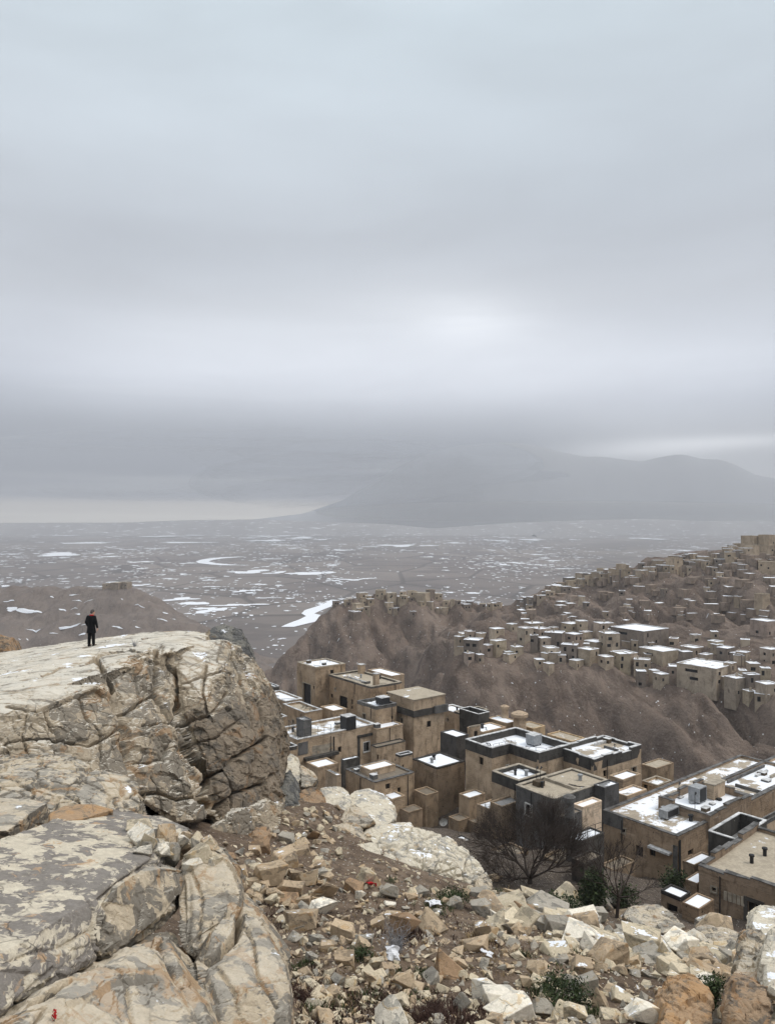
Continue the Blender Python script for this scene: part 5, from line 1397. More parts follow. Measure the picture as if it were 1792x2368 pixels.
        mb.f += [(0, 3, 2, 1), (4, 5, 6, 7), (0, 1, 5, 4), (1, 2, 6, 5), (2, 3, 7, 6), (3, 0, 4, 7)]
        return mb.build(name, M[mat], s.root, jit)

    def chimney(s, px, py, w, h, mat='wall_tan', cap=True, round_=False):
        x, y, z = s.local(px, py); mb = MB()
        if round_: mb.lathe([(w * .5, z - .05), (w * .45, z + h * .7), (w * .62, z + h * .72), (w * .62, z + h * .9), (w * .3, z + h)], x, y)
        else:
            mb.box(x - w / 2, x + w / 2, y - w / 2, y + w / 2, z - .05, z + h)
        c = mb.build('chimney', M[mat], s.roof, 0.02)
        if cap and not round_:
            m2 = MB(); m2.box(x - w * .6, x + w * .6, y - w * .6, y + w * .6, z + h, z + h + .1); m2.build('chimney_cap', M['coping'], c) if False else m2.build('chimney', M['coping'], s.roof)
        return c

    def world(s, px, py): x, y, z = s.local(px, py); q = s.o[:2] + s.U * x + s.V * y; return np.array([q[0], q[1], s.zr])


def thing_root(name, label, cat, loc, rz=0.0, group=None):
    return tag(empty(name, loc, rz), label, cat, group)


def water_tank(loc, yaw, w, h, label, mat='dark'):
    r = thing_root('water_tank', label, 'water tank', loc, yaw, 'tanks and boxes standing on roofs')
    m = MB(); m.box(-w / 2, w / 2, -w / 2, w / 2, .18, h); m.build('tank', M[mat], r, .01)
    m = MB(); m.box(-w * .52, w * .52, -w * .52, w * .52, h + .004, h + .09); m.build('lid', M['coping'], r, .01)
    for sx in (-1, 1):
        for sy in (-1, 1):
            m = MB(); m.box(sx * w * .4 - .06, sx * w * .4 + .06, sy * w * .4 - .06, sy * w * .4 + .06, 0, .178); m.build('leg', M['dark'], r)
    return r


def antenna(loc, h, label, kind=0):
    r = thing_root('antenna', label, 'antenna', loc, 0.5, 'aerials on the roofs')
    m = MB(); m.tube((0, 0, 0), (0, 0, h), .035, .025, 5); m.build('mast', M['dark'], r)
    m = MB()
    if kind == 0:
        m.tube((-.5, 0, h * .96), (.5, 0, h * .96), .02, .02, 4)
        for k in range(5): m.tube((-.4 + .2 * k, -.3, h * .96), (-.4 + .2 * k, .3, h * .96), .012, .012, 4)
    else:
        m.tube((0, 0, h), (.25, .1, h + .15), .05, .12, 6)
    m.build('head', M['dark'], r)
    return r


def dish(loc, label, rz=0.0, r0=0.45):
    r = thing_root('satellite_dish', label, 'satellite dish', loc, rz, 'white satellite dishes')
    m = MB(); k = 16
    prof = [(0.02, 0.0), (r0 * .5, .04), (r0 * .85, .12), (r0, .18)]
    n0 = len(m.v)
    for q, z in prof:
        for i in range(k): a = 2 * math.pi * i / k; m.v.append((q * math.cos(a), -z - .25, q * math.sin(a)))
    for j in range(3):
        for i in range(k): m.f.append((j * k + i, j * k + (i + 1) % k, (j + 1) * k + (i + 1) % k, (j + 1) * k + i))
    m.build('dish', M['white'], r, smooth=True)
    m = MB(); m.tube((0, -.25, 0), (0, .1, -.3), .03, .03, 5); m.build('bracket', M['dark'], r)
    m = MB(); m.tube((0, -.3, -r0 * .9), (0, -.75, -.05), .015, .02, 4); m.build('arm', M['dark'], r)
    return r


def roof_unit(loc, yaw, w, d, h, label):
    r = thing_root('air_conditioner', label, 'air conditioner', loc, yaw, 'tanks and boxes standing on roofs')
    m = MB(); m.box(-w / 2, w / 2, -d / 2, d / 2, .12, h); m.build('casing', M['grey_metal'], r, .005)
    m = MB(); m.box(-w * .4, w * .4, -d / 2 - .03, -d / 2 - .004, .2, h - .1); m.build('grille', M['dark'], r)
    for sx in (-1, 1):
        m = MB(); m.box(sx * w * .35 - .05, sx * w * .35 + .05, -d * .45, d * .45, 0, .118); m.build('foot', M['dark'], r)
    return r


def railing(pts, h, label, step=1.0, group='thin roof railings'):
    c = pts[0]; r = thing_root('railing', label, 'railing', c, 0, group)
    P_ = [np.array(p) - np.array(c) for p in pts]
    rails, posts = MB(), MB()
    for a, b in zip(P_[:-1], P_[1:]):
        L = np.linalg.norm(b - a); n = max(1, int(L / step))
        for k in range(n + 1):
            q = a + (b - a) * k / n; posts.tube(tuple(q), tuple(q + np.array([0, 0, h])), .03, .03, 4)
        for z in (h, h * .55): rails.tube(tuple(a + np.array([0, 0, z])), tuple(b + np.array([0, 0, z])), .022, .022, 4)
    posts.build('post', M['dark'], r); rails.build('handrail', M['dark'], r)
    return r


def build_town():
    B = Bld
    # --- back left towers
    t1 = B('tall tan tower with snowy roof and a tall black doorway high on its left wall', (730, 1546), 125, 799, 687, 1668, roof='roof_snow', par=0.12, cop='coping_tan', tint=(.95, .93, .9),
           wins=[('R', 764, 772, 1549, 1567), ('L', 724, 727, 1586, 1593)], doors=[('L', 701, 719, 1581, 1629, 'pale')], name='tower_house')
    for (px, py, h, k) in [(716, 1535, 3.4, 0), (741, 1535, 1.2, 1), (757, 1531, 1.7, 1), (762, 1531, 1.7, 1)]:
        antenna(t1.world(px, py), h, 'tall thin mast on the snowy roof of the tall tan tower' if h > 3 else 'short black aerial on the snowy roof of the tall tan tower', k)
    hall = B('long brown hall with beige roof and a black doorway right of the tall tan tower', (857, 1592), 117, 929, 761, 1668, roof='roof_beige', par=0.22, par_mat='wall_grey', cop='coping_tan', tint=(.85, .8, .74),
             wins=[('L', 765, 770, 1604, 1614), ('L', 812, 816, 1617, 1629), ('L', 812, 816, 1633, 1640)], doors=[('L', 785, 803, 1610, 1651, 'plain')], name='hall')
    hall.chimney(836, 1557, .9, 1.5); hall.chimney(869.7, 1586, .75, 1.9)
    B('low roof with a snow strip behind the long brown hall', (905, 1565), 126, 935, 850, 1600, roof='roof_most', par=0.12, tint=(.9, .9, .9))
    b3 = B('small tan house with dark clutter on its snowy roof between hall and banded tower', (869, 1641), 109, 917, 826, 1690, roof='roof_most', par=0.35, par_mat='wall_grey', cop='coping_dark', tint=(.95, .92, .88), wins=[('R', 905, 909, 1655, 1663)])
    water_tank(b3.world(885, 1629), b3.yaw, 1.5, 1.1, 'low black tank on the cluttered snowy roof beside the banded tower')
    tw = B('square tan tower with a dark band under its plain beige top', (957, 1655), 110, 1027, 898, 1752, roof='roof_beige', par=0, wins=[('R', 987, 997, 1667, 1682)], name='tower_house')
    t = tw; H = tw.H
    m = MB(); m.box(-.18, t.a + .18, -.18, t.b + .18, H - .25, H + .72); q = m.build('band', M['wall_dark'], tw.root, .03)
    m = MB(); fpt = [(-.1, -.1), (t.a + .1, -.1), (t.a + .1, t.b + .1), (-.1, t.b + .1)]
    for e in range(4): wall_face(m, fpt[e], fpt[(e + 1) % 4], H + .72, H + 2.25, [])
    m.build('head_wall', M['wall_tan'], tw.root, .03).color = (.95, .95, .95, 1)
    m = MB(); m.box(-.2, t.a + .2, -.2, t.b + .2, H + 2.25, H + 2.36); m.build('roof_slab', M['roof_beige'], tw.root, .03)
    m = MB(); m.box(t.a * .62, t.a * 1.06, -.55, -.19, H - .2, H + .9); m.build('balcony_box', M['wall_grey'], tw.root, .02)
    # --- long building on the left
    lb = B('long tan building with a black railing, a snowy terrace roof and one white framed window', (687, 1716), 100, 869, 633, 1860, yaw=37, roof='roof_patch', par=0.3, cop='coping', wins=[('R', 841, 854, 1716, 1738, 'white')], name='terrace_house')
    lb.slab('panel', 'wall_dark', 0, 827, 832, 1700, 1775, -.08, .1); lb.slab('panel', 'wall_dark', 0, 861, 866, 1692, 1765, -.08, .1); lb.slab('lintel', 'wall_dark', 0, 826, 866, 1697, 1703, -.14, .1)
    lb.slab('panel', 'coping_tan', 0, 722, 770, 1722, 1745, -.03, .1); lb.slab('ledge', 'wall_dark', 0, 702, 778, 1743, 1750, -.7, .1); lb.slab('panel', 'wall_grey', 0, 689, 712, 1716, 1745, -.05, .1)
    lb.slab('drainpipe', 'dark', 0, 771, 773, 1703, 1745, -.12, -.03)
    water_tank(lb.world(805, 1688), lb.yaw, 1.6, 2.0, 'black square water tank with snowy lid on the terrace behind the white framed window')
    tr = lb
    c0 = tr.world(689, 1715); c1 = tr.world(765, 1700); c2 = tr.world(668, 1690)
    railing([c2, c0, c1], 1.5, 'black metal railing round the corner of the long snowy terrace', .9)
    B('grey shed with dark open front standing on the corner of the long terrace', (702, 1668), 101.5, 721, 686, 1712, roof='roof_grey', par=0.1, wall='wall_grey', cop='coping_dark', cat='shed', name='shed', group='small sheds and boxes of the near town', dn=.4)
    B('tan wall block at the left end of the terrace next to the outcrop', (640, 1664), 108, 664, 610, 1718, roof='roof_snow', par=0.2, tint=(.8, .78, .76))
    B('low snowy roof against the outcrop below the left end of the terrace', (672, 1735), 97, 687, 640, 1790, roof='roof_most', par=.4, par_mat='wall_dark', tint=(.95, .92, .88))
    B('snowy roof between the tall tan tower and the outcrop', (660, 1625), 118, 700, 610, 1680, roof='roof_snow', par=.2, tint=(.8, .78, .75))
    B('low tan house in front of the tall tan tower', (705, 1652), 112, 745, 655, 1700, roof='roof_beige', par=.25, tint=(.85, .82, .78))
    B('dark hollow house frame on the skyline between the outcrop and the tall tan tower', (635, 1590), 132, 646, 588, 1640, roof='roof_snow', par=.15, wall='wall_dark', par_mat='wall_grey', tint=(1.4, 1.4, 1.4), wins=[('L', 611, 620, 1598, 1614, 'white')])
    # right end of the long building and the stepped boxes below
    B('snow topped wall block joining the long building to the banded tower', (871, 1688), 106.5, 932, 842, 1800, roof='roof_snow', par=.1, cop='coping')
    B('small tan box with a dark awning edge on the steps below the snow topped wall', (871, 1729), 102.5, 938, 858, 1790, roof='roof_brown', par=.1, par_mat='wall_dark', cop='coping_dark', cat='shed', name='shed', group='small sheds and boxes of the near town',
      wins=[('R', 872, 876, 1745, 1757)])
    B('snow topped tan box with a dark base beside the foot of the banded tower', (925, 1751), 98.5, 954, 915, 1800, roof='roof_most', par=.2, par_mat='wall_dark', cat='shed', name='shed', group='small sheds and boxes of the near town', wins=[('R', 930, 934, 1768, 1776)])
    b6 = B('tan oblong box under a thick snow cover in front of the long building', (857, 1783), 93, 914, 834, 1812, roof='roof_snow', par=0.08, cat='shed', name='shed', group='small sheds and boxes of the near town', dn=.8)
    B('tall dark grey metal cabinet against the wall of the long building', (795, 1759), 97, 830, 788, 1812, roof='roof_grey', par=.06, wall='wall_dark', tint=(1.5, 1.5, 1.5), cop=None, cat='cabinet', name='cabinet', group='small sheds and boxes of the near town')
    B('low box with a thin grey snow cover left of the dark metal cabinet', (779, 1794), 92, 789, 753, 1820, roof='roof_grey', par=.06, cat='shed', name='shed', group='small sheds and boxes of the near town', tint=(.8, .8, .8))
    B('plain tan wall house with one small square window below the snow covered box', (866, 1812), 90.5, 958, 800, 1915, roof='roof_brown', par=.1, cop='coping_dark', wins=[('R', 892, 902, 1812, 1825)], tint=(.85, .83, .8))
    b8 = B('plain brown cube house under a smooth white snow roof', (1009, 1778), 95, 1074, 954, 1910, roof='roof_snow', par=.1, par_mat='wall_dark', cop='coping_dark', tint=(.68, .66, .64))
    dish(np.array([*(P(1073, 1842, 95.5))]) + np.array([0, -.3, 0]), 'white satellite dish in the corner between the cube house and the black banded house', .3)
    # --- L shaped house with the black band
    L8 = B('L shaped tan house with a broad black band and a walled snowy roof', (1134, 1746), 91, 1183, 1075, 1900, roof='roof_most', par=.85, band=0.3, par_mat='wall_dark', cop='coping', thick=.35,
           poly=[(1134, 1746), (1183, 1736), (1242, 1758.6), (1308, 1741), (1207, 1694), (1075, 1725)], wins=[('R', 1170, 1184, 1768, 1779, 'white')])
    dn = L8
    railing([L8.world(1140, 1738), L8.world(1182, 1729)], .9, 'thin black posts inside the parapet of the L shaped house', .8)
    railing([L8.world(1215, 1742), L8.world(1262, 1748), L8.world(1300, 1738)], .9, 'thin black railing on the far arm of the L shaped house', 1.0)
    water_tank(L8.world(1234, 1722), L8.yaw, 1.4, 1.3, 'grey square box on the snowy roof of the L shaped house', 'grey_metal')
    # --- house with broken parapet
    b9 = B('tall tan house with a beige and white roof and a ragged black roof edge', (1372, 1764), 88, 1482, 1285, 1880, roof='roof_patch', par=.55, band=.9, par_mat='wall_dark', ruin=.5, cop='coping', wins=[('R', 1460, 1470, 1774, 1799, 'pale')], yaw=36)
    B('small beige roofed house behind the tall ragged edged house', (1517, 1778), 100, 1557, 1483, 1815, roof='roof_beige', par=.08, tint=(.75, .74, .72), cop='coping_tan')
    B('cream and white low roofs tucked beside the tall ragged edged house', (1520, 1822), 92, 1552, 1484, 1850, roof='roof_patch', par=.25, tint=(1.2, 1.15, 1.05), cop='coping_tan', wins=[('L', 1487, 1496, 1812, 1826)])
    # --- front centre
    b11 = B('tan house with a black edge and half its roof under snow behind the grey house', (1199, 1815), 80, 1262, 1137, 1880, roof='roof_most', par=.4, band=.7, par_mat='wall_dark', cop='coping_tan', tint=(.9, .9, .9))
    b12 = B('dark grey rendered house with a beige roof and one white framed window', (1279.5, 1851), 74, 1409, 1192, 1975, roof='roof_beige', wall='wall_grey', par=.1, cop='coping_tan', wins=[('L', 1215, 1228, 1860, 1885, 'white')], tint=(1.05, 1.05, 1.05))
    for px in (1240, 1249): antenna(b12.world(px, 1812), 1.5, 'rusty forked vent pipe on the beige roof of the grey house', 1)
    b12.chimney(1245, 1816, .9, .5, 'wood', False)
    B('dark grey stair tower with thin snow cap at right end of the grey house', (1397, 1824), 76.5, 1431, 1373, 1890, roof='roof_grey', wall='wall_grey', par=.1, cop='coping_dark', tint=(.7, .7, .72))
    b13 = B('cream plastered block with a snow filled roof in front of the dark stair tower', (1347, 1870), 69, 1391, 1325, 1912, roof='roof_snow', par=.14, cop='coping_tan', tint=(1.55, 1.6, 1.7))
    b13b = B('low brown roofed annex holding a dark vent pot beside the cream block', (1300, 1893), 66.5, 1345, 1283, 1950, roof='roof_brown', par=.08, wall='wall_grey', cop='coping_dark')
    b13b.chimney(1316, 1887, .9, 1.9, 'wall_grey', False, True)
    b14 = B('snow covered terrace on dark walls between the grey house and the big house', (1340, 1950), 63, 1396, 1308, 2010, roof='roof_snow', par=.12, wall='wall_dark', cop='coping', tint=(1.2, 1.2, 1.2))
    railing([b14.world(1312, 1935), b14.world(1340, 1946), b14.world(1393, 1927)], 1.0, 'bent black railing around the snowy terrace beside the big house', .9)
    B('dark little building with a black doorway under the snow covered terrace', (1350, 2000), 59, 1396, 1322, 2060, roof='roof_brown', par=.12, wall='wall_grey', tint=(.6, .55, .5), doors=[('R', 1366, 1386, 2012, 2050)], cat='shed', name='shed', group='small sheds and boxes of the near town')
    B('flat roofed brown hut at the back of the alley below the cube house', (1060, 1900), 87, 1085, 1037, 1930, roof='roof_brown', par=.06, cop=None, tint=(.6, .58, .55), cat='shed', name='shed', group='small sheds and boxes of the near town')
    B('second brown hut touching the corner of the L shaped house in the alley', (1098, 1904), 87, 1113, 1083, 1925, roof='roof_brown', par=.06, cop=None, tint=(.6, .58, .55), cat='shed', name='shed', group='small sheds and boxes of the near town')
    B('low grey roofed hut at the foot of the plain tan wall house', (945, 1880), 89, 977, 925, 1915, roof='roof_brown', par=.06, cop=None, tint=(.7, .68, .66), cat='shed', name='shed', group='small sheds and boxes of the near town')
    B('dark hut with a torn snowy roof sheet in the alley behind the whitish mound', (1082, 1955), 76, 1100, 1050, 1985, roof='roof_most', par=.06, wall='wall_dark', cop=None, cat='shed', name='shed', group='small sheds and boxes of the near town')
    dish(P(1023, 1898, 92), 'white satellite dish low on the alley side of the cube house', .2, .5)
    small = [('narrow box stepping down beside the white framed window', 905, 1845, 89.5, 925, 890, 1880, 'roof_most', 1.0), ('low box with snow under the awning ledge of the long building', 735, 1772, 95.5, 765, 718, 1800, 'roof_snow', .9),
             ('little square room behind the black railing of the terrace', 735, 1690, 105, 760, 718, 1712, 'roof_snow', 1.0), ('pale stair box on the roof line between hall and banded tower', 893, 1612, 115, 915, 880, 1640, 'roof_most', 1.05),
             ('tan step shaped room at the corner of the cube house', 985, 1835, 92, 1003, 968, 1880, 'roof_brown', .8), ('small snow capped room between cube house and L shaped house', 1085, 1842, 88.5, 1108, 1070, 1880, 'roof_snow', .85),
             ('grey lean-to under the black edged house behind the grey house', 1160, 1862, 78, 1190, 1143, 1905, 'roof_grey', .6), ('tan box below the corner of the L shaped house', 1130, 1868, 84, 1152, 1112, 1905, 'roof_most', .8),
             ('snow capped room in front of the ragged edged house', 1440, 1800, 84, 1465, 1420, 1835, 'roof_snow', .9), ('low cream annex right of the dark stair tower', 1450, 1838, 80, 1478, 1430, 1862, 'roof_most', 1.2),
             ('small roof box between the row of white roofs and the L shaped house', 1150, 1702, 103, 1172, 1133, 1722, 'roof_snow', 1.0), ('tiny pale box at the end of the white roofs', 1190, 1698, 107, 1212, 1176, 1715, 'roof_snow', 1.1),
             ('brown room at the wall foot of the big house beside the slender tree', 1420, 2010, 68.5, 1450, 1400, 2045, 'roof_brown', .6), ('dark snow topped box against the right wall of the big house', 1605, 1998, 66, 1632, 1588, 2030, 'roof_snow', .6),
             ('grey wall block beside the trunk of the wide bare tree', 1290, 1992, 64, 1320, 1268, 2040, 'roof_brown', .5), ('low wall of rubble left of the wide bare tree', 1165, 1985, 68, 1200, 1140, 2010, 'roof_brown', .5),
             ('tan room at the outcrop side of the hall', 770, 1640, 113.5, 790, 752, 1672, 'roof_snow', .95), ('snowy step roof above the little square room', 690, 1640, 114, 715, 672, 1668, 'roof_snow', .9)]
    for lab, px, py, D, R, L, base, rf, g in small:
        R, L = R + (R - px) * .6, L - (px - L) * .6
        B(lab, (px, py + 6), D, R, L, base, roof=rf, par=.14, cop='coping_tan' if g > .7 else 'coping_dark', tint=(g, g * .98, g * .95), cat='shed', name='shed', group='small sheds and boxes of the near town')
    # --- back group
    B('low house with a white roof behind the banded tower, farthest of its row', (1052, 1650), 122, 1086, 1012, 1700, roof='roof_snow', par=.15)
    B('house with a pale cream roof and dark roof edge behind the row of chimneys', (1075, 1656), 119, 1129, 1050, 1700, roof='roof_beige', par=.25, par_mat='wall_grey', cop='coping_tan', tint=(1.1, 1.1, 1.1))
    B('open yard with high black walls behind the arched block', (1106, 1672), 113, 1131, 1062, 1705, roof='roof_grey', par=1.3, par_mat='wall_dark', wall='wall_dark', cop='coping')
    bd = B('tan house with a raised snowy roof and two tall chimneys', (1172, 1674), 112, 1197, 1127, 1710, roof='roof_snow', par=.08, cop=None, tint=(1.1, 1.08, 1.0))
    bd.chimney(1167, 1659, 1.1, 1.9, 'wall_tan', False, True)
    be = B('yellowish roofed house at the edge of the ravine beside the two chimneys', (1232, 1686), 112, 1260, 1196, 1720, roof='roof_beige', par=.1, cop='coping_tan', tint=(1.2, 1.15, 1.0))
    be.chimney(1201, 1686, 2.0, 2.6, 'wall_tan', False, True)
    B('house with a smooth snow roof in front of the two chimneys', (1116, 1695), 107, 1169, 1080, 1735, roof='roof_snow', par=.12, cop='coping', tint=(1.05, 1.0, .95))
    B('house with snow roof and black walls beside the banded tower', (1055, 1706), 103, 1084, 1018, 1740, roof='roof_snow', par=.1, wall='wall_dark', cop='coping', tint=(1.3, 1.3, 1.35))
    B('narrow tan block with a dark arched niche in front of the snow roofs', (1088, 1686), 101.5, 1111, 1083, 1735, roof='roof_beige', par=.2, wins=[('R', 1096, 1104, 1690, 1712)], cop='coping_tan')
    B('straw coloured flat roof between the L shaped house and the ravine', (1322, 1716), 104, 1352, 1264, 1745, roof='roof_beige', par=.12, cop='coping_tan', tint=(1.15, 1.1, .95))
    # --- big right house
    b15 = B('big weathered brown house with stepped walled roofs half under snow', (1566, 1940), 70, 1870, 1394, 2050, roof='roof_patch', par=.22, par_mat='wall_tan', cop='coping_dark', tint=(.74, .72, .71), yaw=39, name='big_house',
            wins=[('L', 1470, 1486, 1957, 1981, 'plain'), ('R', 1590, 1602, 1965, 1978, 'plain')])
    e = len(b15.fp) - 1
    b15.slab('ledge', 'coping', e, 1503, 1553, 1961, 1966, -.55, .1); b15.slab('panel', 'wall_grey', e, 1556, 1566, 1955, 2035, -.06, .1); b15.slab('panel', 'wall_grey', e, 1394, 1440, 1882, 1912, -.05, .1)
    b15.slab('drainpipe', 'dark', 0, 1568, 1571, 1942, 2030, -.12, -.03)
    B2 = B('upper snow filled terrace of the big house ringed by broken brown parapets', (1640, 1897), 73.2, 1736, 1521, 1925, yaw=39, roof='roof_snow', par=.75, par_mat='wall_tan', ruin=.6, cop='coping_dark', tint=(.66, .65, .66), dn=.3)
    b16b = B('beige roofed wing with snow along its edge behind the upper terrace', (1745, 1850), 80, 1900, 1640, 1885, yaw=39, roof='roof_patch', par=.3, cop='coping_dark', tint=(.8, .78, .75))
    B('snow roofed hut behind the left corner of the beige roofed wing', (1642, 1812), 90, 1668, 1594, 1840, roof='roof_snow', par=.3, cop='coping_dark', tint=(.9, .88, .85))
    B('snow roof showing at the frame edge behind the beige roofed wing', (1790, 1818), 92, 1850, 1762, 1850, roof='roof_snow', par=.1)
    roof_unit(B2.world(1612, 1853), B2.yaw, 1.5, 1.2, 1.6, 'pale grey air conditioner in the middle of the snowy upper terrace')
    r = thing_root('brick_block', 'brown masonry block standing in the snow of the upper terrace', 'masonry block', B2.world(1652, 1842), B2.yaw); m = MB(); m.box(-1.2, 1.2, -.5, .5, 0, 1.5); m.build('body', M['wall_tan'], r, .04); m = MB(); m.box(-1.26, 1.26, -.56, .56, 1.5, 1.6); m.build('cap', M['coping_tan'], r, .03)
    antenna(B2.world(1606, 1883), 1.9, 'conical black vent standing in the snow of the upper terrace', 1)
    antenna(B2.world(1569, 1848), 1.5, 'small black post near the left parapet of the upper terrace', 1)
    roof_unit(b15.world(1546, 1888), b15.yaw, 2.3, .9, .9, 'long low black and white unit on the lower roof of the big house')
    # dark walled yard, tan house on the frame edge, nearest house
    B('deep black walled yard behind the nearest house', (1703, 1985), 62, 1772, 1637, 2010, yaw=42, roof='roof_grey', par=1.5, par_mat='wall_dark', wall='wall_dark', cop='coping')
    B('tan house with a dark recess at the frame edge behind the black walled yard', (1735, 1925), 69, 1900, 1722, 1990, yaw=39, roof='roof_brown', par=.25, par_mat='wall_grey', cop='coping_dark', wins=[('R', 1768, 1790, 1925, 1950)])
    b16 = B('nearest brown house with a jagged parapet and a snow patch on its beige roof', (1880, 2098), 51, 1990, 1615, 2260, yaw=43, roof='roof_beige', par=.75, band=.1, par_mat='wall_tan', ruin=.75, cop='coping_dark', tint=(.64, .63, .64), name='big_house',
            wins=[('L', 1728, 1757, 2088, 2134, 'dark'), ('L', 1645, 1655, 2052, 2062, 'pale')])
    e = len(b16.fp) - 1
    for k in range(5): b16.slab('panel', 'coping_tan', e, 1673 + k * 10, 1681 + k * 10, 2061 + k * 3.2, 2081 + k * 3.4, -.05, .1)
    shed = B('small brown shed with dark door and snow roof in front of the big house', (1574, 2080), 55, 1597, 1527, 2135, yaw=40, roof='roof_snow', par=.1, par_mat='wall_dark', band=.12, wall='wall_tan', tint=(.58, .57, .58), doors=[('L', 1541, 1566, 2092, 2134)], cat='shed', name='shed', group='small sheds and boxes of the near town')
    B('low snow topped lean-to between the small shed and the nearest house', (1616, 2104), 53, 1650, 1576, 2150, yaw=40, roof='roof_snow', par=.06, tint=(.62, .58, .55), cat='shed', name='shed', group='small sheds and boxes of the near town')
    B('narrow dark block with a snowy top squeezed between big house and nearest house', (1612, 2045), 57.5, 1640, 1584, 2080, yaw=40, roof='roof_snow', par=.06, tint=(.5, .48, .46), cat='shed', name='shed', group='small sheds and boxes of the near town')


# ------------------------------------------------------------ the quarters across the ravine
def far_house(px, py, w, h, hitf, lab, group, tint, roof, seed, parts=True, lean=0.0, D0=None):
    """px,py: photo pixel of the roof's middle; w,h: width and height in photo pixels"""
    rnd = random.Random(seed)
    p = hitf(px, py + h)
    if p is None: return None
    D = p[1]; x, y, zb = p
    zr = -(py - HY) / F * D
    Hh = max(zr - zb, 2.0); Wd = w / F * D
    yaw = rnd.choice([rnd.uniform(.15, .6), rnd.uniform(-.5, -.1), rnd.uniform(.3, .7)])
    k = rnd.uniform(.35, .65)
    a = Wd * (1 - k * .45) / max(math.cos(yaw), .5) * .88; b = max(Wd * rnd.uniform(.55, .95), 3.0)
    dn = 3.5
    root = empty('hill_house', (x, y + b * .35, zb - dn), yaw) if parts else None
    H = Hh + dn; x0, x1, y0, y1 = -a / 2, a / 2, -b / 2, b / 2
    # openings on the two visible sides
    holes = []
    if parts:
        nst = 2 if Hh > 5.0 else 1
        for f in range(nst):
            zb_ = dn + Hh - 2.4 - 2.7 * f
            for j in range(rnd.choice([1, 2, 2, 3]) if a > 5 else 1):
                if rnd.random() < .25: continue
                u = (j + .5) * a / (3 if a > 8 else 2) + rnd.uniform(-.3, .3)
                ww, hh = rnd.choice([(.9, 1.2), (1.2, 1.2), (1.0, 1.7), (1.7, 1.3)])
                if u + ww / 2 < a - .4: holes.append((u - ww / 2, u + ww / 2, zb_, zb_ + hh))
    side = []
    if parts and b > 4:
        for f in range(1 + (Hh > 5)):
            if rnd.random() < .7: side.append((b * rnd.uniform(.2, .4), b * rnd.uniform(.45, .6), dn + Hh - 2.3 - 2.7 * f, dn + Hh - 1.2 - 2.7 * f))
    fp = [(x0, y0), (x1, y0), (x1, y1), (x0, y1)]
    sgn = 3 if yaw > 0 else 1
    mb = MB()
    for e in range(4):
        wall_face(mb, fp[e], fp[(e + 1) % 4], 0, H, holes if e == 0 else (side if e == sgn else []), .35, 3.0 if parts else 50)
    rf = MB(); ph = rnd.uniform(.1, .35)
    for (bx) in ((x0 - .06, x1 + .06, y0 - .06, y0 + .25), (x0 - .06, x1 + .06, y1 - .25, y1 + .06), (x0 - .06, x0 + .25, y0 + .25, y1 - .25), (x1 - .25, x1 + .06, y0 + .25, y1 - .25)):
        mb.box(*bx, H - .1, H + ph)
    rf.quad((x0, y0, H + .05), (x1, y0, H + .05), (x1, y1, H + .05), (x0, y1, H + .05))
    for (bx) in ((x0 - .08, x1 + .08, y0 - .08, y0 + .27), (x0 - .08, x1 + .08, y1 - .27, y1 + .08), (x0 - .08, x0 + .27, y0 + .27, y1 - .27), (x1 - .27, x1 + .08, y0 + .27, y1 - .27)):
        rf.box(*bx, H + ph, H + ph + .08)
    if parts:
        wl = mb.build('wall', M['wall_far'], root, .05); wl.color = tuple(tint) + (1,)
        rf.build('roof', M[roof], root)
        for e, hl in ((0, holes), (sgn, side)):
            p0 = np.array(fp[e]); p1 = np.array(fp[(e + 1) % 4]); d = (p1 - p0) / np.linalg.norm(p1 - p0); nr = np.array([d[1], -d[0]])
            for (ua, ub, za, zb_) in hl:
                m = MB(); c = [p0 + d * u - nr * .3 for u in (ua, ub)]
                m.quad((*c[0], za), (*c[1], za), (*c[1], zb_), (*c[0], zb_)); m.build('window', M['glass'], root)
        if rnd.random() < .3:
            m = MB(); cx, cy = rnd.uniform(x0 * .6, x1 * .6), rnd.uniform(y0 * .5, y1 * .5); m.box(cx - .3, cx + .3, cy - .3, cy + .3, H, H + 1.3); m.build('chimney', M['wall_far'], root)
        tag(root, lab, 'house', group)
        return root
    n = len(mb.v); me = bpy.data.meshes.new('hill_house')
    # a little dark opening or two, set into the front as inlaid faces
    ob = MB()
    for _ in range(rnd.choice([0, 1, 1, 2])):
        u = rnd.uniform(x0 + .6, x1 - 1.2); z = dn + Hh - rnd.uniform(1.6, max(1.7, Hh * .7)); ob.box(u, u + .8, y0 - .03, y0 + .2, z, z + 1.0)
    vs = mb.v + rf.v + ob.v; fs = mb.f + [tuple(i + n for i in f) for f in rf.f] + [tuple(i + n + len(rf.v) for i in f) for f in ob.f]
    me.from_pydata([tuple(map(float, q)) for q in vs], [], fs)
    for m_ in ('wall_far', roof, 'glass'): me.materials.append(M[m_])
    me.polygons.foreach_set('material_index', [0] * len(mb.f) + [1] * len(rf.f) + [2] * len(ob.f)); me.update()
    o = link('hill_house', me); o.location = (x, y + b * .35, zb - dn); o.rotation_euler = (0, 0, yaw); o.color = tuple(tint) + (1,)
    tag(o, lab, 'house', group)
    return o


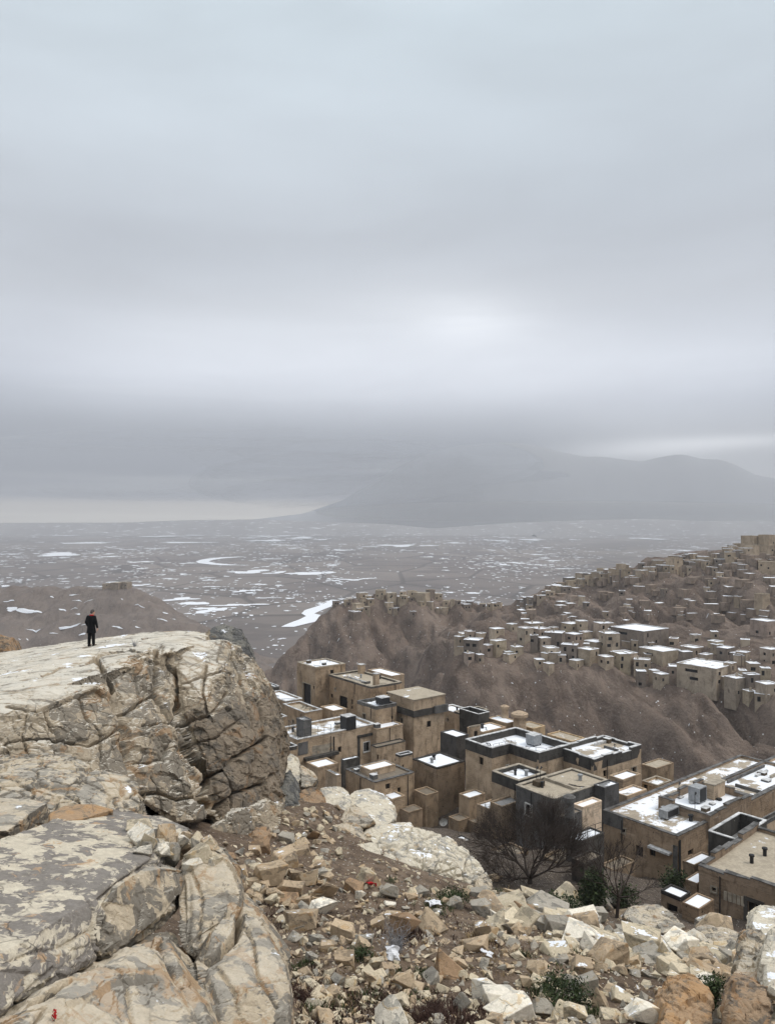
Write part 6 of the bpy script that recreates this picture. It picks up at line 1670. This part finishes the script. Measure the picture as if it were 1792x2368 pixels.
MID_H = [(1064, 1473, 24, 40), (1096, 1481, 46, 35), (1089, 1461, 32, 20), (1128, 1493, 22, 27), (1153, 1483, 37, 35), (1216, 1454, 30, 32), (1236, 1442, 50, 20), (1184, 1444, 20, 15), (1236, 1471, 25, 38), (1258, 1476, 32, 35),
         (1250, 1455, 40, 30), (1285, 1464, 50, 30), (1324, 1443, 42, 25), (1346, 1437, 30, 28), (1398, 1442, 50, 25), (1329, 1467, 32, 28), (1356, 1463, 32, 25), (1275, 1500, 37, 28), (1319, 1492, 44, 38), (1378, 1485, 40, 30),
         (1363, 1503, 40, 32), (1412, 1466, 48, 50), (1403, 1520, 32, 28), (1440, 1513, 40, 40), (1489, 1457, 105, 35), (1480, 1482, 42, 20), (1535, 1505, 68, 28), (1587, 1508, 30, 25),
         (1604, 1499, 40, 20), (1449, 1512, 52, 38), (1487, 1527, 47, 32), (1484, 1553, 26, 38), (1531, 1560, 30, 27), (1564, 1543, 38, 36), (1646, 1542, 105, 55), (1606, 1546, 28, 45), (1707, 1569, 52, 48), (1740, 1562, 40, 30),
         (1779, 1583, 50, 30), (1714, 1513, 33, 20), (1775, 1437, 54, 33), (1785, 1502, 40, 35), (1772, 1546, 26, 28), (1634, 1515, 30, 18), (1681, 1499, 35, 18), (1658, 1484, 30, 14), (1735, 1600, 26, 17), (1765, 1606, 40, 18),
         (1196, 1497, 30, 22), (1178, 1508, 26, 20), (1300, 1516, 26, 18), (1334, 1528, 30, 20), (1500, 1500, 34, 18), (1560, 1478, 26, 14), (1610, 1470, 24, 12), (1690, 1535, 26, 20), (1745, 1535, 30, 22), (1725, 1480, 24, 14), (1085, 1512, 20, 22), (1110, 1515, 18, 18)]


def build_far_houses():
    M['wall_far'] = m_wall('wall_far', (0.36, 0.30, 0.235), (0.22, 0.18, 0.145), (0.43, 0.36, 0.285), .5)
    rnd = random.Random(4)
    for i, (px, py, w, h) in enumerate(MID_H):
        dark = (w, h) in ((30, 25), (33, 20)) or rnd.random() < .06
        g = rnd.uniform(.85, 1.15); tint = (.55, .54, .56) if dark else (g, g * rnd.uniform(.94, 1), g * rnd.uniform(.88, 1))
        size = 'huge' if w > 90 else 'large' if w > 48 else 'medium' if w > 34 else 'small'
        fl = 'tall' if h > 33 else 'low'
        size = size; where = ('at the spur tip' if px < 1130 else 'at the left end' if px < 1230 else 'left of centre' if px < 1340 else 'in the centre' if px < 1460 else 'right of centre' if px < 1620 else 'at the right end')
        row = 'in the back row' if py < 1462 + (px - 1050) * .02 else 'on the ravine brink' if py > 1478 + (px - 1050) * .14 else 'in the middle rows'
        col = 'dark' if dark else ('pale tan' if g > 1.0 else 'brownish')
        far_house(px, py, w * 1.04, h * 1.0, hit_mid, f'{size} {fl} {col} house {row} {where} across the ravine', 'houses of the middle quarter across the ravine', tint, rnd.choice(['roof_snow', 'roof_snow', 'roof_most', 'roof_most']), 100 + i)
    for i in range(34):
        px = rnd.uniform(1060, 1795); a = 1450; b = 1515 + (px - 1060) * .125; py = rnd.uniform(a, b); w = rnd.uniform(18, 36); h = rnd.uniform(12, 26); g = rnd.uniform(.85, 1.2)
        far_house(px, py, w, h, hit_mid, f"small {'pale' if g > 1.03 else 'tan'} house squeezed {'behind' if py < (a + b) / 2 else 'between'} bigger ones {'left' if px < 1300 else 'mid way' if px < 1550 else 'right'} in the middle quarter", 'houses of the middle quarter across the ravine', (g, g * .97, g * .92), rnd.choice(['roof_snow', 'roof_most']), 2100 + i, False)
    # upper quarter on the left ridge
    def line(pts, x): return float(np.interp(x, [p[0] for p in pts], [p[1] for p in pts]))
    topL = [(762, 1392), (800, 1382), (870, 1362), (980, 1362), (1090, 1376), (1165, 1392)]; botL = [(762, 1404), (870, 1428), (960, 1424), (1050, 1400), (1165, 1396)]
    k = 0
    for px, py, w, h in [(963, 1355, 22, 20), (1046, 1366, 16, 16), (880, 1366, 30, 20), (905, 1372, 30, 22), (935, 1378, 26, 18), (975, 1372, 40, 22), (1010, 1374, 26, 16)]:
        far_house(px, py, w, h, lambda a, b: hit(mid_z, a, b, 380, 760), 'squat tan house standing on the crest of the left ridge' if h < 20 else 'taller tan house rising above the crest of the left ridge', 'houses of the ridge quarter above the ravine', (1.0, .97, .9), 'roof_beige', 700 + k, False); k += 1
    for i in range(58):
        px = rnd.uniform(768, 1160); a, b = line(topL, px), line(botL, px)
        py = a + (b - a) * rnd.random() ** 1.1; w = rnd.uniform(12, 27); h = rnd.uniform(8, 15)
        g = rnd.uniform(.8, 1.2); c = rnd.choice([(g, g * .97, g * .92), (g, g * .96, g * .88), (.6, .58, .6)])
        rf = rnd.choice(['roof_most', 'roof_snow', 'roof_beige'])
        far_house(px, py, w, h, lambda a_, b_: hit(mid_z, a_, b_, 380, 760), f"{'snow' if rf != 'roof_beige' else 'beige'} roofed {'grey' if c[0] == .6 else 'tan'} house on the left ridge {'crest' if (py - a) < 14 else 'flank'}", 'houses of the ridge quarter above the ravine', c, rf, 800 + i, False)
    # the long quarter climbing the hill on the right
    sky = [(1180, 1388), (1230, 1372), (1270, 1348), (1340, 1322), (1440, 1300), (1560, 1283), (1640, 1264), (1700, 1252), (1740, 1240), (1792, 1226)]
    for i in range(118):
        px = rnd.uniform(1190, 1800); a = line(sky, px)
        u = rnd.random()
        d = rnd.uniform(0, 22) if u < .45 else (rnd.uniform(15, 60) * (px - 1100) / 650 if u < .85 else rnd.uniform(50, 150))
        py = a + d + 4
        if py > 1425: continue
        w = rnd.uniform(12, 32) if d < 60 else rnd.uniform(11, 22); h = rnd.uniform(9, 18) if d < 60 else rnd.uniform(8, 14)
        g = rnd.uniform(.75, 1.15); c = rnd.choice([(g, g * .97, g * .92), (g, g * .96, g * .88), (.55, .55, .58)])
        rf = rnd.choice(['roof_most', 'roof_snow', 'roof_beige', 'roof_snow'])
        far_house(px, py, w, h, lambda a_, b_: hit(mid_z, a_, b_, 330, 760), f"{'wide' if w > 26 else 'narrow'} {'snow' if rf != 'roof_beige' else 'beige'} roofed {'grey' if c[0] == .55 else 'tan'} house {'on the skyline of' if d < 14 else 'under the skyline of' if d < 60 else 'alone low on'} the right hill{' near its summit' if px > 1600 else ''}",
                  'houses climbing the right hill', c, rf, 1000 + i, False)
    for (px, py, w, h) in [(1743, 1240, 44, 34), (1776, 1238, 30, 36), (1740, 1262, 34, 22), (1775, 1262, 40, 26), (1437, 1305, 32, 28), (1562, 1292, 34, 34), (1361, 1332, 18, 22), (1765, 1375, 30, 36), (1780, 1300, 50, 26)]:
        lab = {1743: 'broad tan block left of the highest house on the right hill', 1776: 'highest tan block on the summit of the right hill at the frame edge', 1740: 'small tan block just below the summit blocks of the right hill', 1775: 'wide tan block just below the summit at the frame edge', 1437: 'lone tall tan block on the skyline halfway up the right hill', 1562: 'pale tall block on the upper skyline of the right hill', 1361: 'small tan tower on the lower skyline of the right hill', 1765: 'tall tan block standing alone low on the right hill at the frame edge', 1780: 'long tan block in the middle of the right hill at the frame edge'}[px]
        far_house(px, py, w, h, lambda a_, b_: hit(mid_z, a_, b_, 330, 760), lab, 'houses climbing the right hill', (1.05, 1.0, .92), 'roof_beige', 1300 + px, False)
    # ruined walls on the low hill at the left
    for (px, py, w, h) in [(246, 1351, 26, 10), (270, 1348, 30, 14), (292, 1347, 22, 14), (318, 1353, 20, 8)]:
        far_house(px, py, w, h, lambda a_, b_: hit(mesa_z, a_, b_, 600, 950), 'ruined tan wall block on top of the low hill beyond the person', 'ruins on the low hill', (.8, .78, .75), 'roof_beige', 1500 + px, False)
# ------------------------------------------------------------ person, plants, small things
def ell(c, r, n=10, m=6, rot=None):
    out = []
    for j in range(m + 1):
        t = math.pi * j / m
        for i in range(n):
            a = 2 * math.pi * i / n
            v = Vector((r[0] * math.sin(t) * math.cos(a), r[1] * math.sin(t) * math.sin(a), r[2] * math.cos(t)))
            if rot: v.rotate(rot)
            out.append(np.array(c) + np.array(v))
    return out


def limb(pts):
    """chain of (centre, radii) -> hulls between consecutive ellipsoids"""
    return [ell(c0, r0, 10, 5) + ell(c1, r1, 10, 5) for (c0, r0), (c1, r1) in zip(pts[:-1], pts[1:])]


def hull_obj(name, hulls, mat, parent, voxel, smooth=2):
    co, no, fc = voxel_np(hull_mesh(hulls), voxel, smooth)
    return link(name, mesh_np(name, co, fc, [mat], smooth=True), parent)


def r3(r): return (r, r, r)


def ground_of(o, x, y):
    """height of object o's surface straight under x,y"""
    l = Vector((x, y, 100)) - o.location
    ok, p, n, i = o.ray_cast(l, Vector((0, 0, -1)))
    return (p + o.location).z if ok else None


def build_person():
    oc = bpy.data.objects['rock_outcrop']
    bpy.context.view_layer.update()
    # follow the line of sight of the feet until the rock is met
    z = None
    for D in np.arange(28, 45, .05):
        x = (212 - CX) / F * D; g = ground_of(oc, x, D)
        if g is not None and g > -(1494 - HY) / F * D: z = g; break
    if z is None: D, x = 35.6, (212 - CX) / F * 35.6; z = ground_of(oc, x, D) or -6.0
    s = (1494 - 1409) / F * D / 1.74
    r = empty('person', (x, D, z - .02), math.radians(-12)); r.scale = (s, s, s)
    tag(r, 'person in a long black coat and red scarf standing with bowed head on the outcrop', 'person')
    hr = Euler((math.radians(-28), 0, math.radians(-38)))
    hc = np.array((.03, .075, 1.60))
    def hp(p): v = Vector(p); v.rotate(hr); return hc + np.array(v)
    def fingers(w, dirx):
        out = []
        for k, (dy, ln) in enumerate([(-.028, .068), (-.009, .078), (.010, .072), (.028, .058)]):
            a = (w[0], w[1] + dy, w[2] - .085); b = (w[0] - dirx * .008, w[1] + dy, w[2] - .085 - ln * .55); c = (w[0] - dirx * .03, w[1] + dy, w[2] - .085 - ln)
            out += limb([(a, r3(.0095)), (b, r3(.009)), (c, r3(.0075))])
        out += limb([((w[0], w[1] + .028, w[2] - .03), r3(.013)), ((w[0] - dirx * .01, w[1] + .06, w[2] - .065), r3(.011)), ((w[0] - dirx * .02, w[1] + .068, w[2] - .095), r3(.009))])
        out += [ell((w[0], w[1], w[2] - .045), (.018, .040, .052))]
        return out
    body = [ell(hc, (.074, .092, .112), 14, 8, hr), ell(hp((0, .055, -.055)), (.052, .05, .055), 10, 6, hr)]
    body += limb([(hp((0, .088, .01)), r3(.012)), (hp((0, .112, -.018)), r3(.015))])                     # nose
    body += [ell(hp((sx * .077, -.005, -.01)), (.012, .022, .032), 8, 5, hr) for sx in (-1, 1)]          # ears
    body += [ell(hp((0, .094, -.055)), (.024, .010, .007), 8, 4, hr)]                                    # lips
    body += [ell(hp((sx * .03, .080, .022)), (.014, .012, .010), 8, 4, hr) for sx in (-1, 1)]            # brows / eyes
    body += limb([(hc - np.array((0, .03, .08)), r3(.052)), ((0, 0, 1.44), r3(.058)), ((0, 0, 1.36), (.15, .09, .08)), ((0, 0, 1.15), (.13, .09, .1)), ((0, 0, .96), (.15, .1, .1))])
    for sx in (-1, 1):
        w = (.285, .05, .87) if sx > 0 else (-.25, .10, .93)
        el = (sx * .262, -.02, 1.13)
        body += limb([((sx * .15, 0, 1.40), r3(.06)), (el, r3(.042)), (w, (.026, .032, .026))]) + fingers(w, sx)
        body += limb([((sx * .085, 0, .94), r3(.085)), ((sx * .10, .01, .50), r3(.055)), ((sx * .115, 0, .10), r3(.04)), ((sx * .13, .10, .05), (.04, .09, .035))])
    hull_obj('body', body, M['skin'], r, .011, 1)
    coat = limb([((0, .01, 1.47), (.09, .07, .03)), ((0, 0, 1.38), (.205, .115, .07)), ((0, 0, 1.18), (.205, .135, .08)), ((0, 0, .98), (.195, .135, .08)), ((0, 0, .80), (.225, .155, .05)), ((0, 0, .64), (.255, .175, .03))])
    for sx in (-1, 1):
        w = (.285, .045, .90) if sx > 0 else (-.25, .095, .95)
        coat += limb([((sx * .165, 0, 1.385), r3(.085)), ((sx * .265, -.02, 1.13), r3(.065)), (w, r3(.052))])
    co = hull_obj('coat', coat, M['coat'], r, .016, 2)
    tr = []
    for sx in (-1, 1): tr += limb([((sx * .075, 0, .92), (.12, .12, .10)), ((sx * .10, .01, .50), (.085, .09, .08)), ((sx * .118, 0, .12), (.072, .085, .05))])
    hull_obj('trousers', tr, M['coat'], r, .016, 2)
    for sx in (-1, 1): hull_obj('shoe', [ell((sx * .12, -.03, .05), (.05, .06, .06)) + ell((sx * (.15 if sx > 0 else .13), .15, .035), (.045, .07, .035)) + [np.array((sx * .12, -.08, 0.0)), np.array((sx * .14, .2, 0.0))]], M['coat'], r, .014, 1)
    hull_obj('hair', [ell(hp((0, -.028, .022)), (.088, .098, .120), 14, 8, hr)], M['hair'], r, .014, 1)
    sc = []
    for k in range(10):
        a0, a1 = 2 * math.pi * k / 10, 2 * math.pi * (k + 1) / 10
        sc += limb([((.01 + .085 * math.cos(a), .02 + .085 * math.sin(a), 1.462 - .02 * math.sin(a)), (.026, .026, .034)) for a in (a0, a1)])
    hull_obj('scarf', sc, M['red'], r, .016, 1)


def branch_tree(base, h, spread, seed, label, name='bare_tree', levels=5, trunk_r=.16, trunk_h=.22, lean=0.0, wide=1.0, group=None, n0=6):
    rnd = random.Random(seed); r = thing_root(name, label, 'tree', base, 0, group)
    tr, cr = MB(), MB()
    top = Vector((lean, 0, h * trunk_h))
    tr.tube((0, 0, -.5), tuple(top), trunk_r, trunk_r * .75, 8)
    def grow(p, d, L, rad, lev):
        q = p; dd = d.copy(); n = 3
        for k in range(n):
            dd = (dd + Vector((rnd.gauss(0, .13), rnd.gauss(0, .13), rnd.gauss(0.04, .10)))).normalized()
            q2 = q + dd * (L / n); (tr if lev == 0 else cr).tube(tuple(q), tuple(q2), rad * (1 - .22 * k), rad * (1 - .22 * (k + 1)), 5 if lev < 2 else 3); q = q2
            if lev < levels - 1 and k > 0:
                for _ in range(rnd.choice([1, 2, 2, 3])):
                    ax = dd.orthogonal().normalized(); ax.rotate(Matrix.Rotation(rnd.uniform(0, 6.28), 3, dd)); d2 = dd.copy(); d2.rotate(Matrix.Rotation(rnd.uniform(.3, .75), 3, ax))
                    grow(q, d2, L * rnd.uniform(.55, .8), rad * .53, lev + 1)
        if lev < levels - 1: grow(q, dd, L * .7, rad * .56, lev + 1)
    n = n0
    for i in range(n):
        a = 2 * math.pi * i / n + rnd.uniform(-.3, .3); e = rnd.uniform(.35, .95) if i % 2 else rnd.uniform(.9, 1.3)
        d = Vector((math.cos(a) * math.cos(e) * wide, math.sin(a) * math.cos(e), math.sin(e))).normalized()
        grow(top, d, h * .36, trunk_r * .5, 0)
    tr.build('trunk', M['bark'], r); cr.build('crown', M['bark'], r)
    return r


def leafy(loc, w, h, seed, label, n=900, leaf=.10, mat='leaf', name='evergreen_shrub', cat='shrub', group='low green shrubs'):
    rnd = random.Random(seed); r = thing_root(name, label, cat, loc, 0, group)
    st, lf, lg = MB(), MB(), MB()
    cl = []
    for _ in range(22):
        a = rnd.uniform(0, 6.28); q = rnd.random() ** .6 * w * .42; z = h * rnd.uniform(.15, .95) * (1 - .4 * (q / (w * .5)) ** 2)
        c = Vector((math.cos(a) * q, math.sin(a) * q, z)); cl.append(c); st.tube((0, 0, -.1), tuple(c * .9), .02 * h, .006 * h, 4)
    for k in range(n):
        c = rnd.choice(cl); p = c + Vector((rnd.gauss(0, .12 * w), rnd.gauss(0, .12 * w), rnd.gauss(0, .10 * h)))
        if p.z < 0: p.z = rnd.uniform(0, .1 * h)
        d = Vector((rnd.gauss(0, 1), rnd.gauss(0, 1), rnd.gauss(.5, .8))).normalized(); u = d.orthogonal().normalized(); u.rotate(Matrix.Rotation(rnd.uniform(0, 6), 3, d))
        L = leaf * rnd.uniform(.6, 1.5); m = lf if rnd.random() < .65 else lg
        m.quad(tuple(p - u * L * .18), tuple(p + d * L * .5 - u * L * .22), tuple(p + d * L), tuple(p + u * L * .2 + d * L * .4))
    st.build('stem', M['bark'], r); lf.build('foliage', M[mat], r); lg.build('foliage', M['leaf2'], r)
    return r


def twiggy(loc, w, h, seed, label, mat='scrub', n=160, name='dead_bush', rad=.006, group='dry bushes on the slope'):
    rnd = random.Random(seed); m = MB()
    for _ in range(n):
        a = rnd.uniform(0, 6.28); e = rnd.uniform(.25, 1.45); p = Vector((rnd.gauss(0, .10) * w, rnd.gauss(0, .10) * w, -.02)); d = Vector((math.cos(a) * math.cos(e) * w / h * .5, math.sin(a) * math.cos(e) * w / h * .5, math.sin(e)))
        L = h * rnd.uniform(.4, 1.0)
        for k in range(3):
            d2 = (d + Vector((rnd.gauss(0, .25), rnd.gauss(0, .25), rnd.gauss(0, .15)))); q = p + d2 * L / 3
            m.tube(tuple(p), tuple(q), rad * (1 - .25 * k), rad * (1 - .25 * (k + 1)), 3)
            if rnd.random() < .5: m.tube(tuple(q), tuple(q + Vector((rnd.gauss(0, 1), rnd.gauss(0, 1), rnd.uniform(0, 1))) * L * .16), rad * .6, rad * .3, 3)
            p = q
    o = m.build(name, M[mat]); o.location = tuple(map(float, loc)); return tag(o, label, 'bush', group)


def grass_stuff():
    rnd = random.Random(77)
    def blades(mat, spots, name, label):
        m = MB()
        for (px, py, spread, n, hh) in spots:
            for _ in range(n):
                p = GT(px + rnd.gauss(0, spread), py + rnd.gauss(0, spread * .45))
                if p is None: continue
                for _ in range(7):
                    q = p + np.array([rnd.gauss(0, .06), rnd.gauss(0, .06), -.02]); d = np.array([rnd.gauss(0, .35), rnd.gauss(0, .35), 1.0]); L = hh * rnd.uniform(.5, 1.3)
                    w = np.array([rnd.uniform(.004, .009), 0, 0]) * (1 + hh * 2); mid = q + d * L * .55; tip = q + d * L * .85 + np.array([d[0], d[1], -.15]) * L * .4
                    m.quad(tuple(q - w), tuple(q + w), tuple(mid + w * .7), tuple(mid - w * .7)); m.f.append((len(m.v), len(m.v) + 1, len(m.v) + 2)); m.v += [tuple(mid - w * .7), tuple(mid + w * .7), tuple(tip)]
        o = m.build(name, M[mat]); tag(o, label, kind='stuff')
    green = [(1020, 2090, 26, 60, .22), (1060, 2075, 16, 30, .2), (900, 2040, 8, 12, .15), (835, 2212, 16, 30, .14), (915, 2248, 12, 18, .12), (970, 2255, 14, 20, .12), (710, 2232, 10, 12, .12), (680, 2240, 14, 14, .1),
             (1345, 2212, 40, 50, .14), (1310, 2190, 30, 40, .14), (1420, 2215, 30, 30, .12), (1210, 2215, 14, 20, .14), (1620, 2172, 24, 40, .16), (1150, 2070, 10, 20, .2), (760, 2340, 40, 40, .14), (960, 2320, 30, 30, .12),
             (1260, 2290, 24, 50, .16), (1370, 2350, 16, 20, .14), (860, 2320, 30, 20, .12)]
    blades('leaf2', green, 'grass', 'short green grass in patches among the stones')
    straw = [(1195, 2050, 26, 120, .42), (1245, 2058, 22, 90, .4), (1170, 2058, 12, 40, .3), (1100, 2180, 20, 20, .2), (640, 2150, 60, 40, .12), (900, 2120, 80, 40, .12), (1180, 2210, 60, 30, .14), (760, 2280, 80, 60, .12), (1560, 2300, 30, 20, .16)]
    blades('straw', straw, 'dry_grass', 'tufts of straw coloured dry grass on the slope')
    dark = [(1000, 2350, 50, 170, .16), (900, 2330, 60, 90, .12), (940, 2165, 34, 60, .16), (650, 2130, 40, 90, .10), (700, 2290, 50, 120, .12), (830, 2100, 60, 60, .10), (1050, 2110, 40, 60, .12), (1120, 2180, 40, 50, .12), (780, 2350, 60, 120, .12), (620, 2080, 30, 50, .1), (1090, 2350, 30, 60, .14)]
    blades('scrub', dark, 'undergrowth', 'dark brown dead undergrowth on the bare soil')


def build_plants():
    def base(px, py, D):
        x = (px - CX) / F * D; return (x, D, float(near_z(np.array([x]), np.array([D]))[0]) - .05)
    branch_tree(base(1225, 2052, 58), 6.2, 8, 3, 'wide bare dark tree spreading in front of the grey rendered house', levels=6, trunk_r=.22, trunk_h=.08, wide=2.0, n0=8, group='bare trees in the town')
    branch_tree(base(1424, 2118, 48), 4.6, 4, 9, 'slender bare tree in front of the big weathered brown house', levels=4, trunk_r=.13, trunk_h=.30, lean=.15, group='bare trees in the town')
    branch_tree(base(1215, 1950, 66), 3.6, 4, 14, 'small bare bushy tree behind the wide bare tree', levels=4, trunk_r=.10, trunk_h=.1, wide=1.4, group='bare trees in the town')
    leafy(base(1372, 2075, 49), 1.9, 2.4, 1, 'tall dark green shrub between the two bare trees', 2600, .22)
    leafy(base(1300, 2090, 47), 2.2, 1.6, 2, 'low green shrub beside the white stone under the wide bare tree', 1300, .2)
    leafy(base(1440, 2095, 50), 1.6, 1.7, 3, 'green shrub behind the trunk of the slender bare tree', 900, .2)
    leafy(base(1556, 2062, 64), 2.2, 1.8, 4, 'dark green bush between the big house and the small shed', 1300, .22)
    def gl(px, py): return GT(px, py)
    leafy(gl(1298, 2330), 1.05, .62, 5, 'low green bush among the white stones at the bottom of the slope', 1500, .07)
    leafy(gl(1648, 2335), .75, .8, 6, 'green bush squeezed between the orange boulder and the dark jagged slab', 1200, .07)
    leafy(gl(1048, 2092), 1.3, .45, 7, 'thin green bush at the foot of the whitish mound', 700, .08)
    leafy(gl(830, 2222), .6, .30, 8, 'small green tuft beside the silvery dead bush', 350, .05)
    leafy(gl(1225, 2100), .9, .35, 9, 'small green bush under the dry grass on the rim', 350, .06)
    g = gl(915, 2205)
    twiggy(g, .9, .85, 1, 'silvery dead bush with bare pale twigs in mid slope', 'twig_grey', 90, rad=.006)
    twiggy(gl(1000, 2365), 1.0, .40, 2, 'dark purple brown dead bush at the very bottom of the slope', 'scrub', 260)
    twiggy(gl(935, 2160), .9, .30, 3, 'dark dead bush under the brown stone in mid slope', 'scrub', 200)
    twiggy(gl(1065, 2325), .7, .30, 4, 'dark dead bush left of the pile of white stones', 'scrub', 160)
    twiggy(gl(690, 2310), .9, .22, 5, 'low dark dead bush beside the tall streaked boulder', 'scrub', 200)
    twiggy(P(312, 1494, 34.2), .5, .45, 6, 'small dry sprig growing on the edge of the outcrop top', 'twig_grey', 24, rad=.01)
    grass_stuff()


def scrap(name, label, cat, loc, w, h, mat, seed, thick=.012, group=None):
    """crumpled sheet"""
    rnd = random.Random(seed); n = 9; vs = []
    for j in range(n):
        for i in range(n):
            x, y = (i / (n - 1) - .5) * w, (j / (n - 1) - .5) * h
            p = np.array([[i * .55 + seed, j * .55, 1.0]]); vs.append((x + (vnoise(p, 3)[0] - .5) * w * .3, y + (vnoise(p, 4)[0] - .5) * h * .3, vnoise(p, 5)[0] * min(w, h) * .6))
    me = mesh_np(name, vs, grid_faces(n, n), [M[mat]]); o = link(name, me, loc=loc)
    o.rotation_euler = (rnd.uniform(.1, .7), rnd.uniform(-.3, .3), rnd.uniform(0, 3)); md = o.modifiers.new('solid', 'SOLIDIFY'); md.thickness = thick
    return tag(o, label, cat, group)


def build_small():
    up_ = np.array([0, 0, .05])
    scrap('plastic_scrap', 'crumpled white plastic scrap in the grass below the whitish mound', 'litter', GT(1003, 2100) + up_, .34, .5, 'bag', 1)
    scrap('plastic_scrap', 'bluish white plastic sheet lying at the root of the silvery dead bush', 'litter', GT(905, 2215) + up_ * .3, .32, .3, 'bag', 2)
    scrap('plastic_scrap', 'small white rag between stones right of the leaning grey slab', 'litter', GT(1123, 2215) + up_, .22, .3, 'bag', 3)
    scrap('plastic_scrap', 'pale plastic scrap in the middle of the pale rubble band', 'litter', GT(1462, 2205) + up_, .42, .25, 'bag', 4)
    scrap('red_rag', 'small bright red rag tucked behind a stone below the cream block', 'litter', GT(856, 2058) + up_ * 2, .34, .22, 'red', 5)
    # little red flower head on the corner boulder
    bl = None
    bpy.context.view_layer.update()
    for o in bpy.data.objects:
        if o.get('label', '').startswith('broad blotched grey'): bl = o
    best = None
    for D in np.arange(6.0, 12, .02):
        x = (126 - CX) / F * D; g = ground_of(bl, x, D)
        if g is not None and g > -(2362 - HY) / F * D: best = (x, D, g); break
    if best:
        r = thing_root('red_flower', 'tiny scarlet flower growing from the blotched boulder in the frame corner', 'flower', best)
        m = MB(); m.tube((0, 0, -.03), (.01, 0, .10), .004, .003, 5); m.tube((0, 0, 0), (-.04, .01, .05), .003, .002, 4); m.build('stem', M['leaf'], r)
        rnd = random.Random(3); m = MB()
        for _ in range(26):
            c = Vector((.01 + rnd.gauss(0, .016), rnd.gauss(0, .016), .075 + rnd.gauss(0, .03))); d = Vector((rnd.gauss(0, 1), rnd.gauss(0, 1), rnd.gauss(0, 1))).normalized() * .014; u = d.orthogonal() * .7
            m.quad(tuple(c - d), tuple(c - u), tuple(c + d), tuple(c + u))
        m.build('petals', M['red'], r)
    # crumbling retaining walls, ruins and huts too many and small to tell apart, on the right hill
    rnd = random.Random(12); vs, fs, mi = [], [], []
    sky = [(1180, 1388), (1230, 1372), (1270, 1352), (1340, 1326), (1440, 1307), (1560, 1290), (1640, 1270), (1740, 1250), (1792, 1238)]
    cnt = 0
    while cnt < 190:
        px = rnd.uniform(1200, 1800); a = float(np.interp(px, [q[0] for q in sky], [q[1] for q in sky])); py = rnd.uniform(a + 8, 1440)
        if rnd.random() > (.25 + (px - 1200) / 600) * (1 if py < a + 70 else .35) or vnoise(np.array([[px / 45., py / 16., 0]]), 4)[0] < .42: continue
        h = hit_mid(px, py, 330, 700); cnt += 1
        if h is None: continue
        w, d_, t = rnd.uniform(2, 7), rnd.uniform(1.5, 5), rnd.uniform(.8, 2.8); yw = rnd.uniform(-.5, .7); c, s_ = math.cos(yw), math.sin(yw)
        b = len(vs)
        for z in (-2.0, t):
            for y in (-d_ / 2, d_ / 2):
                for x in (-w / 2, w / 2): vs.append((h[0] + x * c - y * s_, h[1] + x * s_ + y * c, h[2] + z + rnd.uniform(-.15, .15)))
        for q, m_ in (((0, 2, 3, 1), 0), ((4, 5, 7, 6), 1 if rnd.random() < .5 else 0), ((0, 1, 5, 4), 0), ((1, 3, 7, 5), 0), ((3, 2, 6, 7), 0), ((2, 0, 4, 6), 0)): fs.append(tuple(b + i for i in q)); mi.append(m_)
    o = link('rubble', mesh_np('rubble', vs, fs, [M['wall_far'], M['snow']], mi)); o.color = (.72, .68, .68, 1); tag(o, 'ruined walls and rubble strewn over the right hill', kind='stuff')
build_terrain()
build_snow()
build_boulders()
build_town()
build_far_houses()
build_stones()
build_plants()
build_small()
build_person()
build_haze()
build_clouds()
